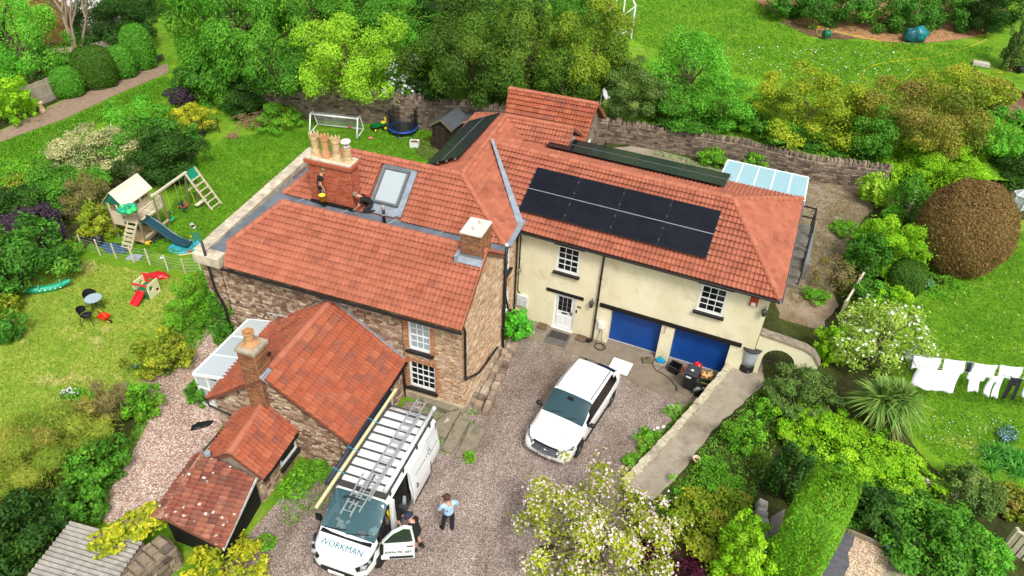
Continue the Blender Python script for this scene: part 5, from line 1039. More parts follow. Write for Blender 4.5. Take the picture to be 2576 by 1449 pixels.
pl = MB().box(vnose(0, .44, .05), (.02, .54, .12)).build('number_plate', plain('f0f0ea', .4, name='plate_white'), VAN); lettering('WV15 KMN', .1, M_black, pl, Matrix.Translation((2.725, -.24, .405)) @ Matrix.Rotation(R_(90), 4, 'Z') @ Matrix.Rotation(R_(90), 4, 'X'))
bn = Matrix.Translation((2.36, 0, 1.082)) @ Matrix.Rotation(R_(90), 4, 'Z') @ Matrix.Rotation(R_(27), 4, 'X')
lettering('WORKMAN', .26, plain('1f6f80', .5), VAN, bn, 'bonnet_lettering', .004, 'CENTER')
for a, b in (((1.93, -.75, 1.255), (1.86, -.05, 1.33)), ((1.94, -.05, 1.26), (1.8, .7, 1.36))): MB().tube([a, b], .014, 4).build('wiper', M_dark, VAN)
MB().bb(1.9, 2.06, -.82, .82, 1.19, 1.215).build('scuttle', M_dark, VAN)
# roof rack
rk_ = MB(); M_rack = plain('4c4844', .55, .3, name='rack_steel')
for x in np.linspace(-2.3, .55, 9): rk_.bb(x-.022, x+.022, -.80, .80, 2.09, 2.13)
for s in (1, -1): rk_.bb(-2.5, .95, s*.80-.025, s*.80+.025, 2.085, 2.14)
for x in (-2.2, -1.2, -.2, .7):
    for s in (1, -1): rk_.bb(x-.04, x+.04, s*.83-.02, s*.83+.02, 1.9, 2.09)
rk_.bb(.78, .98, -.82, .82, 2.05, 2.09).bb(.3, .8, .1, .14, 2.085, 2.125); rk_.tube([(-2.45, -.8, 2.18), (-2.45, .8, 2.18)], .03, 8); rk_.build('roof_rack', M_rack, VAN)
VM = Matrix.Translation(VAN.location) @ VAN.rotation_euler.to_matrix().to_4x4()
def on_van(name, label, cat):
    o = thing(name, label, cat); o.matrix_basis = VM; return o
pt = on_van('pipe_carrier', 'long white pipe carrier tube strapped along the van roof', 'tube'); MB().tube([(-2.75, .72, 2.21), (.72, .72, 2.21)], .065, 12).build('tube', plain('e6e8e6', .5, var=.06), pt, True); MB().tube([(-2.85, .72, 2.21), (-2.7, .72, 2.21)], .075, 12).tube([(.7, .72, 2.21), (.82, .72, 2.21)], .075, 12).build('end_cap', plain('c8cac8', .5), pt)
def ladder(o, x0, x1, y0, w, z0, z1, step=.27, mat=None, a=0):
    for s in (0, 1): MB().beam((x0, y0+s*w, z0), (x1, y0+s*w+a, z1), .03, .07).build('rail', mat, o)
    n = int((x1-x0)/step); r0 = None
    for k in range(n):
        t = (k+.5)/n; x = x0+(x1-x0)*t; z = z0+(z1-z0)*t; y = y0+a*t; MB().tube([(x, y, z), (x, y+w, z)], .016, 6).build('rung', mat, o)
M_alu = plain('c6cacc', .35, .55, var=.1, name='ladder_aluminium')
l1 = on_van('extension_ladder', 'long aluminium extension ladder lying on the van roof rack', 'ladder'); ladder(l1, -2.5, 1.25, .02, .40, 2.17, 2.17, .26, M_alu); MB().beam((-2.95, .06, 2.26), (1.75, .06, 2.26), .03, .06).beam((-2.95, .38, 2.26), (1.75, .38, 2.26), .03, .06).build('inner_rails', M_alu, l1)
r_ = MB()
for x in np.arange(-2.85, 1.7, .26): r_.tube([(x, .06, 2.26), (x, .38, 2.26)], .014, 5)
r_.build('inner_rungs', M_alu, l1)
l2 = on_van('roof_ladder', 'short roof ladder overhanging the van windscreen', 'ladder'); ladder(l2, .55, 2.0, -.12, .3, 2.36, 2.3, .26, M_alu, .05); MB().tube([(1.5, -.25, 2.3), (1.46, -.2, 2.38), (1.46, .25, 2.38)], .03, 6).build('ridge_hook', M_dark, l2)
wp = on_van('timber_batten', 'pale timber batten tied along the far edge of the van roof', 'timber'); MB().beam((-3.2, -.86, 2.18), (2.0, -.88, 2.17), .085, .085).build('batten', piece('pale_timber', ['e0d6a8', 'd8cc98'], .8, 8, .15, .2), wp, bevel=.008)
bt = on_van('black_pipe_bundle', 'dark blue-black pipe bundle tied beside the timber batten', 'pipes'); 
for k, (dy, dz) in enumerate(((0, 0), (-.09, .02), (-.04, .09))): MB().tube([(-3.1, -1.0+dy, 2.12+dz), (-1, -1.02+dy, 2.1+dz), (1.1, -1.0+dy, 2.08+dz)], .045, 8).build('pipe', plain('26303c', .5, var=.2), bt, True)
r_ = MB()
for x in (-1.6, -.3, .6): r_.tube([(x, -.72, 2.13), (x+.05, -.9, 2.27), (x, -1.1, 2.26), (x, -1.17, 2.05)], .014, 5)
r_.build('blue_rope', plain('3a9ab8', .7), bt)
# ============================================================ people
def skin_mesh(verts, edges, sub=2):
    me = bpy.data.meshes.new('t'); me.from_pydata([v[0] for v in verts], edges, []); o = bpy.data.objects.new('t', me); COL.objects.link(o)
    sm = o.modifiers.new('s', 'SKIN'); sm.use_smooth_shade = True; sm.branch_smoothing = .3
    for i, v in enumerate(verts):
        r = v[1] if isinstance(v[1], tuple) else (v[1], v[1]); me.skin_vertices[0].data[i].radius = r; me.skin_vertices[0].data[i].use_root = (i == 0)
    ss = o.modifiers.new('u', 'SUBSURF'); ss.levels = sub; ss.render_levels = sub
    dg = bpy.context.evaluated_depsgraph_get(); dg.update(); out = bpy.data.meshes.new_from_object(o.evaluated_get(dg)); bpy.data.objects.remove(o); bpy.data.meshes.remove(me); return out
M_skin = plain('c8977c', .55, var=.08, name='skin')
def limb_chain(names, J, R): return [(J[n], R[n]) for n in names]
RAD = dict(pelvis=(.15, .11), belly=(.145, .105), chest=(.17, .115), neck=.058, jaw=.075, head=.098, crown=.085, sh=.062, el=.045, wr=.032, palm=(.045, .02), hip=.092, kn=.062, an=.042, heel=.04, toe=.035)
def person(name, label, loc, rz, J, top, legs, shoes, hair, sleeve=.55, shorts=False, hat=None, extra=None):
    o = thing(name, label, 'person', loc, rz); V = []; E = []; I = {}
    def add(k, p, r, par=None):
        I[k] = len(V); V.append((tuple(p), r))
        if par: E.append((I[par], I[k]))
    J = {k: Vector(v) for k, v in J.items()}
    add('pelvis', J['pelvis'], RAD['pelvis']); add('belly', J['belly'], RAD['belly'], 'pelvis'); add('chest', J['chest'], RAD['chest'], 'belly'); add('neck', J['neck'], RAD['neck'], 'chest')
    hd = (J['head']-J['neck']).normalized(); fwd = J.get('face', Vector((0, 1, 0))); fwd = (fwd-hd*fwd.dot(hd)).normalized(); sd_ = fwd.cross(hd)
    add('jaw', J['neck'].lerp(J['head'], .5)+fwd*.02, RAD['jaw'], 'neck'); add('head', J['head'], RAD['head'], 'jaw'); add('crown', J['head']+hd*.09, RAD['crown'], 'head')
    add('nose', J['head']+fwd*.115-hd*.03, .014, 'head')
    for s, t in ((1, 'R'), (-1, 'L')):
        add('ear'+t, J['head']+sd_*(.1*s)-hd*.02, (.012, .025), 'head')
        add('sh'+t, J['sh'+t], RAD['sh'], 'chest'); add('el'+t, J['el'+t], RAD['el'], 'sh'+t); add('wr'+t, J['wr'+t], RAD['wr'], 'el'+t)
        d = (J['wr'+t]-J['el'+t]).normalized(); d = (d+J.get('hd'+t, d)).normalized(); pm = J['wr'+t]+d*.07; add('palm'+t, pm, RAD['palm'], 'wr'+t)
        q = d.cross(Vector((.2, .3, 1))).normalized(); w = d.cross(q)
        for f in range(4):
            b = pm+q*((f-1.5)*.022)+d*.03; add(f'f{f}{t}', b, .010, 'palm'+t); L = (.03, .038, .036, .026)[f]; add(f'g{f}{t}', b+d*L+w*.012, .009, f'f{f}{t}'); add(f'h{f}{t}', b+d*(L*1.5)+w*.03, .008, f'g{f}{t}')
        add('th'+t, pm-q*.05+d*.0+w*.015, .011, 'palm'+t); add('ti'+t, pm-q*.06+d*.035+w*.03, .009, 'th'+t)
        add('hip'+t, J['hip'+t], RAD['hip'], 'pelvis'); add('kn'+t, J['kn'+t], RAD['kn'], 'hip'+t); add('an'+t, J['an'+t], RAD['an'], 'kn'+t); add('toe'+t, J['toe'+t], RAD['toe'], 'an'+t)
    bme = skin_mesh(V, E); link('body', bme, M_skin, o, True)
    names = list(I); segs = [(names[e[0]], names[e[1]]) for e in E]; PV = [Vector(v[0]) for v in V]
    def zone_of(c):
        best = (9, '', 0)
        for a_, b_ in segs:
            A, B_ = PV[I[a_]], PV[I[b_]]; d = B_-A; t = max(0, min(1, (c-A).dot(d)/max(d.length_squared, 1e-9))); r = V[I[b_]][1]; r = r[0] if isinstance(r, tuple) else r
            q = (c-(A+d*t)).length
            if q < best[0]: best = (q, b_, t)
        _, b_, t = best
        if b_ in ('belly', 'chest') or b_[:2] == 'sh': return 'shirt'
        if b_ == 'neck': return 'shirt' if t < .5 else ''
        if b_[:2] == 'el': return 'shirt' if t < sleeve else ''
        if b_[:3] == 'hip': return 'trousers'
        if b_[:2] == 'kn': return 'trousers' if (not shorts or t < .8) else ''
        if b_[:2] == 'an': return 'shoe' if t > .86 else ('' if shorts and t < .5 else 'trousers' if not shorts else 'sock')
        if b_[:3] == 'toe': return 'shoe'
        return ''
    groups = {}
    for f in bme.polygons:
        k = zone_of(f.center)
        if k: groups.setdefault(k, []).append(f)
    for k, fl in groups.items():
        ids = sorted({i for f in fl for i in f.vertices}); mp = {q: n for n, q in enumerate(ids)}; off = {'shirt': .014, 'trousers': .012, 'shoe': .014, 'sock': .006}[k]
        mb = MB(); mb.v = [tuple(bme.vertices[i].co+bme.vertices[i].normal*off) for i in ids]; mb.f = [[mp[i] for i in f.vertices] for f in fl]
        mb.build({'trousers': 'shorts' if shorts else 'trousers'}.get(k, k), {'shirt': top, 'trousers': legs, 'shoe': shoes, 'sock': M_blk}[k], o, True)
    c = J['head']+hd*.035-fwd*.02; B = basis(c, sd_, fwd, hd)
    if hat:
        MB().lathe([(.165, -.02), (.15, -.01), (.112, .01), (.108, .08), (.09, .11), (.02, .12)], 16, B).build('bucket_hat', hat, o, True)
    else:
        MB().lathe([(.104, -.05), (.112, .0), (.104, .05), (.075, .095), (.02, .115)], 14, B @ Matrix.Translation((0, -.012, 0)) @ Matrix.Rotation(.18, 4, 'X')).build('hair', hair, o, True)
    for s in (1, -1): MB().sph(J['head']+fwd*.088+sd_*(.034*s)+hd*.005, .012, 6, 4).build('eye', M_black, o)
    MB().box(J['head']+fwd*.095-hd*.062, (.045, .012, .012), math.atan2(fwd.y, fwd.x)-1.57).build('mouth', plain('9a5a50', .6), o)
    return o
def stand(**k):
    J = dict(pelvis=(0, 0, .97), belly=(0, 0, 1.12), chest=(0, 0, 1.34), neck=(0, .01, 1.52), head=(0, .03, 1.68), shR=(.19, 0, 1.44), shL=(-.19, 0, 1.44), elR=(.26, -.02, 1.16), elL=(-.26, -.02, 1.16), wrR=(.27, .06, .92), wrL=(-.27, .06, .92),
             hipR=(.1, 0, .93), hipL=(-.1, 0, .93), knR=(.11, .02, .52), knL=(-.11, .02, .52), anR=(.11, 0, .09), anL=(-.11, 0, .09), toeR=(.13, .16, .05), toeL=(-.13, .16, .05)); J.update(k); return J
M_hair = plain('4a3426', .8, name='brown_hair'); M_blk = plain('17181a', .85, var=.25, scale=20, name='black_cloth'); M_navy = plain('141c30', .85, var=.2, name='navy_cloth')
p = hit(1130, 1338)
P1 = person('person', 'man in pale blue short-sleeved shirt and navy trousers holding a phone on the drive', (p.x, p.y, p.z), R_(25), stand(elR=(.33, .06, 1.18), wrR=(.14, .28, 1.24), elL=(-.3, .06, 1.17), wrL=(-.12, .3, 1.26), anL=(-.16, .12, .09), knL=(-.13, .1, .52), toeL=(-.2, .27, .05), head=(-.02, .05, 1.69)), plain('a8c8e6', .8, var=.1, scale=10, name='blue_shirt'), M_navy, M_blk, M_hair, .7); P1.scale = (1.03,)*3
MB().box((-.02, .4, 1.3), (.15, .012, .08), .1).build('phone', M_black, P1); MB().box((-.1, -.155, 1.32), (.04, .01, .04), .0).build('shirt_badge', M_black, P1)
p = hit(1052, 1383)
person('person', 'worker in navy bucket hat and black shorts behind the open van door', (p.x, p.y, p.z), R_(62), stand(pelvis=(0, -.02, .9), belly=(0, .03, 1.06), chest=(0, .12, 1.25), neck=(0, .2, 1.4), head=(0, .28, 1.53), shR=(.19, .12, 1.34), shL=(-.19, .12, 1.34), elR=(.25, .28, 1.12), elL=(-.26, .28, 1.12), wrR=(.18, .5, 1.15), wrL=(-.15, .5, 1.15), knR=(.13, .12, .5), anR=(.12, -.12, .09), toeR=(.14, .06, .05)), M_blk, M_blk, plain('2a2724', .8, name='work_boot'), M_hair, .5, True, plain('25304a', .9, name='navy_hat'))
# roofer standing by the red chimney
q = at(812, 516, 5.02)
R1 = person('person', 'roofer in black steadying himself against the brick chimney with a raised hand', (q.x, q.y, 5.02), R_(-78), stand(chest=(0, .06, 1.34), neck=(0, .14, 1.5), head=(0, .23, 1.62), face=(0, .8, -.6), shR=(.19, .06, 1.42), shL=(-.19, .08, 1.43), elL=(-.34, .3, 1.5), wrL=(-.36, .5, 1.66), elR=(.24, .06, 1.14), wrR=(.22, .14, .9), knL=(-.1, .1, .52), anL=(-.12, .2, .09), toeL=(-.12, .36, .05)), M_blk, M_blk, M_blk, plain('8a6a48', .8, name='fair_hair'), .55)
R1.scale = (.97,)*3
by = thing('yellow_bucket', 'bright yellow bucket held by the standing roofer', 'bucket', (0, 0, 0), 0)
bq = at(812, 505, 5.45); by.location = bq
MB().lathe([(.10, 0), (.135, .26), (.145, .26), (.145, .28), (.13, .28), (.1, .02)], 16).build('pail', plain('f0e020', .4, var=.05), by, True); MB().tube([(.135*math.cos(t), 0, .27+.2*math.sin(t)) for t in np.linspace(0, math.pi, 11)], .006, 4).build('wire_handle', M_chrome, by); MB().box((.02, .05, .33), (.03, .12, .25), .3).build('trowel', plain('c8c8c4', .4, .3), by)
q = at(931, 531, 5.03)
R2 = person('person', 'roofer in black T-shirt crouching over the valley beside the brick chimney', (q.x, q.y, 5.03), R_(100), dict(pelvis=(0, -.12, .38), belly=(0, .0, .5), chest=(0, .2, .66), neck=(0, .36, .74), head=(0, .5, .78), face=(0, .6, -.8), shR=(.19, .26, .66), shL=(-.19, .26, .66), elR=(.2, .36, .38), elL=(-.22, .4, .4), wrR=(.06, .5, .16), wrL=(-.06, .58, .18), hipR=(.11, -.1, .36), hipL=(-.11, -.1, .36), knR=(.2, .28, .42), knL=(-.17, .26, .12), anR=(.17, .05, .09), anL=(-.15, -.2, .08), toeR=(.18, .2, .05), toeL=(-.15, -.32, .05)), M_blk, plain('22252b', .85, name='charcoal_cloth'), M_blk, plain('8c7660', .8, name='cropped_hair'), .6)
MB().box((0, .03, .735), (.2, .1, .012), 0).build('shirt_print', plain('b82424', .8), R2); MB().sph((.2, .3, .55), .05, 8, 5).build('sleeve_badge', plain('b82424', .8), R2)
# ============================================================ things on the drive and round the walls
def put(px, py, zone='m', dz=0.0):
    p = hit(px, py, zone); p.z += dz; return p
M_wood = piece('garden_timber', ['d8ccb0', 'cfc0a0', 'e0d6be', 'c6b694'], .85, 12, .2, .3); M_woodD = piece('weathered_timber', ['8a7a64', '9c8c74', '786a56'], .9, 12, .3, .3)
M_conc = plain('a49a88', .95, var=.25, scale=4, bmp=.4, name='grey_concrete')
# stone steps to the house and the rubble edging along the gable
for i, (pts, h, lb) in enumerate((([(1075, 1005), (1150, 1003), (1165, 1035), (1130, 1045), (1062, 1020)], .30, 'dark paving slab against the plinth, uppermost of the stone steps'), ([(1120, 1050), (1160, 1040), (1120, 1110), (1072, 1095)], .22, 'lichened step slab next below the uppermost one'), ([(1150, 1060), (1180, 1068), (1138, 1145), (1110, 1135)], .16, 'long lichen-spotted step slab, second from the gravel'), ([(1185, 1070), (1222, 1085), (1180, 1165), (1145, 1150)], .1, 'lowest broken step slab at the edge of the gravel'), ([(1062, 1090), (1108, 1105), (1085, 1130), (1058, 1112)], .14, 'square grey step slab beside the van'))):
    w = [hit(*q) for q in pts]; c = sum(w, Vector())/len(w); o = MB().prism([(p.x-c.x, p.y-c.y) for p in w], -.15, h).build('stone_step', surf('step_stone%d' % i, [(1.5, ['6e685a', '8c8470', '5a5446'], [.3, .5, .72], 0), (5, ['b8b4a4', 'c8c4b6'], [.3, .7], (2.4, .62, .68))], .95, .5, 30), None, bevel=.015, fixn=True); o.location = (c.x, c.y, c.z); tag(o, lb, 'step', 'stone steps to the house')
ED = thing('rubble_edging', 'line of loose squared stones edging the gravel along the stone gable', 'edging', (0, 0, 0)); rnd = random.Random(9); pc = Pieces('stone', 'stone_field', ED, M_stoneO, ED)
M_edge = variants(piece('edging_stone', ['9a8672', 'ac9682', '877564', 'b8a894', '74675a'], .95, 8, .3, .5, grime='6c7a3c', gscale=4, gpos=(.6, .75)), 5, .1)
for (ax, ay), (bx, by_) in (((1282, 878), (1198, 1035)), ((1266, 872), (1186, 1020)), ((1298, 868), (1218, 1050))):
    a, b = hit(ax, ay), hit(bx, by_); L = (b-a).length; s = 0; d = (b-a)/L
    while s < L-.2:
        l = rnd.uniform(.22, .42); p = a+d*(s+l/2); p.z = zm(p.x, p.y)-.05; pc.add(rnd.choice(M_edge), Matrix.Translation(p) @ Matrix.Rotation(math.atan2(d.y, d.x)+rnd.uniform(-.1, .1), 4, 'Z') @ Matrix.Diagonal((l-.03, rnd.uniform(.24, .34), rnd.uniform(.2, .4), 1))); s += l
pc.flush()
# things before the garage
o = thing('polystyrene_sheet', 'white polystyrene packing sheet lying behind the car', 'packing', Fp(4.1, -1.25, .05), PF-.05)
MB().bb(-.42, .42, -.38, .38, 0, .06).bb(-.42, -.36, -.38, .38, .06, .1).bb(.36, .42, -.38, .38, .06, .1).bb(-.36, .36, .32, .38, .06, .1).bb(-.36, .36, -.38, -.32, .06, .1).bb(-.05, .05, -.32, .32, .06, .09).build('sheet', plain('f6f6f4', .9, var=.03, name='polystyrene'), o, bevel=.01)
def local_thing(name, label, cat, a, b, rz=0, group=None): q = Fp(a, b); return thing(name, label, cat, (q.x, q.y, zm(q.x, q.y)+.016), PF+rz, group)
o = local_thing('drain_slab', 'mossy square drain slab with an iron handle by the garage pillar', 'slab', 5.0, -.35, .4); MB().bb(-.2, .2, -.16, .16, 0, .09).build('slab', plain('6a6444', .95, var=.3, bmp=.4), o, bevel=.015); MB().tube([(-.05, 0, .09), (-.05, .02, .2), (.1, .02, .2)], .015, 5).build('handle', M_black, o)
o = local_thing('paving_block', 'grey concrete block under the blue sprayer', 'block', 5.55, -.32, .05); MB().bb(-.26, .26, -.14, .14, 0, .14).build('block', M_conc, o, bevel=.012)
o = local_thing('garden_sprayer', 'bright blue sprayer can with green cap standing on a block', 'sprayer', 5.55, -.32, .05); o.location.z += .142
MB().bb(-.19, .19, -.1, .1, 0, .22).build('tank', plain('1f9ad8', .35, var=.06), o, bevel=.05, seg=2); MB().lathe([(.09, 0), (.06, .05), (.03, .06), (.03, .14)], 10, Matrix.Translation((-.03, 0, .2))).build('cap', plain('2a9a78', .4), o); MB().tube([(.1, 0, .2), (.2, 0, .1), (.15, -.2, -.1), (0, -.45, -.14)], .008, 4).build('hose', M_black, o)
def open_box(o, w, d, h, mat, t=.02, tp=1.12, name='box', rim=True):
    mb = MB(); x, y = w/2, d/2; X2, Y2 = x*tp, y*tp
    outer = [(-x, -y, 0), (x, -y, 0), (x, y, 0), (-x, y, 0), (-X2, -Y2, h), (X2, -Y2, h), (X2, Y2, h), (-X2, Y2, h)]; inner = [(-x+t, -y+t, t), (x-t, -y+t, t), (x-t, y-t, t), (-x+t, y-t, t), (-X2+t, -Y2+t, h), (X2-t, -Y2+t, h), (X2-t, Y2-t, h), (-X2+t, Y2-t, h)]
    mb.add(outer+inner, [(3, 2, 1, 0), (0, 1, 5, 4), (1, 2, 6, 5), (2, 3, 7, 6), (3, 0, 4, 7), (8, 9, 10, 11), (9, 8, 12, 13), (10, 9, 13, 14), (11, 10, 14, 15), (8, 11, 15, 12), (4, 5, 13, 12), (5, 6, 14, 13), (6, 7, 15, 14), (7, 4, 12, 15)])
    return mb.build(name, mat, o, fixn=True)
o = local_thing('black_crate', 'empty black plastic recycling crate against the garage door', 'crate', 6.2, -.45, -.25); open_box(o, .42, .36, .36, M_dark); MB().tube([(-.24, -.21, .36), (.24, -.21, .36), (.24, .21, .36), (-.24, .21, .36), (-.24, -.21, .36)], .018, 5).build('rim', plain('3a3c3e', .5), o)
o = local_thing('wheelie_bin', 'black wheelie bin with a white house number label', 'bin', 6.95, -1.15, -.15); MB().box((0, 0, .5), (.38, .42, .86), 0, None, 1.25, 1.3).build('body', plain('1e2124', .5, var=.2), o, bevel=.03)
lid = MB().bb(-.27, .27, -.33, .31, .94, 1.0).bb(-.2, .2, -.2, .22, 1.0, 1.03).build('lid', plain('3a4048', .45, var=.12), o, bevel=.025, seg=2); MB().lathe([(.055, 0), (.055, .006)], 12, Matrix.Translation((.0, -.08, 1.032))).build('sticker', M_white, lid); MB().tube([(-.2, .33, .93), (.2, .33, .93)], .02, 6).build('handle', M_dark, o)
for s in (1, -1): MB().lathe([(.1, -.03), (.11, 0), (.1, .03)], 12, Matrix.Translation((s*.22, .22, .11)) @ Matrix.Rotation(1.57, 4, 'Y')).build('wheel', M_tyre, o)
MB().box((-.05, -.272, .78), (.2, .01, .09)).build('label_plate', M_white, o)
o = local_thing('red_sack', 'crumpled shiny red plastic sack leaning on the blue door', 'bag', 7.05, -.22, 0)
def lumpy(name, mat, parent, c, r, sc, seed=1, amp=.22, n=18, m=12):
    mb = MB().sph((0, 0, 0), 1, n, m); off = Vector((seed*3.1, seed*1.7, 0))
    mb.v = [tuple(Vector(c)+Vector((v[0]*sc[0], v[1]*sc[1], v[2]*sc[2]))*r*(1+amp*(mnoise.noise(Vector(v)*2.3+off)+.5*mnoise.noise(Vector(v)*5+off)))) for v in mb.v]
    return mb.build(name, mat, parent, True)
M_red = plain('d01822', .3, var=.2, scale=8, name='red_plastic'); lumpy('sack', M_red, o, (0, 0, .32), .3, (.7, .5, 1.15), 3, .35); MB().box((0, -.17, .3), (.1, .02, .16), .2).box((.06, -.12, .55), (.03, .02, .16), .5).build('white_print', M_white, o)
o = local_thing('brick_pile', 'few loose red bricks between crate and red sack', 'bricks', 6.62, -.3, .2)
for k in range(5): MB().box(((k % 3)*.17-.15, (k//3)*.12, .035+.07*(k//3)), (.21, .1, .065), (k*.7) % .6).build('brick', M_brick, o)
o = local_thing('cardboard_box', 'open cardboard box full of crumpled brown packing paper', 'box', 7.5, -.4, .1); open_box(o, .44, .36, .34, plain('b8864e', .85, var=.12, name='cardboard'), .01, 1.02); rnd = random.Random(2)
for k in range(9): MB().box((rnd.uniform(-.15, .15), rnd.uniform(-.1, .1), .33+rnd.uniform(0, .06)), (.2, .07, .015), rnd.uniform(0, 3), Matrix.Rotation(rnd.uniform(-.4, .4), 4, 'X')).build('paper_strip', plain('d8b878', .9), o)
o = local_thing('green_recycling_box', 'dark green recycling box with cardboard sticking out and a white label', 'box', 7.55, -.92, .05); open_box(o, .46, .36, .34, plain('12402e', .5, var=.15)); MB().box((0, .05, .36), (.4, .02, .34), 0, Matrix.Rotation(.5, 4, 'X')).build('cardboard', plain('b89058', .85), o); MB().box((.0, -.2, .2), (.22, .01, .12)).build('label_plate', M_white, o)
o = local_thing('hose_reel', 'black garden hose reel at the foot of the low wall', 'hose reel', 7.35, -1.5, .5)
MB().lathe([(.2, -.1), (.2, -.08), (.12, -.08), (.12, .08), (.2, .08), (.2, .1)], 16, Matrix.Translation((0, 0, .22)) @ Matrix.Rotation(1.57, 4, 'X')).build('drum', M_dark, o, True); MB().tube([(.16*math.cos(t), -.07+.14*t/30, .22+.16*math.sin(t)) for t in np.linspace(0, 30, 90)], .014, 5).build('coiled_hose', plain('8e9296', .5), o); MB().tube([(-.16, 0, .1), (-.4, -.15, .02), (-.6, -.35, .02)], .014, 5).build('hose_end', plain('c8c0a0', .5), o)
o = tag(MB().tube([tuple(Fp(a, b, .05+zm(*Fp(a, b)[:2])))for a, b in ((7.1, -.9), (7.4, -1.0), (7.5, -1.25), (7.3, -1.6), (6.9, -1.75), (6.6, -1.6), (6.5, -1.3), (6.6, -1.1))], .012, 5).build('green_hose', plain('4a7a5a', .5)), 'thin green hose looped on the concrete behind the wheelie bin', 'hose')
o = tag(MB().tube([tuple(Fp(a, b, .05+zm(*Fp(a, b)[:2])))for a, b in ((5.3, -.5), (5.5, -.75), (5.9, -.85), (6.2, -1.05), (6.5, -1.4), (6.55, -1.7))], .012, 5).build('black_cable', M_black), 'black cable trailing from the sprayer across the concrete', 'cable')
for a, w_, lb in ((.25, .4, 'small stone planter of orange flowers left of the front door'), (2.05, .42, 'small stone planter of pale flowers right of the front door')):
    o = local_thing('door_planter', lb, 'planter', a, -.28); open_box(o, w_, .32, .14, plain('7a6a54', .95, var=.25, bmp=.3), .03, 1.0); MB().bb(-w_/2+.03, w_/2-.03, -.13, .13, .08, .11).build('soil', M_soil, o)
o = local_thing('door_mat', 'dark rectangular door mat before the white front door', 'mat', 1.1, -.45); MB().bb(-.4, .4, -.22, .22, 0, .02).build('mat', plain('3c3a36', .95, var=.3, scale=20, bmp=.5), o); MB().bb(-.5, .5, -.75, .24, -.012, .002).build('slab', plain('77736c', .9, var=.2), o)
o = local_thing('drain_gully', 'dark drain gully cover at the foot of the downpipe', 'drain', 2.35, -.25); MB().bb(-.12, .12, -.1, .1, 0, .1).build('cover', M_dark, o)
p = put(532+1288-1288+360, 970) if False else Fp(-.2, -1.0); o = thing('loose_brick', 'single loose brick on the concrete left of the door', 'brick', (p.x, p.y, zm(p.x, p.y)+.015), .4); MB().box((0, 0, .035), (.2, .1, .065)).build('brick', M_brick, o, bevel=.006)
q = put(1876, 927, 'r', .01); o = thing('grey_water_butt', 'tall grey water butt with black lid and base at the top of the ramp', 'water butt', q, PF)
MB().lathe([(.30, 0), (.31, .05), (.3, .3), (.28, .32)], 22).build('base', M_dark, o, True); MB().lathe([(.27, .30), (.31, .6), (.33, 1.0), (.34, 1.12), (.32, 1.14)], 22).build('barrel', plain('a8b4b8', .5, var=.08), o, True)
l_ = MB().lathe([(.35, 1.10), (.38, 1.12), (.385, 1.19), (.36, 1.21), (.33, 1.19), (.001, 1.20)], 22).build('lid', plain('33373a', .5, var=.15), o, True); MB().box((0, 0, 1.21), (.3, .04, .03), .3).build('lid_grip', M_dark, l_); MB().box((.1, -.3, .12), (.09, .03, .12)).build('tap_recess', plain('4a4c4c', .5), o)
q = put(1748, 1168, 'r'); o = thing('glazed_flower_pot', 'empty dark red glazed plant pot with cream rim on the ramp', 'pot', q); MB().lathe([(.1, 0), (.13, .1), (.14, .2), (.12, .3)], 16, cap=False).lathe([(.1, .02), (.001, .02)], 12, cap=False).build('pot', plain('6a241c', .3, var=.2), o, True); MB().lathe([(.12, .29), (.14, .3), (.14, .34), (.11, .34), (.1, .2)], 16, cap=False).build('rim', plain('d8c8a8', .5), o, True); MB().lathe([(.001, .12), (.11, .12)], 12, cap=False).build('soil', M_soil, o)
for px, py, s, lb in ((1686, 1025, .16, 'white rounded stone on the gravel by the low wall'), (1669, 1075, .1, 'largest of three small white blocks beside the low wall weeds'), (1654, 1077, .085, 'middle one of three small white blocks beside the low wall weeds'), (1644, 1083, .07, 'smallest of three small white blocks beside the low wall weeds')):
    q = put(px, py); o = thing('white_stone', lb, 'stone', q, .4, 'white stones by the low wall'); lumpy('block', plain('e8e6e0', .9), o, (0, 0, s*.3), s, (1, .8, .6), px, .3, 10, 6)
q = put(1375, 1395); o = thing('boulder', 'brown boulder beneath the blossoming magnolia', 'boulder', q); lumpy('rock', M_stoneG, o, (0, 0, .15), .3, (1, .7, .7), 5, .3)
q = put(505, 1071); o = thing('dark_rag', 'dark rag of roofing felt lying on the gravel path', 'rag', q, .5); lumpy('felt', M_dark, o, (0, 0, .02), .3, (1.2, .6, .08), 4, .5)
# ============================================================ side garden
FN_ = thing('wire_fence', 'low wire fence with slim timber posts across the side lawn', 'fence', (0, 0, 0)); fp = [put(*q) for q in ((210, 628), (252, 640), (293, 650), (337, 658), (377, 664), (423, 680), (467, 688), (507, 686))]
for q in fp: MB().lathe([(.035, -.1), (.034, .86), (.02, .88)], 8, Matrix.Translation(q) @ Matrix.Rotation(.03, 4, 'X')).build('post', M_wood, FN_)
for k in range(5): MB().tube([q+Z*(.12+.17*k) for q in fp], .005, 4).build('wire', plain('b8c4c0', .4, .4), FN_)
q = put(124, 732); o = thing('crocodile_seesaw', 'green plastic crocodile rocker on the dry lawn', 'toy', q, R_(25)); M_croc = plain('16a07c', .4, var=.08)
mb = MB(); xs = np.linspace(-.95, .95, 17); mb.tube([(x, 0, .14+.22*(x/.95)**2*(1.1 if x > 0 else .6)) for x in xs], [.05+.11*max(0, 1-(abs(x)/.97)**2)**.6 for x in xs], 10); mb.build('body', M_croc, o, True)
for x in (-.55, -.3, .55): MB().tube([(x, -.16, .28+.1*(x > .4)), (x, 0, .42+.1*(x > .4)), (x, .16, .28+.1*(x > .4))], .025, 6).build('handle', M_croc, o)
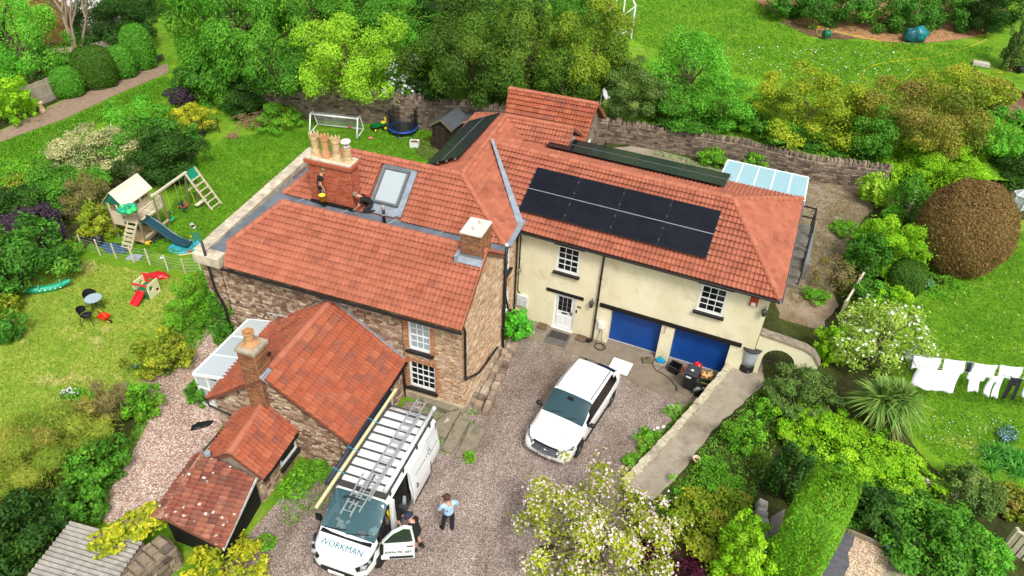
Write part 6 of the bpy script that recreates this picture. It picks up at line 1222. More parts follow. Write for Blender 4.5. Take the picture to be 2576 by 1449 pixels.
for k in range(5): MB().sph((-.3+.2*k, -.155, .18), .04, 6, 4, (1, .3, .7)).build('white_spot', M_white, o)
q = put(246, 792); o = thing('bistro_table', 'round grey glass bistro table with black legs on the lawn', 'table', (q.x-.1, q.y+.25, q.z), .3); MB().lathe([(.33, .68), (.34, .69), (.34, .71), (.32, .715), (.001, .715)], 24).build('top', plain('9fb4bc', .15, var=.04), o)
for k in range(4): a = k*1.571+.4; MB().tube([(.32*math.cos(a), .32*math.sin(a), .01), (.06*math.cos(a), .06*math.sin(a), .35), (.22*math.cos(a), .22*math.sin(a), .67)], .014, 5).build('leg', M_black, o)
def bistro_chair(px, py, rz, lb):
    q = put(px, py); o = thing('bistro_chair', lb, 'chair', q, rz, 'bistro chairs on the lawn'); M_w = piece('woven_black', ['1e2022', '2a2c2e'], .7, 30, .3, .4); M_f = M_black
    MB().lathe([(.22, .42), (.225, .44), (.001, .445)], 16, sy=.95).build('seat', M_w, o)
    mb = MB(); n = 11; vs = []
    for i in range(n):
        a = math.pi*(.08+.84*i/(n-1)); vs += [(.25*math.cos(a), .24*math.sin(a), .46), (.29*math.cos(a), .29*math.sin(a), .62+.2*math.sin(a))]
    mb.add(vs, [(2*i, 2*i+2, 2*i+3, 2*i+1) for i in range(n-1)]); mb.build('backrest', M_w, o)
    MB().tube([(.29*math.cos(a), .29*math.sin(a), .62+.2*math.sin(a)) for a in np.linspace(.1, 3.04, 13)], .015, 5).tube([(.3, .02, .64), (.28, -.2, .62), (.24, -.24, .44)], .013, 5).tube([(-.3, .02, .64), (-.28, -.2, .62), (-.24, -.24, .44)], .013, 5).build('arm_frame', M_f, o)
    for x, y in ((.22, -.2), (-.22, -.2), (.2, .22), (-.2, .22)): MB().tube([(x*.9, y*.9, .44), (x*1.1, y*1.15, 0)], .013, 5).build('leg', M_f, o)
bistro_chair(240, 772, R_(60), 'black woven bistro chair tucked behind the round table'); bistro_chair(226, 812, R_(100), 'black woven bistro chair beside the red toy wheelbarrow')
q = put(266, 808); o = thing('toy_wheelbarrow', 'small red toy wheelbarrow with yellow handles beside the bistro chair', 'toy wheelbarrow', q, R_(70)); open_box(o, .26, .34, .16, plain('e03020', .4), .015, 1.3, 'tray').location = (0, 0, .16)
for s in (1, -1): MB().tube([(s*.04, -.3, .1), (s*.12, 0, .16), (s*.16, .45, .38)], .014, 5).build('handle', plain('e8c420', .4), o); MB().tube([(s*.12, .2, .18), (s*.14, .28, .0)], .012, 5).build('leg', plain('e8c420', .4), o)
MB().lathe([(.08, -.025), (.1, 0), (.08, .025)], 12, Matrix.Translation((0, -.28, .1)) @ Matrix.Rotation(1.57, 4, 'Y')).build('wheel', M_tyre, o)
q = put(366, 752); o = thing('toddler_play_cube', 'cream red and green plastic play cube with a small red slide', 'play cube', (q.x, q.y+.35, q.z), R_(-14)); M_cr = plain('ece2bc', .45, var=.05); M_rd = plain('d8202c', .35, var=.05); M_gn = plain('147a4a', .4, var=.05)
def holed_panel(w, h, hs, M, mat, name):
    bm = MB(); n = 20; cells = []
    xs = sorted({-w/2, w/2}); 
    for i in range(12):
        for j in range(12):
            cx, cy = -w/2+w*(i+.5)/12, h*(j+.5)/12
            if any((cx-a)**2+(cy-b)**2 < r*r for a, b, r in hs): continue
            bm.bb(-w/2+w*i/12, -w/2+w*(i+1)/12, h*j/12, h*(j+1)/12, -.02, .02, M)
    return bm.build(name, mat, o)
def side(x, y, rz): return Matrix.Translation((x, y, 0)) @ Matrix.Rotation(rz, 4, 'Z') @ Matrix.Rotation(1.571, 4, 'X')
holed_panel(.7, .75, [(-.12, .5, .13), (.2, .2, .1)], side(.35, 0, 1.571), M_cr, 'side_panel'); holed_panel(.7, .75, [(.1, .5, .13)], side(-.35, 0, 1.571), M_cr, 'side_panel'); holed_panel(.7, .8, [(0, .52, .17)], side(0, .35, 0), M_rd, 'back_panel')
MB().bb(-.33, .33, -.33, .33, .32, .36).bb(-.35, -.15, -.36, -.32, 0, .42).bb(.15, .35, -.36, -.32, 0, .42).build('green_deck', M_gn, o); MB().add([(-.15, -.3, .38), (.15, -.3, .38), (.15, -.95, .06), (-.15, -.95, .06), (-.15, -.3, .33), (.15, -.3, .33), (.15, -.95, 0), (-.15, -.95, 0)], [(0, 3, 2, 1), (4, 5, 6, 7), (0, 1, 5, 4), (1, 2, 6, 5), (2, 3, 7, 6), (3, 0, 4, 7)]).beam((-.17, -.3, .42), (-.17, -.95, .1), .04, .1).beam((.17, -.3, .42), (.17, -.95, .1), .04, .1).build('slide', M_rd, o)
MB().bb(-.37, .37, -.37, -.31, .72, .78).bb(-.37, .37, .31, .39, .8, .84).build('top_rail', M_rd, o)
q = put(400, 695); o = thing('red_groundsheet', 'crumpled red plastic sheet heaped by the wire fence', 'sheet', q); lumpy('sheet', M_red, o, (0, 0, .05), .42, (1.1, .6, .3), 7, .5, 22, 10)
# climbing frame with slide and swings
q = put(303, 640); TW = thing('climbing_frame', 'timber play tower with gabled hut, green slide, climbing ramp and swing beam', 'climbing frame', (-18.7, 29.9, 0), R_(-14)); DZ = 1.25
W2, D2 = .78, .9
for x, y, h in ((-W2, -D2, 2.05), (W2, -D2, 1.95), (-W2, D2, 2.05), (W2, D2, 1.9), (W2, .35, 2.02)): MB().bb(x-.04, x+.04, y-.04, y+.04, 0, h).build('post', M_woodD, TW)
dk = MB().bb(-W2, W2, -D2, D2, DZ-.1, DZ-.03).build('deck', M_wood, TW)
for k in range(8): MB().bb(-W2-.02, W2+.02, -D2+.24*k, -D2+.24*k+.22, DZ-.03, DZ).build('plank', M_wood, dk)
hw = MB().bb(-W2-.03, -W2+.0, -D2-.0, D2, DZ-.2, DZ+.45).bb(-W2, -.1+.0, -D2-.03, -D2, DZ-.35, DZ+.42).bb(-W2, -W2+.1, -D2-.031, -D2, DZ+.42, DZ+.85).bb(-.3, -.2, -D2-.031, -D2, DZ+.42, DZ+.85).bb(-W2, .0, D2, D2+.03, DZ-.2, DZ+.85).bb(-.05, -.02, -D2+.3, D2, DZ, DZ+.35).bb(-.06, .0, .3, .42, DZ, DZ+1.0).build('hut_wall', M_wood, TW)
rf = bpy.data.objects.new('hut_roof', None); COL.objects.link(rf); rf.parent = TW
for s in (1, -1):
    for k in range(6):
        a, b = k/6, (k+1)/6; x0, x1 = -.36+s*.64*a, -.36+s*.64*b+s*.015; z0, z1 = DZ+1.5-.7*a, DZ+1.5-.7*b-.02
        MB().add([(x0, -D2-.12, z0), (x0, D2+.12, z0), (x1, D2+.12, z1), (x1, -D2-.12, z1), (x0, -D2-.12, z0+.025), (x0, D2+.12, z0+.025), (x1, D2+.12, z1+.025), (x1, -D2-.12, z1+.025)], [(0, 1, 2, 3), (7, 6, 5, 4), (0, 3, 7, 4), (1, 0, 4, 5), (2, 1, 5, 6), (3, 2, 6, 7)]).build('roof_board', piece('pale_roof_board', ['e6dcc8', 'ddd2ba', 'eee6d6'], .8, 10, .15, .3) if (k, s) == (0, 1) else bpy.data.materials['pale_roof_board'], rf, fixn=True)
MB().add([(-.95, -D2-.04, DZ+.85), (.23, -D2-.04, DZ+.85), (-.36, -D2-.04, DZ+1.47)], [(0, 1, 2)]).add([(-.95, D2+.04, DZ+.85), (.23, D2+.04, DZ+.85), (-.36, D2+.04, DZ+1.47)], [(0, 1, 2)]).build('gable_panel', plain('1a6a58', .6), TW)
for p, q2 in (((W2, -D2, DZ+.5), (W2, D2, DZ+.55)), ((0, -D2, DZ+.5), (W2, -D2, DZ+.5)), ((W2, D2, DZ+.5), (0, D2, DZ+.5))): MB().beam(p, q2, .05, .08).build('hand_rail', M_wood, TW)
for k in range(5): MB().bb(W2-.02, W2+.02, .25+.14*k, .31+.14*k, DZ, DZ+.52).build('baluster', M_wood, TW)
MB().beam((W2+.02, -D2, .35), (W2+.02, D2, .35), .06, .1).build('brace', M_wood, TW)
rp = bpy.data.objects.new('climbing_ramp', None); COL.objects.link(rp); rp.parent = TW
for k in range(7): t = k/7; MB().box((.4, -D2-.05-.95*(1-t)-.05, .06+(DZ-.1)*t+.05), (.5, .05, .13), 0).build('slat', M_wood, rp)
for s in (1, -1): MB().beam((.4+s*.25, -D2-1.05, .0), (.4+s*.25, -D2-.02, DZ), .04, .08).build('stringer', M_wood, rp)
slp = [(0, DZ+.02), (.25, DZ-.02), (.7, DZ-.32), (1.2, .5), (1.6, .26), (1.95, .16), (2.2, .14)]; vs = []; 
for x, z in slp: vs += [(W2+x*.98, -.85+x*.08, z+.14), (W2+x*.98, -.82+x*.08, z), (W2+x*.98, -.42+x*.08, z), (W2+x*.98, -.39+x*.08, z+.14)]
sl3 = MB().add(vs, [(4*i+j, 4*i+4+j, 4*i+5+j, 4*i+1+j) for i in range(len(slp)-1) for j in range(3)]).build('slide', plain('1e4650', .3, var=.08, name='dark_teal_plastic'), TW); sm = sl3.modifiers.new('solid', 'SOLIDIFY'); sm.thickness = .03; auto_smooth(sl3, 50)
BE = (W2+1.05, D2+2.0); bt_ = Vector((W2, .35, 2.05)); be_ = Vector((W2+.14, D2+1.85, 2.1)); MB().beam(bt_-(be_-bt_)*.02, be_+(be_-bt_)*.05, .09, .1).build('swing_beam', M_wood, TW)
lad = bpy.data.objects.new('a_frame', None); COL.objects.link(lad); lad.parent = TW; dx = Vector((.5, -.16, 0))*2
bA, bB = be_+Vector((-.28, .45, .0)), be_+Vector((.05, .05, 0)); out = Vector((1.05, .1, -2.1)); side_ = Vector((.06, 1, 0)).normalized()
for s in (0, .75): MB().beam(be_+side_*s, be_+side_*s+out*1.0, .06, .08).build('rail', M_wood, lad); MB().beam(be_+side_*s, be_+side_*s+Vector((-.35, .05, -2.1)), .07, .07).build('back_leg', M_woodD, lad)
for k in range(6): t = .22+.145*k; MB().beam(be_+out*t-side_*.04, be_+out*t+side_*.8, .05, .06).build('rung', M_wood, lad)
MB().beam(be_+Vector((-.17, .06, -1.1)), be_+Vector((-.17, .06, -1.1))+side_*.8, .06, .06).build('cross_bar', M_wood, lad)
cv_ = [];
for i in range(7):
    t = i/6; c = be_+out*(.0+.26*t)+Vector((0, 0, -.22*math.sin(math.pi*t)+.05)); cv_ += [c-side_*.03, c+side_*.8]
MB().add(cv_, [(2*i, 2*i+2, 2*i+3, 2*i+1) for i in range(6)]).build('green_canopy', plain('14906e', .6, var=.08), lad)
def swing(t, name, mat, bucket):
    c = bt_.lerp(be_, t); sw = bpy.data.objects.new(name, None); COL.objects.link(sw); sw.parent = TW; d = (be_-bt_).normalized()
    for s in (-.17, .17): MB().tube([c+d*s-Z*.05, c+d*s+Z*(.45-2.15)], .008, 4).build('rope', plain('c8c07a', .8), sw)
    B = basis(c+Z*(.42-2.15), d, Z.cross(d), Z)
    if bucket: MB().bb(-.17, .17, -.15, .15, 0, .04, B).bb(-.17, .17, .13, .17, 0, .4, B).build('seat', mat, sw, bevel=.02); MB().tube([B @ Vector(p) for p in ((-.18, .12, .22), (-.18, -.2, .2), (.18, -.2, .2), (.18, .12, .22))], .03, 6).build('safety_bar', plain('c03a44', .5), sw)
    else: MB().add([B @ Vector((-.22+.44*i/6, y, -.1*math.sin(math.pi*i/6))) for i in range(7) for y in (-.08, .08)], [(2*i, 2*i+1, 2*i+3, 2*i+2) for i in range(6)]).build('seat', mat, sw)
swing(.3, 'swing', plain('1aa070', .5), 0); swing(.72, 'toddler_swing', plain('0e4a34', .5), 1)
gl = bpy.data.objects.new('glider_swing', None); COL.objects.link(gl); gl.parent = TW; g0_ = be_+out*.45-Z*.75
for s in (.1, .7): MB().tube([be_+side_*s+Vector((-.1, .04, -1.0)), be_+side_*s+Vector((.15, -.05, -1.85))], .01, 4).build('rope', plain('d8cc5a', .8), gl)
MB().box(be_+side_*.4+Vector((.2, -.06, -1.88)), (.75, .22, .04), math.atan2(side_.y, side_.x)).build('seat', M_wood, gl)
q = TW.matrix_basis @ Vector((.1, -1.0, DZ+.55)) if False else Matrix.Translation(TW.location) @ Matrix.Rotation(R_(-14), 4, 'Z') @ Vector((.45, -1.0, DZ+.5))
o = thing('toy_palm_top', 'bright green flower-shaped toy palm fixed to the tower corner post', 'toy', q, 0)
for k in range(7): a = k*.9; lumpy('lobe', plain('16a47c' if k % 3 else '3cc86a', .35), o, (.3*math.cos(a), .3*math.sin(a), .28+.05*(k % 2)), .16, (1.1, 1.1, .8), k, .1, 10, 6)
lumpy('lobe', plain('118a6c', .35), o, (0, 0, .33), .17, (1, 1, .8), 9, .1, 10, 6); MB().tube([(0, 0, 0), (0, 0, .3)], .05, 8).build('stem', plain('8a6a48', .6), o)
q = put(345, 612); o = thing('sandpit_cover', 'black sheet and sand tray lying under the play tower', 'sandpit', (-18.6, 29.6, .0), R_(-14)); lumpy('sheet', M_dark, o, (.1, .1, .06), .9, (1.0, 1.1, .08), 4, .4, 22, 8); MB().bb(-.5, .6, -.7, .6, .08, .14).build('sand_tray', plain('b49a72', .9, var=.2, bmp=.3), o)
q = put(464, 622); o = thing('paddling_pool', 'bright blue deflated paddling pool beneath the slide', 'paddling pool', q, .5); MB().lathe([(.72, 0), (.76, .06), (.7, .09), (.62, .05), (.001, .04)], 22, sy=.75).build('pool', plain('35b4dc', .3, var=.18, scale=4), o, True)
q = put(497, 604); o = thing('toy_lounger', 'green and yellow toy garden chair tipped over by the pool', 'toy chair', q, .7); MB().beam((0, -.2, .05), (0, .25, .3), .3, .02).build('seat', plain('0f6a40', .5), o)
for s in (1, -1): MB().tube([(s*.17, -.25, .03), (s*.17, .28, .34)], .02, 5).build('frame', plain('0f6a40', .5), o); MB().box((s*.14, .3, .1), (.1, .2, .06), .4).build('foot', plain('f0d028', .5), o)
q = put(486, 573); o = thing('fallen_bucket', 'pale grey bucket lying on its side on the lawn', 'bucket', (q.x, q.y, q.z+.135), .6); MB().lathe([(.10, -.16), (.135, .16), (.125, .16), (.09, -.13)], 16, Matrix.Rotation(1.5, 4, 'X'), cap=False).lathe([(.001, -.155), (.1, -.155)], 14, Matrix.Rotation(1.5, 4, 'X'), cap=False).build('pail', plain('b8b4ac', .6), o, True)
q = put(285, 625); o = thing('blue_tarpaulin', 'dark blue tarpaulin spread behind the wire fence', 'tarpaulin', q, -.4); lumpy('sheet', plain('3a5a78', .4, var=.3, scale=8), o, (0, 0, .02), .62, (1.2, .55, .06), 6, .5, 24, 8)
q = put(338, 648); o = thing('grey_board', 'flat pale grey board on the grass at the foot of the climbing ramp', 'board', q, -.1); MB().bb(-.32, .32, -.24, .24, 0, .03).build('board', plain('9aa4ac', .6), o)
q = put(250, 615); o = thing('garden_tub', 'black rubber garden tub behind the wire fence', 'tub', q); MB().lathe([(.2, 0), (.27, .36), (.25, .36), (.19, .03)], 16, cap=False).build('tub', M_dark, o, True)
q = put(373, 616); o = thing('toy_digger', 'small yellow toy digger at the tower post', 'toy', q, .3); MB().box((0, 0, .1), (.2, .16, .16)).box((.14, 0, .2), (.12, .05, .05)).build('body', plain('f0b818', .4), o, bevel=.02)
for px, py, c, lb in ((478, 634, 'c03020', 'red toy brick beside the paddling pool'), (407, 651, 'e8e8e8', 'white ball just beyond the wire fence'), (434, 536, '14b078', 'green plastic scoop on the lawn near the swing')):
    q = put(px, py); o = thing('small_toy', lb, 'toy', q, px*.1); MB().box((0, 0, .05), (.16, .1, .09)).build('toy', plain(c, .5), o, bevel=.025)
q = put(470, 640); o = thing('timber_offcut', 'short pale timber offcut on the grass by the pool', 'timber', q, R_(22)); MB().bb(-.38, .38, -.03, .03, 0, .05).build('timber', M_wood, o)
# ============================================================ back garden
q = at(853, 318, 0); GO = thing('garden_goal', 'small white football goal with net behind the big chimney', 'goal', put(845, 335), R_(-7)); M_goal = plain('f2f4f4', .4, var=.03)
fr = MB()
for s in (-1.55, 1.55): fr.tube([(s, -.5, 0.04), (s, .0, 1.15), (s, .45, 1.15)], .05, 8).tube([(s, -.5, .04), (s, .9, .04), (s, .45, 1.15)], .035, 8)
fr.tube([(-1.55, 0, 1.15), (1.55, 0, 1.15)], .05, 8).tube([(-1.55, .9, .04), (1.55, .9, .04)], .035, 8); fr.build('frame', M_goal, GO, True); nt_ = MB()
for k in range(24): x = -1.5+k*.13; nt_.tube([(x, .02, 1.14), (x, .45, 1.1), (x, .88, .06)], .005, 3)
for k in range(11): t = k/10; nt_.tube([(-1.5, .45+.43*t, 1.1-1.04*t), (1.5, .45+.43*t, 1.1-1.04*t)], .005, 3)
nt_.build('net', plain('e8eeee', .7), GO)
q = put(955, 326); o = thing('toy_tractor', 'green ride-on toy tractor with yellow seat on the back lawn', 'toy tractor', q, R_(-150)); M_tg = plain('0f7038', .4, var=.06); MB().bb(-.1, .55, -.14, .14, .22, .48).bb(-.45, -.1, -.24, .24, .24, .42).build('body', M_tg, o, bevel=.04, seg=2); MB().bb(-.42, -.12, -.14, .14, .42, .5).bb(-.46, -.38, -.14, .14, .5, .78).build('seat', plain('f2dc30', .4), o, bevel=.03)
for x, r, w in ((.38, .15, .1), (-.3, .2, .14)):
    for s in (1, -1):
        wv = MB().lathe([(r*.5, -w/2), (r, -w/2), (r, w/2), (r*.5, w/2)], 14, Matrix.Translation((x, s*.29, r)) @ Matrix.Rotation(1.571, 4, 'X')).build('wheel', M_tyre, o); MB().lathe([(r*.5, -w*.55), (r*.5, w*.55)], 12, Matrix.Translation((x, s*.29, r)) @ Matrix.Rotation(1.571, 4, 'X')).build('hub', plain('f0d828', .5), wv)
MB().tube([(.0, 0, .48), (-.06, 0, .62)], .015, 5).tube([(-.06+.0, .1*math.cos(t), .62+.04*math.sin(t)) for t in np.linspace(0, 6.28, 13)], .012, 5).build('steering_wheel', M_dark, o)
q = put(1013, 338); TR = thing('trampoline', 'small blue-edged trampoline with black safety net poles', 'trampoline', (q.x, q.y+.3, q.z), 0)
MB().lathe([(.72, .40), (.92, .40), (.94, .36), (.94, .30), (.9, .30)], 28, cap=False).build('pad', plain('1d4a9a', .5, var=.1), TR, True); MB().lathe([(.73, .38), (.001, .37)], 24, cap=False).build('mat', plain('16191c', .7), TR)
for k in range(6): a = k*1.047+.3; MB().tube([(.93*math.cos(a), .93*math.sin(a), 0), (.93*math.cos(a), .93*math.sin(a), 1.6)], .035, 6).build('pole', plain('30343a', .5), TR)
nt_ = MB()
for k in range(60): a = k*.1047; nt_.tube([(.86*math.cos(a), .86*math.sin(a), .4), (.86*math.cos(a), .86*math.sin(a), 1.5)], .011, 3)
for z in np.arange(.5, 1.5, .1): nt_.tube([(.86*math.cos(a), .86*math.sin(a), z) for a in np.linspace(0, 6.283, 25)], .011, 3, cap=False)
nt_.build('net', M_dark, TR); nt2 = MB().tube([(.9*math.cos(a), .9*math.sin(a), .04) for a in np.linspace(-2.2, -.9, 9)], .02, 5).build('foot_bar', plain('8c9296', .4, .5), TR)
for px, py, c, lb in ((987, 300, '5a6468', 'grey wheelie bin standing behind the trampoline'), (1030, 305, 'c08078', 'faded pink toy kitchen behind the trampoline')):
    q = put(px, py); o = thing('garden_bin' if c[0] == '5' else 'toy_kitchen', lb, 'bin' if c[0] == '5' else 'toy', q, .2); MB().box((0, 0, .45), (.45, .4, .85), 0, None, 1.1, 1.1).box((0, 0, .93), (.52, .48, .07)).build('body', plain(c, .6, var=.15), o, bevel=.03)
q = put(1043, 368); o = thing('white_builders_bag', 'white woven bag of soil near the trampoline', 'bag', q); open_box(o, .55, .5, .36, plain('e8e6e0', .8, var=.08, bmp=.2), .03, 1.02); lumpy('soil', M_soil, o, (0, 0, .26), .25, (1, .9, .35), 3, .2)
for px, py, lb in ((933, 350, 'pink toy dropped on the back lawn by the tractor'), (880, 322, 'pink ball lying in the small goal')):
    q = put(px, py); o = thing('pink_toy', lb, 'toy', q); lumpy('toy', plain('e0707c', .5), o, (0, 0, .08), .13, (1.2, .7, .6), px, .4, 10, 6)
def shed(px, py, rz, w, d, h, hr, name, label, door=True):
    q = put(px, py); o = thing(name, label, 'shed', q, rz); M_sb = piece('dark_shiplap_'+name, ['3c3028', '463a30', '332a24', '4e4034'], .85, 10, .3, .4); M_fl = plain('4c5256', .9, var=.2, scale=8, bmp=.4, name='shed_felt')
    core = MB().bb(-w/2+.02, w/2-.02, .02, d, 0, h).add([(-w/2+.02, .02, h), (w/2-.02, .02, h), (0, .02, hr-.03), (-w/2+.02, d, h), (w/2-.02, d, h), (0, d, hr-.03)], [(0, 1, 2), (5, 4, 3)]).build('wall', bpy.data.materials[M_sb.name], o)
    n = int(h/.14)
    for k in range(n):
        MB().beam((-w/2, 0, .07+k*.14), (w/2, 0, .07+k*.14), .03, .135, (0, -.2, 1)).build('board', M_sb, core); MB().beam((w/2, 0, .07+k*.14), (w/2, d, .07+k*.14), .03, .135, (.2, 0, 1)).build('board', M_sb, core)
    rf = MB()
    for s in (1, -1): rf.add([(0, -.12, hr), (s*(w/2+.14), -.12, h-.08), (s*(w/2+.14), d+.1, h-.08), (0, d+.1, hr), (0, -.12, hr+.05), (s*(w/2+.14), -.12, h-.03), (s*(w/2+.14), d+.1, h-.03), (0, d+.1, hr+.05)], [(0, 1, 2, 3), (7, 6, 5, 4), (0, 4, 5, 1), (1, 5, 6, 2), (2, 6, 7, 3)])
    rf.build('roof', M_fl, o, fixn=True)
    if door:
        dd = MB().bb(-.32, .32, -.06, -.03, .08, h-.05).build('door', M_sb, o)
        for k in range(5): MB().bb(-.31+k*.124, -.31+k*.124+.118, -.08, -.06, .1, h-.07).build('plank', M_sb, dd)
        dd.location = (-.05, -.02, 0); dd.rotation_euler = (0, 0, -.06)
    MB().beam((-w/2-.12, -.14, h-.1), (0, -.14, hr+.0), .03, .1).beam((w/2+.12, -.14, h-.1), (0, -.14, hr+.0), .03, .1).build('barge_board', M_woodD, o)
shed(1112, 378, R_(-24), 1.35, 1.9, 1.6, 2.05, 'garden_shed', 'small dark boarded garden shed with grey felt gable roof and ajar door')
shed(1193, 369, R_(-9), 1.5, 2.7, 1.65, 1.82, 'low_garden_shed', 'lower dark shed with flat grey felt roof behind the solar panels', False)
q = put(1180, 285); o = thing('white_rail', 'white plastic gutter rail running behind the sheds', 'rail', (q.x, q.y, 1.5), R_(3)); MB().tube([(-2.2, 0, 0), (1.2, 0, .15)], .05, 8).build('rail', M_white, o); MB().bb(-2.1, -2.05, -.03, .03, -1.5, 0).bb(1.1, 1.15, -.03, .03, -1.5, .13).build('post', M_white, o)
q = put(1560, 378, 'r'); o = thing('picket_gate', 'pale brown picket gate beside the annex', 'gate', Sp(.4, 16.6, .75), PS+.5)
for k in range(8): MB().bb(k*.14, k*.14+.08, -.015, .015, 0, .95+.05*(k % 2)).build('picket', piece('picket_wood', ['a88a5a', '9a7c50', 'b89a68'], .85, 10, .2, .3) if k == 0 else bpy.data.materials['picket_wood'], o)
MB().bb(0, 1.06, .015, .05, .2, .28).bb(0, 1.06, .015, .05, .68, .76).build('rail', bpy.data.materials['picket_wood'], o)
q = put(515, 342); o = thing('iron_hurdle', 'dark iron hurdle panels beside the yellow shrub', 'fence', q, R_(28))
for k in range(6): MB().tube([(-.9, 0, .15+k*.17), (.9, 0, .15+k*.17)], .012, 4).build('bar', M_black, o)
for x in (-.9, 0, .9): MB().bb(x-.02, x+.02, -.01, .01, 0, 1.1).build('upright', M_black, o)
def twig_pile(px, py, r, name, label, n=90, col='9a7a5c'):
    q = put(px, py); o = thing(name, label, 'brushwood', q); rnd = random.Random(px); mb = MB()
    for k in range(n):
        a = rnd.uniform(0, 6.28); c = Vector((rnd.gauss(0, r*.4), rnd.gauss(0, r*.3), rnd.uniform(.03, r*.5))); d = Vector((math.cos(a), math.sin(a), rnd.uniform(-.1, .5)))*rnd.uniform(.25, .7); mb.tube([c-d*.5, c+Vector((rnd.uniform(-.08, .08), rnd.uniform(-.08, .08), .03)), c+d*.5], [.018, .014, .005], 4)
    t = mb.build('twigs', plain(col, .9, var=.3, scale=12), o); t['kind'] = 'stuff'
twig_pile(640, 318, 1.3, 'brushwood_heap', 'heap of dry brown cut branches at the back lawn corner', 170); twig_pile(585, 345, .5, 'cut_branches', 'small bundle of cut branches dropped on the lawn', 40)
# ============================================================ upper lawn and neighbours
q = put(1587, 99, 'b'); o = thing('full_size_goal', 'tall white full-size football goal post with net on the upper lawn', 'goal', q, R_(92)); fr = MB().tube([(0, 0, 0), (0, 0, 2.45)], .07, 8).tube([(0, 0, 2.45), (4.9, 0, 2.45)], .07, 8).tube([(4.9, 0, 2.45), (4.9, 0, 0)], .07, 8).tube([(0, 0, 2.4), (0, 1.0, 1.5), (0, 1.5, 0.04), (0, 0, .75)], .04, 6).tube([(4.9, 0, 2.4), (4.9, 1.5, .04)], .04, 6).build('frame', M_goal, o); nt_ = MB()
for k in range(14): nt_.tube([(0, .1*k, 2.3-.14*k), (0, .1*k+.05, .3)], .006, 3)
nt_.build('net', plain('8ab4c8', .6), o)
q = put(2075, 100, 'b'); o = thing('green_hose_reel', 'green plastic hose reel standing on the upper lawn', 'hose reel', q, .4); M_hg = plain('147a5a', .5, var=.15); MB().lathe([(.3, -.2), (.3, -.16), (.2, -.15), (.2, .15), (.3, .16), (.3, .2)], 16, Matrix.Translation((0, 0, .45)) @ Matrix.Rotation(1.57, 4, 'Y')).build('drum', M_hg, o, True); MB().tube([(-.25, -.3, 0), (-.25, .1, .95), (.25, .1, .95), (.25, -.3, 0)], .03, 6).build('stand', M_dark, o)
hp = [(2072, 95), (2055, 85), (2056, 70), (2070, 68), (2080, 75), (2190, 100), (2250, 118), (2300, 145), (2306, 165), (2290, 190), (2260, 208), (2215, 218), (2180, 205), (2170, 190), (2185, 170), (2230, 158), (2290, 152), (2360, 142), (2440, 118), (2480, 100), (2475, 92), (2455, 92)]
pts = [hit(x, y, 'b')+Z*.03 for x, y in hp]; sm_ = []
for i in range(len(pts)-1):
    p0, p1, p2, p3 = pts[max(i-1, 0)], pts[i], pts[i+1], pts[min(i+2, len(pts)-1)]
    for t in np.linspace(0, 1, 6)[:-1]: sm_.append(.5*((2*p1)+(-p0+p2)*t+(2*p0-5*p1+4*p2-p3)*t*t+(-p0+3*p1-3*p2+p3)*t**3))
for p in sm_: p.z = zb(p.x, p.y)+.04
tag(MB().tube(sm_, .026, 6).build('yellow_hosepipe', plain('c8b82c', .5, var=.05)), 'long yellow hosepipe looping over the upper lawn', 'hosepipe')
for px, py, s, lb in ((2285, 105, .62, 'darker blue-green garden waste sack, smaller of the pair'), (2305, 105, .72, 'shiny blue-green garden waste sack, larger of the pair')):
    q = put(px, py, 'b'); o = thing('garden_waste_sack', lb, 'sack', q, 0, 'garden waste sacks'); lumpy('sack', plain('1c7a80' if px > 2290 else '225c66', .35, var=.25, scale=5), o, (0, 0, s*.75), s, (.9, .8, .85), px, .3)
q = put(2465, 166, 'b'); o = thing('stone_block', 'pale stone slab block on the upper lawn', 'block', q, R_(-20)); MB().bb(-.55, .55, -.3, .3, 0, .3).build('block', plain('b8b2a4', .9, var=.2, bmp=.3), o, bevel=.04)
DK = thing('timber_deck', 'reddish brown timber deck with a low kerb rail', 'deck', put(2580, 250, 'b'), R_(-66)); M_dk = piece('deck_board', ['7a5648', '886252', '6e4c40', '94705e'], .8, 10, .25, .3)
for k in range(24): MB().bb(-4.5, 4.0, -.2-k*.15-.14, -.2-k*.15, 0, .06).build('board', M_dk, DK)
MB().bb(-4.6, 4.0, -.2, .05, 0, .4).build('kerb_rail', plain('6a4030', .8, var=.2), DK, bevel=.02); 
q = put(2562, 185, 'b'); o = thing('deck_planter', 'dark bucket and blue watering can standing on the deck', 'bucket', (q.x, q.y, q.z+.1), 0); MB().lathe([(.18, 0), (.24, .4), (.2, .4)], 14).build('bucket', M_dark, o, True); MB().lathe([(.15, 0), (.13, .3)], 12, Matrix.Translation((.5, .1, 0))).tube([(.6, .1, .1), (.85, .1, .4)], .03, 6).build('can', plain('7898b8', .5), o)
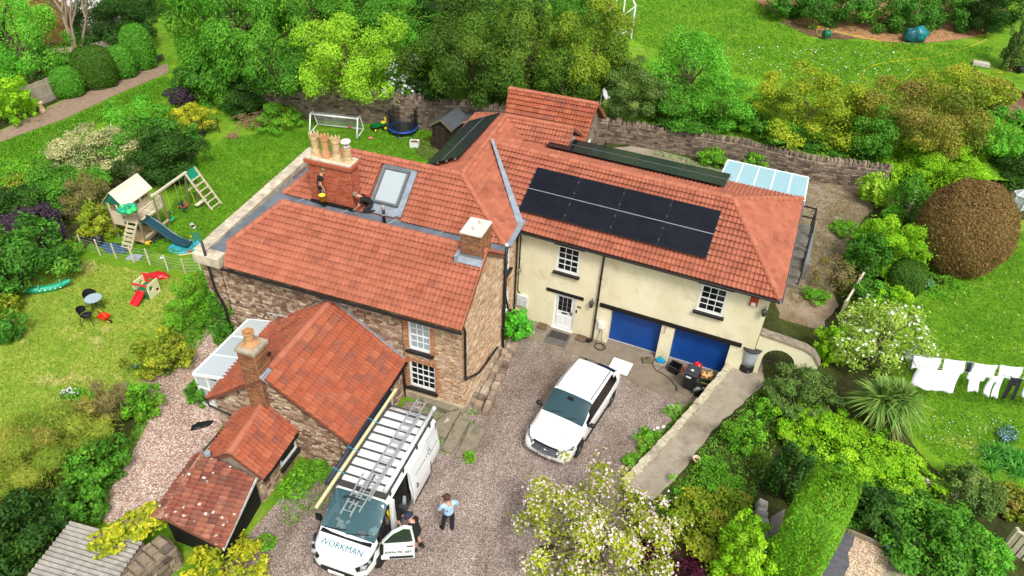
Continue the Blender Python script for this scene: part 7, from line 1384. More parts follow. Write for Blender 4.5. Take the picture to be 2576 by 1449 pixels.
# neighbours, top left
def board_fence(pts, h, name, label, zone='m', w=.14, mat=None):
    o = thing(name, label, 'fence', (0, 0, 0)); mat = mat or piece('fence_board_'+name, ['a89c8a', 'b8ac9a', '988c7a', 'c0b6a6'], .9, 10, .25, .3); me = None; P = [hit(x, y, zone) for x, y in pts]
    for a, b in zip(P, P[1:]):
        d = (b-a); L = d.length; d /= L; n = int(L/w)
        for k in range(n):
            p = a+d*(k*w+w/2)
            if me is None: bo = MB().bb(-w/2+.006, w/2-.006, -.012, .012, 0, h).build('board', mat, o); me = bo.data
            else: bo = bpy.data.objects.new('board', me); COL.objects.link(bo); bo.parent = o
            bo.location = (p.x, p.y, ZF[zone](p.x, p.y)+.02*math.sin(k*5)); bo.rotation_euler = (0, 0, math.atan2(d.y, d.x))
        MB().beam(a+Z*(h*.3), b+Z*(h*.3), .05, .08).beam(a+Z*(h*.8), b+Z*(h*.8), .05, .08).build('rail', mat, o)
    return o
board_fence([(70, 278), (150, 245), (215, 215)], 1.5, 'boundary_fence', 'weathered vertical board fence along the block-paved path'); board_fence([(350, 180), (398, 155)], 1.6, 'boundary_fence', 'short run of weathered fence beside the tall clipped laurel'); board_fence([(225, 160), (290, 140), (310, 120)], 1.3, 'neighbour_fence', 'grey board fence panel beneath the bare branching tree')
q = put(168, 205); sh = thing('collapsed_shed', 'low brown lean-to roof and boards behind the boundary fence', 'shed', q, R_(-25)); MB().bb(-1.6, 1.2, -.8, .9, 0, .9).build('wall', M_woodD, sh); MB().add([(-1.8, -1, .8), (1.4, -1, .8), (1.4, 1, 1.5), (-1.8, 1, 1.5), (-1.8, -1, .86), (1.4, -1, .86), (1.4, 1, 1.56), (-1.8, 1, 1.56)], [(0, 3, 2, 1), (4, 5, 6, 7), (0, 1, 5, 4), (1, 2, 6, 5), (2, 3, 7, 6), (3, 0, 4, 7)]).build('roof', plain('7a5a44', .8, var=.3), sh)
for k in range(3): MB().beam((-1.9, -1.0+.7*k, 1.0+.25*k), (1.5, -.9+.7*k, 1.0+.25*k), .08, .05).build('batten', plain('c8c4bc', .7), sh)
q = put(108, 282); o = thing('clay_chimney_planter', 'buff clay chimney pot used as a planter beside the path', 'planter', q); MB().lathe([(.22, 0), (.22, .1), (.16, .2), (.15, .55), (.19, .6), (.2, .7), (.15, .7)], 14).build('pot', M_pot, o, True)
q = put(115, 95); o = thing('neighbour_cottage', 'white gabled cottage with brown boarded end glimpsed between trees', 'cottage', (-38.5, 58.5, 0), R_(-60)); MB().bb(-2.5, 2.5, 0, 5, 0, 3.2).build('wall', plain('eeeae4', .8), o); MB().add([(-2.8, -.2, 3.0), (2.8, -.2, 3.0), (2.8, 2.5, 5.0), (-2.8, 2.5, 5.0), (-2.8, 5.2, 3), (2.8, 5.2, 3)], [(0, 1, 2, 3), (3, 2, 5, 4)]).build('roof', plain('6a4a3c', .9), o); window(o, (-1.2, 0, 1), X, Z, -Y, 1.0, 1.2, 2, 2, sash=False, d=.0); window(o, (.6, 0, .1), X, Z, -Y, .9, 2.0, 1, 2, sash=False, d=.0, name='door')
q = put(133, 100); o = thing('blue_garden_cart', 'blue wheeled garden cart in the neighbouring yard', 'cart', q, .4); MB().box((0, 0, .5), (.9, .6, .5)).build('tub', plain('2a4a9a', .5), o, bevel=.04)
for s in (1, -1): MB().lathe([(.2, -.04), (.22, 0), (.2, .04)], 12, Matrix.Translation((.2, s*.36, .22)) @ Matrix.Rotation(1.571, 4, 'X')).build('wheel', M_tyre, o)
# ============================================================ right-hand garden
def rail_fence(pts, hh, label, zone='r', posts=True):
    o = thing('rail_fence', label, 'fence', (0, 0, 0)); P = [hit(x, y, zone) for x, y in pts]; M_rf = bpy.data.materials.get('pale_rail') or piece('pale_rail', ['c8bca2', 'd4cab4', 'b8ac92'], .85, 10, .2, .3)
    for a, b in zip(P, P[1:]):
        MB().beam(a+Z*hh, b+Z*hh, .09, .07).build('top_rail', M_rf, o)
        n = max(1, int((b-a).length/.16))
        for k in range(n): c = a.lerp(b, (k+.5)/n); MB().box((c.x, c.y, c.z+hh/2-.02), (.14, .03, hh-.06), math.atan2(b.y-a.y, b.x-a.x)).build('board', M_rf, o)
    for a in P: MB().box((a.x, a.y, a.z+hh/2+.05), (.1, .1, hh+.1), .2).build('post', M_rf, o)
rail_fence([(2112, 800), (2165, 712)], .9, 'pale timber boundary rail beside the green hedge and yard'); rail_fence([(2270, 560), (2290, 515)], .9, 'pale timber boundary rail beside the brown dome shrub')
rail_fence([(2235, 1185), (2318, 1232), (2390, 1268)], .45, 'pale timber fence between lime hedge and lawn'); rail_fence([(2520, 1380), (2600, 1425)], 1.0, 'broad white timber gate fence at the garden corner')
MW = thing('mossy_edge_stones', 'row of pale rounded wall stones along the dark path edge', 'wall', (0, 0, 0)); a, b = hit(1915, 1285, 'r'), hit(1890, 1449, 'r'); rnd = random.Random(12); pc = Pieces('stone', 'stone_field', MW, M_stoneG, MW); WS = variants(piece('pale_wall_stone', ['c8c4bc', 'aaa69c', 'dcd8d0', '8a867c'], .9, 8, .25, .4), 5, .25)
for k in range(30): c = a.lerp(b, (k % 15)/15)+Vector((rnd.uniform(-.1, .1), rnd.uniform(-.1, .1), -.1+.28*(k//15))); pc.add(rnd.choice(WS), Matrix.Translation(c) @ Matrix.Rotation(rnd.uniform(-.6, .6), 4, 'Z') @ Matrix.Diagonal((.32, .26, .34, 1)))
pc.flush()
for pts, lb in (([(2090, 1322), (2190, 1365), (2300, 1410)], 'grey timber edging board along the shrub border'), ([(2240, 1405), (2295, 1408)], 'short timber edging beside the buff slabs')):
    P = [hit(x, y, 'r') for x, y in pts]; mb = MB()
    for a, b in zip(P, P[1:]): mb.beam(a+Z*.08, b+Z*.08, .07, .2)
    tag(mb.build('timber_edging', piece('edging_timber%d' % len(pts), ['9c927e', '8a806c'], .9, 10, .25, .3)), lb, 'edging')
# washing line
WL = [hit(2275, 1000, 'r'), hit(2650, 1035, 'r')]
wa = thing('washing_line', 'washing line with two parallel cords between slim posts', 'washing line', (0, 0, 0)); La, Lb = Vector((WL[0].x-.3, WL[0].y+.2, .75)), Vector((WL[1].x, WL[1].y, .75)); dl = (Lb-La); LL = dl.length; dl.normalize(); nl = Vector((-dl.y, dl.x, 0))
for P in (La, Lb): MB().tube([P, P+Z*1.9], .03, 6).tube([P+Z*1.85-nl*.35, P+Z*1.85+nl*.35], .02, 6).build('post', M_chrome, wa)
for s in (-.3, .3): MB().tube([La+nl*s+Z*1.85, La.lerp(Lb, .5)+nl*s+Z*1.72, Lb+nl*s+Z*1.85], .006, 4).build('cord', plain('d8e0d8', .6), wa)
def cloth(name, label, cat, s, t0, t1, h, col, shape=None, grp='washing on the line'):
    o = thing(name, label, cat, La+dl*(LL*t0)+nl*s, math.atan2(dl.y, dl.x), grp); w = LL*(t1-t0); z0 = 1.78; vs = []; fs = []; nx, nz = 10, 9; rnd = random.Random(t0*100+s)
    ph = rnd.uniform(0, 6)
    for j in range(nz+1):
        for i in range(nx+1):
            u, v = i/nx, j/nz; x = u*w; 
            if shape == 'trousers': x = w*.5+(u-.5)*w*(.75+.3*v)
            vs.append((x, -.10*v*v*h-.05*math.sin(u*9+ph)*v-.12*v+.03*math.sin(v*5+ph)-.025*math.sin(u*23+ph*2+v*3)*(.3+v), z0-v*h*(.92+.06*math.sin(u*4+ph))-.04*math.sin(u*math.pi)))
    for j in range(nz):
        for i in range(nx):
            if shape == 'trousers' and j >= 3 and 4 <= i <= 5 and j > 2: continue
            if shape == 'shirt' and j > 3 and (i < 2 or i > 7): continue
            fs.append((j*(nx+1)+i, j*(nx+1)+i+1, (j+1)*(nx+1)+i+1, (j+1)*(nx+1)+i))
    c = MB().add(vs, fs).build('cloth', plain(col, .85, var=.05, scale=5), o, True); m = c.modifiers.new('s', 'SOLIDIFY'); m.thickness = .008
    for u in (.05, .95): MB().box((w*u, 0, z0), (.02, .02, .07)).build('peg', M_wood, o)
cloth('white_sheet', 'large plain white sheet at the tree end of the front washing cord', 'sheet', -.3, .02, .28, .95, 'eef0f6'); cloth('white_shirt', 'white shirt hanging beside the large front sheet', 'shirt', -.3, .33, .44, .75, 'f0f2f8', 'shirt'); cloth('white_trousers', 'white trousers on the front cord beside the shirt', 'trousers', -.3, .46, .55, .95, 'e8ecf6', 'trousers'); cloth('pale_blue_cloth', 'pale bluish white cloth next past the black trousers', 'cloth', -.3, .69, .78, .9, 'dfe8f6'); cloth('black_trousers', 'black trousers hanging on the front washing cord', 'trousers', -.3, .575, .665, 1.05, '18181c', 'trousers'); cloth('white_towel', 'white towel past the pale bluish cloth', 'towel', -.3, .8, .93, .85, 'eef0f6')
for k, (a, b, c, lb) in enumerate(((.03, .2, 'eceef4', 'white pillowcase on the rear cord nearest the blossom tree'), (.22, .35, 'f2f3f8', 'white pillowcase on the rear cord beside the navy sock'), (.40, .54, 'eef0f6', 'white cloth in the middle of the rear cord'), (.56, .70, 'e8ecf4', 'white cloth behind the black trousers'), (.72, .9, 'f0f2f6', 'white cloth at the far end of the rear cord'))): cloth('white_cloth', lb, 'cloth', .3, a, b, .55, c)
cloth('navy_socks', 'dark navy socks on the rear cord', 'socks', .3, .36, .39, .45, '1a2040')
q = put(2290, 935, 'r'); o = thing('garden_bench', 'white slatted garden bench on the lawn by the blossom tree', 'bench', (q.x+.2, q.y, q.z), R_(-60)); M_bw = plain('e4ece8', .6, var=.05)
for k in range(4): MB().bb(-.6, .6, -.2+k*.11, -.11+k*.11, .42, .45).build('seat_slat', M_bw, o)
for k in range(3): MB().bb(-.6, .6, .25, .28, .55+k*.13, .64+k*.13).build('back_slat', M_bw, o)
for x in (-.58, .58):
    for y in (-.18, .25): MB().bb(x-.03, x+.03, y-.03, y+.03, 0, .45 if y < 0 else .92).build('leg', M_bw, o)
    MB().bb(x-.03, x+.03, -.2, .25, .62, .66).bb(x-.03, x+.03, -.2, -.14, .45, .62).build('arm', M_bw, o)
q = put(2560, 520, 'r'); o = thing('glass_lantern_house', 'small white framed hexagonal glass lantern on the right lawn edge', 'cold frame', q, .3); M_lg = M_cg
for k in range(6): a, b = k*1.047, (k+1)*1.047; MB().beam((.5*math.cos(a), .5*math.sin(a), 0), (.5*math.cos(a), .5*math.sin(a), .8), .04, .04).beam((.5*math.cos(a), .5*math.sin(a), .8), (.5*math.cos(b), .5*math.sin(b), .8), .04, .04).beam((.5*math.cos(a), .5*math.sin(a), .8), (0, 0, 1.15), .04, .04).build('frame', M_white, o); MB().add([(.48*math.cos(a), .48*math.sin(a), 0), (.48*math.cos(b), .48*math.sin(b), 0), (.48*math.cos(b), .48*math.sin(b), .8), (.48*math.cos(a), .48*math.sin(a), .8), (0, 0, 1.13)], [(0, 1, 2, 3), (3, 2, 4)]).build('pane', M_lg, o)
# ============================================================ vegetation
def leaf_mat():
    m = bpy.data.materials.new('leaf'); m.use_nodes = True; nt = m.node_tree; b = nt.nodes['Principled BSDF']; a = N(nt, 'ShaderNodeAttribute'); a.attribute_name = 'Col'
    nt.links.new(a.outputs['Color'], b.inputs['Base Color']); b.inputs['Roughness'].default_value = .6; b.inputs['Specular IOR Level'].default_value = .25
    t = N(nt, 'ShaderNodeBsdfTranslucent'); nt.links.new(a.outputs['Color'], t.inputs['Color']); mx = N(nt, 'ShaderNodeMixShader'); mx.inputs[0].default_value = .28
    out = nt.nodes['Material Output']; nt.links.new(b.outputs[0], mx.inputs[1]); nt.links.new(t.outputs[0], mx.inputs[2]); nt.links.new(mx.outputs[0], out.inputs[0]); return m
M_leaf = leaf_mat(); M_bark = piece('bark', ['6a5848', '5a4a3c', '786656'], .95, 8, .4, .6)
def unit(v): return v/np.maximum(np.linalg.norm(v, axis=1, keepdims=True), 1e-6)
def leaf_mesh(name, pos, nrm, size, aspect, col, rng, parent, along=None, droop=0., kind=None):
    n = len(pos); nrm = unit(nrm); r = unit(rng.normal(size=(n, 3))) if along is None else unit(along)
    t = unit(r-nrm*(r*nrm).sum(1, keepdims=True)); s = np.cross(nrm, t); L = size[:, None]; Wd = L*aspect
    v = np.empty((n, 4, 3)); v[:, 0] = pos-t*L*.5; v[:, 1] = pos+s*Wd*.5+nrm*L*.06; v[:, 2] = pos+t*L*.5-nrm*L*droop; v[:, 3] = pos-s*Wd*.5+nrm*L*.06
    me = bpy.data.meshes.new(name); me.vertices.add(4*n); me.vertices.foreach_set('co', v.reshape(-1).astype(np.float32)); me.loops.add(4*n); me.loops.foreach_set('vertex_index', np.arange(4*n, dtype=np.int32))
    me.polygons.add(n); me.polygons.foreach_set('loop_start', np.arange(0, 4*n, 4, dtype=np.int32)); me.polygons.foreach_set('loop_total', np.full(n, 4, dtype=np.int32)); me.update(calc_edges=True)
    ca = me.color_attributes.new('Col', 'FLOAT_COLOR', 'POINT'); c4 = np.ones((n, 4, 4), np.float32); c4[:, :, :3] = col[:, None, :]; ca.data.foreach_set('color', c4.reshape(-1))
    return link(name, me, M_leaf, parent, False, kind)
def palette(cols, k, rng):
    """k colours drawn along the palette"""
    P = np.array([hx(c)[:3] for c in cols]); t = rng.uniform(0, len(cols)-1, k); i = np.minimum(t.astype(int), max(0, len(cols)-2)); f = (t-i)[:, None]
    return P[i]*(1-f)+P[np.minimum(i+1, len(cols)-1)]*f
SP = dict(   # leaf length m, aspect, clump ratio, cover, palette, flowers, boxiness
 bay=dict(l=.16, a=.45, cr=.26, cv=6, pal=['2c4a1c', '3a5e24', '5c8434', '33521e', '7a9c40']), baytip=dict(l=.16, a=.45, cr=.26, cv=6, pal=['33561e', '4c7428', '8aa436', '5a822c', 'a8b244']),
 lime=dict(l=.14, a=.6, cr=.22, cv=4.5, pal=['6c9a2c', '86b838', '9ccc44', '7aa832', 'b0d650']), bright=dict(l=.13, a=.6, cr=.25, cv=5, pal=['4c9030', '5cac3a', '74c048', '3e8028', '8ccc54']),
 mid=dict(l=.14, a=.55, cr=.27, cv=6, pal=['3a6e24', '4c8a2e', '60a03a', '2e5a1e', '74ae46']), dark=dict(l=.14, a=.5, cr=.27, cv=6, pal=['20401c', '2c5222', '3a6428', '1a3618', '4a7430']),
 conifer=dict(l=.26, a=.3, cr=.2, cv=6, pal=['3e7a2a', '559634', '6cb040', '357026', '86c24c'], droop=.5), clip=dict(l=.13, a=.5, cr=.2, cv=8, pal=['3a7a24', '4c9030', '60a43a', '306820', '72b046'], box=2.6, tight=1), yew=dict(l=.10, a=.4, cr=.12, cv=7, pal=['34561e', '426a24', '527c2c', '2c4a1a'], box=3.2, tight=1),
 laurel=dict(l=.2, a=.42, cr=.27, cv=6, pal=['2e6026', '3e7a30', '56963c', '285420', '78b048']), golden=dict(l=.13, a=.6, cr=.2, cv=6, pal=['7c9a2a', '94aa32', 'b0ba3c', '648628', '507428']), yellow=dict(l=.13, a=.6, cr=.2, cv=6, pal=['a0aa30', 'b8b838', 'ccc848', '869828', '688428']), gold2=dict(l=.13, a=.6, cr=.22, cv=6, pal=['6c9028', '8ca632', 'a8b03e', '527c28', '7a8836', 'a89a44']),
 orange=dict(l=.14, a=.6, cr=.24, cv=6, pal=['567a2a', '6e8c30', '96923c', '486c28', 'a88c48', '628430']), purple=dict(l=.12, a=.6, cr=.24, cv=6, pal=['4a3848', '5c4658', '382a38', '6c566a']), purple2=dict(l=.12, a=.55, cr=.25, cv=6, pal=['4a1430', '5e1c3c', '34101f', '742a4c']),
 brown=dict(l=.11, a=.4, cr=.10, cv=8, pal=['7e6038', '90703e', 'a4824e', '6a5832', '80783c', 'b49460'], box=2.0, tight=1), whitef=dict(l=.12, a=.5, cr=.22, cv=6, pal=['8a9078', 'a8aa96', 'c4c4b4', '5c6e48', 'd8d8cc', '748058']), twiggy=dict(l=.12, a=.35, cr=.25, cv=3.5, pal=['8a7650', '9a8a5a', '6c7a3c', 'a8946c', '5c6e34']),
 blossom=dict(l=.13, a=.55, cr=.2, cv=4, pal=['7ca04a', '94b45c', 'a8c470', '6a8e40'], fl=['f4f2ee', 'fdfcfa'], ff=.03, fs=.13), whitebl=dict(l=.13, a=.55, cr=.22, cv=5, pal=['4c8a34', '66a040', '3c702a'], fl=['f6f6f2', 'ffffff'], ff=.10, fs=.2), magnolia=dict(l=.11, a=.55, cr=.16, cv=3.9, pal=['8a962c', 'a4b03a', '748a2c', 'bcc44c'], fl=['f0dcd8', 'f6eae6', 'dcb8c2', 'f8f0ec'], ff=.24, fs=.085),
 privet=dict(l=.10, a=.55, cr=.17, cv=8, pal=['66a01c', '7eb824', '96cc30', '548c1a', 'acd83c', '447c1a'], box=2.4), hedgec=dict(l=.12, a=.3, cr=.12, cv=8, pal=['548e20', '68a628', '7cb832', '467c1e', '8c8a38'], box=9, tight=1), greyg=dict(l=.10, a=.55, cr=.2, cv=6, pal=['44663a', '5a7c48', '6e9054', '365430', '8ca068']),
 ivy=dict(l=.11, a=.8, cr=.2, cv=5, pal=['2a5a20', '3c7028', '4c8a30', '245020', '6aa03c']), weed=dict(l=.10, a=.5, cr=.24, cv=5, pal=['4c8a2a', '64a834', '7cbc3e', '3c7424', '8aa83a']), feather=dict(l=.22, a=.07, cr=.3, cv=6, pal=['6c8a34', '84a040', '5c7e2e', '9cae54', 'a89a5c']), straw=dict(l=.45, a=.05, cr=.4, cv=6, pal=['8e8650', 'a89a62', '7a7a44', 'b8aa74'], up=1), oldgold=dict(l=.09, a=.5, cr=.18, cv=6, pal=['a09a48', 'b8ae58', '8c8c3e', 'c4ba6a', '748038']), hydr=dict(l=.16, a=.7, cr=.24, cv=6, pal=['3e9a2c', '52b438', '6cc846', '34842a']))
def solve_ellipse(cx, cy, rx, ry, zone, hang=0):
    zf = ZF[zone]; z = 1.0; r = c = 1.0
    for _ in range(60):
        p = at(cx, cy, z); dp = depth(p); r = rx*dp/FPX; dv = p-CAM; sd = -dv.z/dv.length; cdv = math.sqrt(1-sd*sd); h = ry*dp/FPX
        c = math.sqrt(max(h*h-(r*.8*sd)**2, (.35*h)**2))/cdv; z = .6*z+.4*(zf(p.x, p.y)+hang+.82*c)
    return p, r, c, zf(p.x, p.y)+hang, dp
GROUPN = {}
def bush(sp, cx, cy, rx, ry, label, zone='m', name=None, cat='shrub', group=None, trunk=True, seed=None, squash=.95, hang=0, cover=1.0, z0=None):
    S = SP[sp]; g_ = 1 if S.get('tight') else GROW; rx *= g_; ry *= g_; rng = np.random.default_rng(seed or int(cx*7+cy*13)); p, r, c, zg, dp = solve_ellipse(cx, cy, rx, ry, zone, hang)
    o = thing(name or 'shrub', label, cat, (p.x, p.y, zg), 0, group); ctr = np.array([0, 0, p.z-zg]); R = np.array([r, r*squash, c]); view = math.atan2(p.y, p.x)-math.pi/2
    Rz = np.array([[math.cos(view), -math.sin(view), 0], [math.sin(view), math.cos(view), 0], [0, 0, 1]])
    px = dp*2.516/FPX                   # metres per rendered pixel here
    L = max(S['l'], 2.0*px); A = math.pi*(rx*ry)/6.33*px*px; n = int(S['cv']*cover*A/(L*L*S['a']*.62)*(1.0)); n = max(200, min(int(n*1.3), 40000))
    ex = S.get('box', 2); tight = S.get('tight', 0)
    nc = int(min(320, max(14, 2.2/S['cr']**2))); d = unit(rng.normal(size=(nc*3, 3))); d = d[d[:, 2] > -.8][:nc]; nc = len(d)
    sup = (np.abs(d)**ex).sum(1, keepdims=True)**(-1/ex); rc = S['cr']*rng.uniform(.65, 1.35, nc)*(.6 if tight else 1); cc = d*sup*((1-rc[:, None]*.75)*(rng.uniform(.97, 1.02, (nc, 1)) if tight else rng.uniform(.82, 1.12, (nc, 1))))
    if not tight: cc = cc*(1+.16*np.sin(d[:, :1]*5+cx)*np.cos(d[:, 1:2]*4+cy)+.12*np.sin(d[:, 2:]*6+cx*.3))
    w = rc**2; k = rng.choice(nc, n, p=w/w.sum()); out = unit(d[k]*.9+np.array([0, 0, .35])); dd = unit(rng.normal(size=(n, 3))+out*(1.4 if tight else .75)); u = rng.uniform(.25, 1, (n, 1))**.45
    if S.get('up'): dd[:, 2] = np.abs(dd[:, 2])+.5
    pos = cc[k]+dd*u*rc[k][:, None]; sh_ = rng.uniform(0, 1, n) < .05; pos[sh_] *= rng.uniform(1.04, 1.2, (int(sh_.sum()), 1)); ni = int(n*.14); ii = rng.choice(n, ni, False); pos[ii] = unit(rng.normal(size=(ni, 3)))*rng.uniform(.35, .8, (ni, 1)); 
    if tight:
        dd = unit(rng.normal(size=(n, 3))); dd = dd*np.array([1, 1, 1.0]); dd[:, 2] = np.where(dd[:, 2] < -.8, -dd[:, 2], dd[:, 2]); pos = dd*(np.abs(dd)**ex).sum(1, keepdims=True)**(-1/ex)*rng.uniform(.95, 1.02, (n, 1))*(1+.018*np.sin(dd[:, :1]*9+dd[:, 2:]*7)); sh_ = rng.uniform(0, 1, n) < .06; pos[sh_] *= rng.uniform(1.01, 1.06, (int(sh_.sum()), 1))
    if tight:
        cm = MB().sph((0, 0, 0), 1, 28, 18); q_ = unit(np.array(cm.v)); q_ = q_*(np.abs(q_)**ex).sum(1, keepdims=True)**(-1/ex)*(.93 if tight else .8); q_ = (q_*R) @ Rz.T+ctr; q_[:, 2] = np.maximum(q_[:, 2], .02); cm.v = [tuple(t_) for t_ in q_]; cm.build('twig_core', piece('core_'+sp, S['pal'][:4], .95, 14, .5, .8) if 'core_'+sp not in bpy.data.materials else bpy.data.materials['core_'+sp], o, True)
    W = (pos*R) @ Rz.T+ctr; ok = W[:, 2] > .02; W[:, 2] = np.maximum(W[:, 2], .03+rng.uniform(0, .1, n)); nr = unit(unit((dd/R) @ Rz.T)+rng.normal(size=(n, 3))*.55+np.array([0, 0, .35]))
    pc = palette(S['pal'], nc, rng); pl_ = palette(S['pal'], n, rng); col = (pc[k]*.62+pl_*.38)*rng.uniform(.82, 1.18, (n, 1)); size = L*rng.uniform(.65, 1.3, n); along = None
    if S.get('droop'): along = unit(dd*np.array([1, 1, .3])+np.array([0, 0, -S['droop']])+rng.normal(size=(n, 3))*.4)
    if S.get('up'): along = unit(rng.normal(size=(n, 3))*.45+np.array([0, 0, 1.0])); nr = unit(rng.normal(size=(n, 3))+np.array([0, 0, .1]))
    col = np.clip(col*np.where((col[:, 1] > col[:, 0]*.95)[:, None], SP_GAIN, 1.0), 0, .95); asp = np.full((n, 1), S['a'])
    if S.get('fl'):
        nf = int(n*S['ff']); fi = np.argsort(-(u[:, 0]+.25*nr[:, 2]+rng.uniform(0, .35, n)))[:nf*3]; fi = rng.choice(fi, nf, False); col[fi] = palette(S['fl'], nf, rng); size[fi] = max(S['fs'], 2.2*px)*rng.uniform(.7, 1.3, nf); asp[fi] = .8; W[fi] += nr[fi]*.06
    leaf_mesh('crown' if cat == 'tree' else 'foliage', W, nr, size, asp, col, rng, o, along)
    if trunk:
        rnd = random.Random(int(cx+cy)); mb = MB(); H = ctr[2]; rt = max(.03, .055*c if cat == 'tree' else .03*c)
        mb.tube([(0, 0, -.1), (rnd.uniform(-.1, .1)*c, 0, H*.5), (0, rnd.uniform(-.1, .1)*c, H)], [rt*1.4, rt, rt*.7], 7)
        for j in rng.choice(nc, min(nc, 16 if cat == 'tree' else 9), False):
            q = (cc[j]*R) @ Rz.T+ctr; st_ = Vector((0, 0, H*rnd.uniform(.15, .9))); q = Vector(q); m_ = st_.lerp(q, .5)+Vector((0, 0, .08*c)); mb.tube([st_, m_, q], [rt*.6, rt*.35, rt*.12], 5)
        mb.build('trunk' if cat == 'tree' else 'stems', M_bark, o)
    return o
SP_GAIN = np.array([1.28, 1.24, .72]); GROW = 1.1
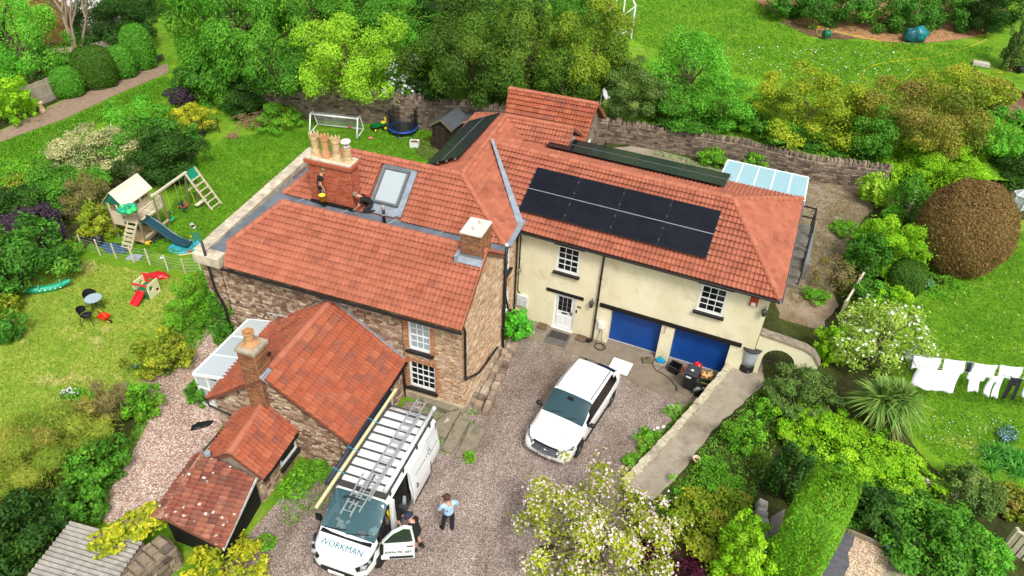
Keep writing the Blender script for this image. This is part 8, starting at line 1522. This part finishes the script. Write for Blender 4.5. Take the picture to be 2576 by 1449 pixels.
V = [  # species, centre x, y, half-width, half-height (photo px), label, zone, extra
 # --- neighbour's garden, top left
 ('bright', 45, 110, 95, 125, 'bright green young-leaved tree above the boundary fence', 'm', dict(name='leafy_tree', cat='tree', cover=.8)), ('dark', 300, 62, 95, 62, 'dark spreading evergreen tree behind the clipped bushes', 'm', dict(name='evergreen_tree', cat='tree')), ('dark', 330, -10, 80, 50, 'dark evergreen beyond the spreading one', 'm', dict(name='evergreen_tree', cat='tree')),
 ('privet', 32, 258, 48, 50, 'rounded golden-green bush beside the paved path', 'm', {}), ('clip', 168, 208, 37, 38, 'small rounded glossy bush against the board fence', 'm', {}), ('yew', 237, 172, 48, 50, 'large clipped dark dome of yew', 'm', dict(name='topiary_yew', trunk=False)), ('clip', 303, 158, 36, 40, 'glossy rounded bush beside the yew dome', 'm', {}), ('clip', 347, 122, 38, 56, 'tall fresh green laurel at the end of the path', 'm', {}),
 ('purple', 455, 248, 34, 26, 'low dark purple-brown bush under the big conifer', 'm', {}), ('yellow', 482, 297, 54, 34, 'bright yellow variegated shrub by the iron hurdle', 'm', {}), ('brown', 130, 60, 60, 60, 'thin reddish-leaved tree in front of the white cottage', 'm', dict(name='copper_tree', cat='tree', cover=.25)),
 # --- hedge between the gardens, left
 ('bright', 350, 300, 72, 48, 'light green shrub standing up from the garden hedge', 'm', {}), ('dark', 405, 395, 90, 62, 'large dark glossy shrub behind the swing', 'm', {}), ('whitef', 245, 385, 105, 58, 'silvery white flowering shrub in the hedge', 'm', {}), ('mid', 320, 370, 60, 50, 'mid green shrub between silvery and dark shrubs', 'm', {}), ('mid', 130, 480, 110, 52, 'broad mid green hedge shrub behind the play tower', 'm', {}), ('twiggy', 215, 500, 58, 50, 'half-bare brown twiggy shrub by the play tower', 'm', {}), ('gold2', 250, 555, 52, 42, 'yellow-green shrub close against the play tower', 'm', {}), ('dark', 50, 520, 70, 45, 'dark shrub behind the purple one', 'm', {}), ('purple', 85, 562, 62, 42, 'dusky purple-leaved shrub in the hedge', 'm', {}), ('purple', 128, 610, 42, 32, 'smaller purple-leaved shrub beside the wire fence', 'm', {}), ('laurel', 55, 650, 105, 78, 'big strap-leaved laurel at the dry lawn edge', 'm', {}), ('weed', 165, 630, 40, 25, 'low green growth at the end of the wire fence', 'm', {}), ('gold2', 15, 765, 30, 28, 'small golden shrub at the lawn edge', 'm', {}), ('laurel', 5, 820, 40, 45, 'dark glossy shrub below the golden one', 'm', {}), ('laurel', -40, 720, 60, 70, 'glossy laurel at the far lawn edge', 'm', {}), ('weed', 120, 425, 60, 30, 'pale green hedge shrub edging the striped lawn', 'm', {}), ('gold2', 45, 470, 60, 25, 'yellow-tipped low hedge shrub', 'm', {}),
 # --- big trees across the top
 ('conifer', 585, 60, 160, 190, 'huge feathery bright green conifer beside the back lawn', 'm', dict(name='conifer_tree', cat='tree')), ('laurel', 535, 205, 82, 55, 'drooping large-leaved evergreen under the big conifer', 'm', {}), ('mid', 700, 175, 75, 80, 'glossy green tree between conifer and lime shrub', 'b', dict(name='broadleaf_tree', cat='tree')), ('lime', 872, 150, 132, 108, 'big airy lime-green spring tree behind the garden wall', 'b', dict(name='lime_green_tree', cat='tree')), ('mid', 790, 30, 110, 80, 'green tree behind the lime-green one', 'b', dict(name='broadleaf_tree', cat='tree')), ('mid', 980, 45, 120, 80, 'mid green tree behind the white-flowered bush', 'b', dict(name='broadleaf_tree', cat='tree')), ('bright', 1015, 135, 42, 52, 'narrow bright green sapling in the dark gap', 'b', {}), ('whitebl', 1022, 192, 62, 46, 'bush with clusters of white flowers above the ivy', 'b', {}), ('dark', 1110, 20, 90, 60, 'dark tree at the back of the wood', 'b', dict(name='broadleaf_tree', cat='tree')),
 ('bay', 1180, 145, 130, 125, 'large dark rounded bay tree behind the garden sheds', 'b', dict(name='bay_tree', cat='tree')), ('bay', 1340, 120, 110, 120, 'large dark bay tree behind the annex ridge', 'b', dict(name='bay_tree', cat='tree')), ('baytip', 1475, 140, 105, 110, 'bay tree with yellowish tips behind the annex gable', 'b', dict(name='bay_tree', cat='tree')), ('greyg', 1600, 235, 78, 70, 'grey-green shrub over the rubble wall', 'b', {}), ('bright', 1735, 190, 95, 105, 'loose bright green tree over the rubble wall', 'b', dict(name='hawthorn_tree', cat='tree', cover=.6)), ('mid', 1680, 265, 80, 50, 'green shrub spilling over the rubble wall', 'b', {}), ('bright', 1830, 260, 85, 60, 'light green shrub between hawthorn and golden shrub', 'b', dict(cover=.8)), ('mid', 1460, 20, 70, 45, 'shrub at the corner of the upper lawn', 'b', {}),
 ('ivy', 870, 268, 95, 26, 'ivy smothering the left garden wall', 'm', dict(name='wall_ivy', cat='ivy', trunk=False, squash=.35)), ('ivy', 1030, 285, 60, 28, 'ivy on the wall behind the trampoline', 'm', dict(name='wall_ivy', cat='ivy', trunk=False, squash=.35)), ('weed', 700, 300, 55, 28, 'green weeds beside the brushwood heap', 'm', {}), ('ivy', 1850, 305, 90, 28, 'ivy trailing along the top of the rubble wall', 'b', dict(name='wall_ivy', cat='ivy', trunk=False, squash=.5)), ('ivy', 2090, 375, 100, 30, 'ivy hanging below the golden shrub', 'r', dict(name='wall_ivy', cat='ivy', trunk=False, squash=.4, hang=1.0)), ('weed', 1800, 395, 38, 22, 'green weeds below the rubble wall', 'r', {}), ('weed', 1905, 405, 32, 22, 'weedy clump beside the glass canopy', 'r', {}),
 ('golden', 2045, 268, 128, 82, 'big golden-green rounded shrub above the wall', 'b', {}), ('orange', 2320, 305, 140, 92, 'big shrub with orange and yellow young leaves', 'b', {}), ('gold2', 2430, 222, 98, 56, 'yellow-green shrub below the stone block', 'b', {}), ('bright', 2525, 345, 60, 62, 'bright green shrub beside the deck', 'b', {}), ('dark', 2545, 430, 60, 50, 'dark shrub below the deck', 'r', {}), ('privet', 2350, 425, 105, 58, 'vivid lime shrub behind the brown dome', 'r', {}), ('lime', 2205, 475, 45, 42, 'lime green shrub at the yard corner', 'r', {}), ('brown', 2428, 578, 112, 122, 'huge clipped brown leafless dome shrub', 'r', dict(name='topiary_dome', trunk=False)), ('privet', 2238, 620, 78, 68, 'vivid yellow-green hedge by the yard', 'r', dict(name='hedge_bush')), ('yew', 2282, 700, 42, 42, 'small clipped dark green dome by the hedge', 'r', dict(name='topiary_yew', trunk=False)), ('privet', 2240, 762, 46, 38, 'small vivid green hedge bush below the dark dome', 'r', dict(name='hedge_bush')), ('weed', 2130, 577, 36, 18, 'low green clump in the trodden yard', 'r', dict(trunk=False)), ('weed', 2055, 745, 30, 18, 'straggly clump by the arched wall', 'r', dict(trunk=False)), ('twiggy', 2100, 690, 50, 45, 'dry brown stems against the boundary rail', 'r', dict(cover=.5)),
 # --- right hand, lower
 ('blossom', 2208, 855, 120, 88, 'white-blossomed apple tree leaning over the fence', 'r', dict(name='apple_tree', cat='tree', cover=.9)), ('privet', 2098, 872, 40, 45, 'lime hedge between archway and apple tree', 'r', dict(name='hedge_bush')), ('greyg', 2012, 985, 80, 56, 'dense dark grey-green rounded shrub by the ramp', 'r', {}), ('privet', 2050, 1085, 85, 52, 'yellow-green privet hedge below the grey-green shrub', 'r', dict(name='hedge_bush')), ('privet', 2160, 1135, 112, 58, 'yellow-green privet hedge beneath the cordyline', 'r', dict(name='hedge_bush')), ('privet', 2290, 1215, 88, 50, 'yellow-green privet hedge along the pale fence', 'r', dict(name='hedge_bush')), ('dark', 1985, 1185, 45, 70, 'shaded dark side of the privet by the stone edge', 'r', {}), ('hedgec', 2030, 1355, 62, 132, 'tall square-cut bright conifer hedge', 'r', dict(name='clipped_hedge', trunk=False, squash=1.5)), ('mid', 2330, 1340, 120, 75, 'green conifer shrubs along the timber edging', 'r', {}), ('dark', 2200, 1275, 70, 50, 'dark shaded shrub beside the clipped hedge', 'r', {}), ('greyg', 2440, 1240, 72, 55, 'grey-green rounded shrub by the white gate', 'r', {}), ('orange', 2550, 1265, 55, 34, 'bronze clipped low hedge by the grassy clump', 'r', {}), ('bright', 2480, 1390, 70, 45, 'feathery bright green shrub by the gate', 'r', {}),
 ('weed', 1875, 1090, 48, 44, 'weedy green bank beside the ramp', 'r', dict(trunk=False)), ('weed', 1800, 1235, 88, 38, 'lush green weeds at the foot of the ramp', 'r', dict(trunk=False)), ('gold2', 1800, 1320, 110, 58, 'yellow-green shrubs beside the magnolia', 'r', {}), ('privet', 1870, 1400, 70, 80, 'vivid lime shrub beside the pale wall stones', 'r', {}), ('magnolia', 1500, 1355, 178, 138, 'magnolia tree covered in pale pink blossom', 'r', dict(name='magnolia_tree', cat='tree', squash=1.0)), ('purple2', 1690, 1432, 82, 48, 'dark purple-leaved acer below the magnolia', 'r', dict(name='acer')),
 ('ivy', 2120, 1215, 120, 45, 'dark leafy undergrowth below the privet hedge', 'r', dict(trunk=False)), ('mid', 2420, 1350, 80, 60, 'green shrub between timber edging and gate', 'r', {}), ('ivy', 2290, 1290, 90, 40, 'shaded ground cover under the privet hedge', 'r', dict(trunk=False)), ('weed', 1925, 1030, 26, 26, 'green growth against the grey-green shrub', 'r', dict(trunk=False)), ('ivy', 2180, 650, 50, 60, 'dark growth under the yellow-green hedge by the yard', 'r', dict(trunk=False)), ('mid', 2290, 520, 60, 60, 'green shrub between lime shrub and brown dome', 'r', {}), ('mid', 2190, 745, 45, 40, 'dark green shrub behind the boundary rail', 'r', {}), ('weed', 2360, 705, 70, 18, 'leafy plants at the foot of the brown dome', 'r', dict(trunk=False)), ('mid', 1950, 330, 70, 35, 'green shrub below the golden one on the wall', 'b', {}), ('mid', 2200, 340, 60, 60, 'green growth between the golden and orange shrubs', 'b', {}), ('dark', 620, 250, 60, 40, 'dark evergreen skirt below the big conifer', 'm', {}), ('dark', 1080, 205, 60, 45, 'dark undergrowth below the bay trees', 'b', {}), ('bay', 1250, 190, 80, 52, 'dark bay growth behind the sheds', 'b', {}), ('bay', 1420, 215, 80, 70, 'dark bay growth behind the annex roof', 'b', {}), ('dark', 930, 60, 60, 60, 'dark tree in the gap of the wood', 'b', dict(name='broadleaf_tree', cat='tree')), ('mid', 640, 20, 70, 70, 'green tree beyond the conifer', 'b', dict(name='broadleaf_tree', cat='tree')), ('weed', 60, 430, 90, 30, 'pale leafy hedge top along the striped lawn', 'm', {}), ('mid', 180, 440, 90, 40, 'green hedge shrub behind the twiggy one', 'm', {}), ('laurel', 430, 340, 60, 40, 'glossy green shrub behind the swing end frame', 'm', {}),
 ('ivy', 1990, 352, 80, 24, 'ivy over the wall below the golden shrub', 'r', dict(name='wall_ivy', cat='ivy', trunk=False, squash=.4, hang=1.1)), ('ivy', 760, 272, 55, 24, 'ivy on the garden wall beside the brushwood', 'm', dict(name='wall_ivy', cat='ivy', trunk=False, squash=.35)), ('ivy', 1720, 318, 70, 16, 'ivy fringe on the coping above the path', 'r', dict(name='wall_ivy', cat='ivy', trunk=False, squash=.4, hang=1.5)),
 ('hydr', 1303, 820, 36, 38, 'bright green hydrangea against the cream wall', 'm', {}), ('weed', 503, 728, 44, 42, 'mound of fresh green ground ivy by the stone house', 'm', dict(trunk=False)), ('mid', 565, 795, 46, 68, 'green shrub climbing the stone house wall', 'm', {}), ('gold2', 405, 895, 66, 56, 'yellow-green shrub on the dry lawn', 'm', {}), ('weed', 470, 790, 50, 35, 'low weeds edging the gravel path', 'm', dict(trunk=False)), ('mid', 500, 985, 30, 34, 'green clump at the conservatory corner', 'm', dict(trunk=False)),
 ('weed', 362, 1010, 44, 44, 'leafy green mound at the edge of the gravel path', 'm', dict(trunk=False)), ('straw', 285, 1015, 40, 46, 'upright straw-coloured ornamental grass', 'm', dict(name='ornamental_grass', cat='grass', trunk=False)), ('oldgold', 205, 1062, 70, 50, 'pale old-gold shrub in the flower bed', 'm', {}), ('feather', 110, 1145, 125, 95, 'feathery wispy green plants in the flower bed', 'm', dict(trunk=False, name='border_plants', cat='plant')), ('mid', 240, 1165, 75, 62, 'broad-leaved green plants by the gravel path', 'm', dict(trunk=False, name='border_plants', cat='plant')), ('dark', 70, 1335, 115, 85, 'dark green bush behind the corrugated shed', 'm', {}), ('mid', 200, 1270, 60, 50, 'trailing bramble shrub at the end of the gravel path', 'm', {}), ('weed', 205, 1010, 40, 25, 'white-flowered low plant at the lawn edge', 'm', dict(trunk=False)),
 ('yellow', 560, 1425, 92, 46, 'golden variegated shrub below the black shed', 'm', {}), ('yellow', 325, 1330, 88, 30, 'yellow climbing plant over the corrugated roof edge', 'm', dict(name='climber', cat='climber', trunk=False, hang=1.1, squash=.5)), ('weed', 790, 1185, 34, 24, 'weed clump in the angle of the outhouse wall', 'm', dict(trunk=False)), ('weed', 740, 1225, 34, 30, 'weeds growing through gravel by the outhouse', 'm', dict(trunk=False, cover=.6)), ('weed', 668, 1365, 24, 14, 'small weed clump by the black shed', 'm', dict(trunk=False)), ('weed', 1182, 1150, 14, 14, 'tuft of weeds at the lowest stone step', 'm', dict(trunk=False)), ('weed', 1630, 1110, 36, 24, 'weeds along the inside of the low wall', 'm', dict(trunk=False)), ('weed', 1600, 1160, 30, 18, 'weed tuft at the lower end of the low wall', 'm', dict(trunk=False)), ('weed', 1700, 1035, 26, 14, 'sparse yellow-flowered weeds by the low wall', 'm', dict(trunk=False, cover=.5))]
for i in range(7): x = 1975+i*82; V.append(('laurel', x, [0, 14, 20, 26, 26, 20, 8][i], 58, 48, ['first', 'second', 'third', 'fourth', 'fifth', 'sixth', 'last'][i]+' laurel bush of the long upper hedge, counted from the goal end', 'b', dict(name='laurel_hedge_bush', group='laurel hedge at the top of the lawn', cover=.9)))
V += [('dark', 2500, 30, 60, 60, 'dark evergreen at the corner of the upper lawn', 'b', dict(name='evergreen_tree', cat='tree')), ('greyg', 2572, 110, 28, 75, 'slim grey-green conifer beside the deck', 'b', dict(name='conifer_tree', cat='tree'))]
for sp, cx, cy, rx, ry, lb, zn, ex in V: bush(sp, cx, cy, rx, ry, lb, zn, **ex)
# bare branching tree, top left
q = put(200, 150); o = thing('bare_branching_tree', 'pale-trunked tree with several bare forking limbs', 'tree', q); rnd = random.Random(5); mb = MB()
def limb(p, d, L, r, dep):
    pts = [p]; 
    for k in range(4): d = (d+Vector((rnd.uniform(-.15, .15), rnd.uniform(-.15, .15), .05))).normalized(); pts.append(pts[-1]+d*L/4)
    mb.tube(pts, [r, r*.9, r*.8, r*.7, r*.6], 6)
    if dep: 
        for k in range(3): limb(pts[-1 if k else 3], (d+Vector((rnd.uniform(-.7, .7), rnd.uniform(-.7, .7), rnd.uniform(-.1, .4)))).normalized(), L*.7, r*.55, dep-1)
for d in ((-.5, .2, 1), (.1, .1, 1), (.4, .3, 1), (-.2, .5, 1)): limb(Vector((0, 0, 0)), Vector(d).normalized(), 3.2, .13, 2)
mb.build('trunk', piece('pale_bark', ['a08c76', '8a7866', 'b09c86'], .95, 8, .3, .5), o)
q = put(95, 215); o = thing('leaning_trunks', 'dark bare leaning trunks of the leafy tree by the fence', 'tree', q); mb = MB(); limb(Vector((0, 0, 0)), Vector((-.3, .1, 1)).normalized(), 4, .2, 1); limb(Vector((.8, .6, 0)), Vector((-.2, .2, 1)).normalized(), 4, .16, 1); mb.build('trunk', M_bark, o)
# cordyline: rosettes of sword leaves on a stem
def blades(o, name, origin, n, L, w, el0, el1, cols, rng, droop=.35, spread=0.):
    az = rng.uniform(0, 2*np.pi, n); el = np.radians(rng.uniform(el0, el1, n)); Ls = L*rng.uniform(.75, 1.1, n); pal = palette(cols, n, rng); vs = []; fs = []; cs = []
    for i in range(n):
        h = Vector((math.cos(az[i]), math.sin(az[i]), 0)); sd = Vector((-h.y, h.x, 0)); b = Vector(origin)+h*rng.uniform(0, spread); k0 = len(vs)
        for j, t in enumerate((0, .35, .7, 1)):
            p = b+h*(Ls[i]*t*math.cos(el[i]))+Z*(Ls[i]*t*math.sin(el[i])-droop*Ls[i]*t*t); ww = w*(.7, 1, .75, .04)[j]; vs += [p-sd*ww/2, p+sd*ww/2]; cs += [tuple(pal[i])+(1,)]*2
        fs += [(k0+2*j, k0+2*j+1, k0+2*j+3, k0+2*j+2) for j in range(3)]
    me = bpy.data.meshes.new(name); me.from_pydata([tuple(v) for v in vs], [], fs); ca = me.color_attributes.new('Col', 'FLOAT_COLOR', 'POINT'); ca.data.foreach_set('color', np.array(cs, np.float32).reshape(-1)); return link(name, me, M_leaf, o)
rng = np.random.default_rng(3); q = put(2215, 1110, 'r'); o = thing('cordyline', 'spiky cordyline palm with sword-shaped green leaves', 'palm', (q.x, q.y+.4, q.z)); MB().tube([(0, 0, 0), (.05, 0, 1.0), (0, 0, 1.5)], [.12, .09, .08], 8).tube([(.05, 0, .9), (-.3, .05, 1.5)], [.07, .06], 7).build('trunk', M_bark, o)
for x, y, z in ((.25, 0, 1.7), (-.35, .05, 1.65), (0, .3, 1.5)): blades(o, 'leaf_rosette', (x, y, z), 190, 1.25, .07, -12, 88, ['5c8834', '76a444', '98b858', '4c7a2e', 'b8c46c'], rng)
blades(o, 'lower_leaves', (.2, 0, .9), 60, 1.2, .06, -60, 0, ['5c7a34', '8a8a50', '3c6428'], rng)
q = put(2545, 1190, 'r'); o = thing('agapanthus_clump', 'clump of long arching bright green strap leaves', 'plant', (q.x, q.y+.3, q.z))
for k in range(14): blades(o, 'leaf_tuft', (rng.uniform(-.8, .8), rng.uniform(-.5, .6), .02), 38, .85, .035, 35, 80, ['3c8a2a', '54a838', '6cc048', '327824', '8acc5a'], rng, .5)
q = put(905/3, 966+600/3); o = thing('yellow_sedge', 'small yellow-green sedge tuft in the flower bed', 'plant', q); blades(o, 'leaf_tuft', (0, 0, 0), 70, .5, .03, 30, 85, ['b0c030', '8aa82c', 'd0cc40'], rng, .4)
def flowers(name, label, px, py, rx, ry, cols, n, zone='m', h=.25, s=.06):
    rng = np.random.default_rng(int(px)); a = rng.uniform(0, 6.28, n); r = np.sqrt(rng.uniform(0, 1, n)); P = [hit(px+rx*math.cos(t)*q_, py+ry*math.sin(t)*q_, zone) for t, q_ in zip(a, r)]; c = hit(px, py, zone); o = thing(name, label, 'flowers', c)
    pos = np.array([(p.x-c.x, p.y-c.y, p.z-c.z+h*rng.uniform(.6, 1)) for p in P]); leaf_mesh('flower_heads', pos, rng.normal(size=(n, 3))*.5+np.array([0, 0, 1]), np.full(n, s)*rng.uniform(.7, 1.3, n), .9, palette(cols, n, rng), rng, o); lp = np.repeat(pos, 5, 0)+rng.normal(size=(n*5, 3))*.08; lp[:, 2] = np.abs(lp[:, 2])*rng.uniform(.2, .9, n*5); leaf_mesh('leaves', lp, rng.normal(size=(n*5, 3))*.6+np.array([0, 0, 1]), np.full(n*5, s*1.6), .5, palette(['3c7a2c', '54963a', '2e6024'], n*5, rng), rng, o)
flowers('forget_me_nots', 'pale blue forget-me-nots at the raised bed corner', 2530, 1100, 26, 20, ['9ab8dc', 'b4cce8', '7ea0cc'], 130, 'r'); flowers('forget_me_nots', 'blue forget-me-nots along the timber edging', 2245, 1385, 22, 16, ['8cacd8', 'a8c4e4'], 80, 'r'); flowers('white_flowers', 'white flowers at the edge of the flower bed', 182, 1000, 26, 10, ['f4f4f6', 'ffffff'], 90, 'm', .35); flowers('bluebells', 'bluish flowers among the leafy mound by the gravel', 322, 1005, 12, 28, ['7c8cc8', '98a4d8'], 60, 'm', .4); flowers('bluebells', 'small blue flowers on the lawn beside the yellow-green shrub', 350, 925, 14, 8, ['7c94d0', '9cb0e0'], 40); flowers('pale_hosta', 'pale blue-grey hosta leaves by the small dark dome', 2325, 722, 16, 10, ['9ab8b0', 'b4ccc4'], 60, 'r', .3, .14)
flowers('door_flowers', 'orange and yellow bedding in the planter left of the door', *[0]*0, px=1373, py=823, rx=10, ry=5, cols=['d88a3c', 'e0b040', '8aa040'], n=40, h=.3) if False else None
# daisies on the lawns, weeds on the drive and grass tufts along the edges
def scatter(name, poly, zone, n, size, cols, asp, label, up=False, h=.0, seed=1, inside_fn=None):
    rng = np.random.default_rng(seed); P = np.array(pxpoly(poly, zone)); lo, hi = P.min(0), P.max(0); out = []
    while len(out) < n:
        x, y = rng.uniform(lo, hi); c = False; j = len(P)-1
        for i in range(len(P)):
            if (P[i][1] > y) != (P[j][1] > y) and x < (P[j][0]-P[i][0])*(y-P[i][1])/(P[j][1]-P[i][1])+P[i][0]: c = not c
            j = i
        if c: out.append((x, y, ZF[zone](x, y)+h))
    pos = np.array(out); k = len(pos); nr = rng.normal(size=(k, 3))*(.25 if not up else 1)+np.array([0, 0, 0 if up else 1.]); al = rng.normal(size=(k, 3))*.45+np.array([0, 0, 1.]) if up else None
    s = size*rng.uniform(.6, 1.4, k); 
    if up: pos[:, 2] += s*.4
    o = leaf_mesh(name, pos, nr, s, asp, palette(cols, k, rng), rng, None, al, kind='stuff'); o['label'] = label; o['category'] = name.replace('_', ' ').split()[-1] if False else 'grass' if up else 'flowers'; return o
GR = ['3c7810', '54941c', '6cae26', '86b82e', '4a8614']; GY = ['6c9a1e', '8cae30', 'a8b444', '7c9c28', 'b8b458']
scatter('lawn_tufts', [(190, 645), (300, 672), (480, 705), (520, 760), (440, 900), (400, 945), (215, 1000), (110, 1060), (0, 1170), (0, 890), (30, 770), (90, 680)], 'm', 26000, .10, GY, .22, 'dry yellowish grass tufts of the side lawn', True, seed=2)
scatter('lawn_tufts', [(500, 400), (560, 350), (700, 330), (1080, 330), (1110, 410), (880, 390), (770, 385), (515, 625), (430, 640), (330, 640), (420, 540)], 'm', 26000, .13, GR, .22, 'fresh green grass tufts of the back lawn', True, seed=3)
scatter('lawn_tufts', [(0, 360), (160, 305), (300, 240), (420, 190), (450, 240), (300, 290), (200, 330), (100, 420), (0, 470)], 'm', 14000, .15, GR, .22, 'mown grass of the striped lawn', True, seed=4)
scatter('lawn_tufts', [(2300, 760), (2420, 700), (2576, 580), (2576, 1180), (2400, 1190), (2280, 1080), (2300, 900)], 'r', 22000, .10, GR, .22, 'mown grass of the right-hand lawn', True, seed=5)
scatter('lawn_tufts', [(1500, 0), (1900, 0), (1950, 40), (2050, 100), (2500, 120), (2450, 200), (2200, 250), (1900, 200), (1600, 110)], 'b', 26000, .18, GR, .22, 'mown grass of the upper lawn', True, seed=6)
scatter('lawn_daisies', [(1850, 120), (2250, 130), (2300, 200), (2100, 230), (1850, 180)], 'b', 150, .12, ['f8f8f4', 'ffffff'], .9, 'white daisies on the upper lawn', h=.12, seed=7); scatter('lawn_daisies', [(2300, 1040), (2560, 1050), (2500, 1170), (2330, 1120)], 'r', 90, .05, ['f8f8f4', 'ffffff'], .9, 'white daisies on the right-hand lawn', h=.08, seed=8); scatter('lawn_daisies', [(2300, 760), (2560, 620), (2560, 900), (2320, 880)], 'r', 50, .06, ['f8f8f4', 'f0ecd0'], .9, 'scattered daisies near the brown dome', h=.08, seed=9)
WD = ['4c8a2a', '6aa834', '8ab43e', '5c7e2c']
for k, (poly, zn, n, lb) in enumerate((([(700, 1140), (850, 1180), (860, 1260), (720, 1330), (690, 1250)], 'm', 900, 'sparse weeds in the gravel by the outhouse'), ([(520, 930), (575, 940), (540, 1010), (480, 1000)], 'm', 700, 'weeds in the gravel path by the conservatory'), ([(1590, 1180), (1640, 1110), (1735, 1015), (1745, 1020), (1600, 1195)], 'm', 900, 'weeds along the foot of the low wall'), ([(1050, 1010), (1170, 1010), (1200, 1070), (1120, 1150), (1060, 1100)], 'm', 500, 'weeds between the stone steps'), ([(1270, 870), (1290, 880), (1200, 1050), (1180, 1040)], 'm', 500, 'weeds along the rubble edging'), ([(1930, 960), (1860, 1030), (1760, 1130), (1720, 1200), (1640, 1280), (1690, 1330), (1900, 1250), (1960, 1100), (1950, 1000)], 'r', 5000, 'rough growth on the bank beside the ramp'), ([(2010, 440), (2200, 520), (2150, 700), (2060, 770), (1980, 770)], 'r', 1200, 'weeds in the trodden side yard'), ([(440, 800), (560, 780), (545, 820), (480, 900), (420, 950), (400, 930)], 'm', 2600, 'rough grass beside the gravel path'), ([(240, 1300), (300, 1200), (345, 1120), (400, 1010), (380, 1005), (320, 1110), (270, 1200), (225, 1290)], 'm', 1500, 'border plants spilling on to the gravel path'), ([(1640, 370), (1850, 430), (1840, 445), (1640, 390)], 'r', 600, 'weeds at the foot of the rubble wall'))):
    scatter('ground_weeds', poly, zn, n, .12, WD, .35, lb, True, seed=20+k)
scatter('leaf_litter', [(1900, 0), (1930, 28), (2050, 75), (2300, 112), (2450, 95), (2510, 70), (2540, -10)], 'b', 3500, .12, ['c8a878', 'a88458', '7a5a3c', 'd8bc90'], .6, 'dry leaf litter under the laurel hedge', h=.06, seed=40)
scatter('leaf_litter', [(2010, 450), (2200, 520), (2150, 700), (2060, 770), (1980, 770)], 'r', 1500, .07, ['8a6c4a', '6a5038', 'a88860'], .6, 'dead leaves and stems in the side yard', h=.03, seed=41)
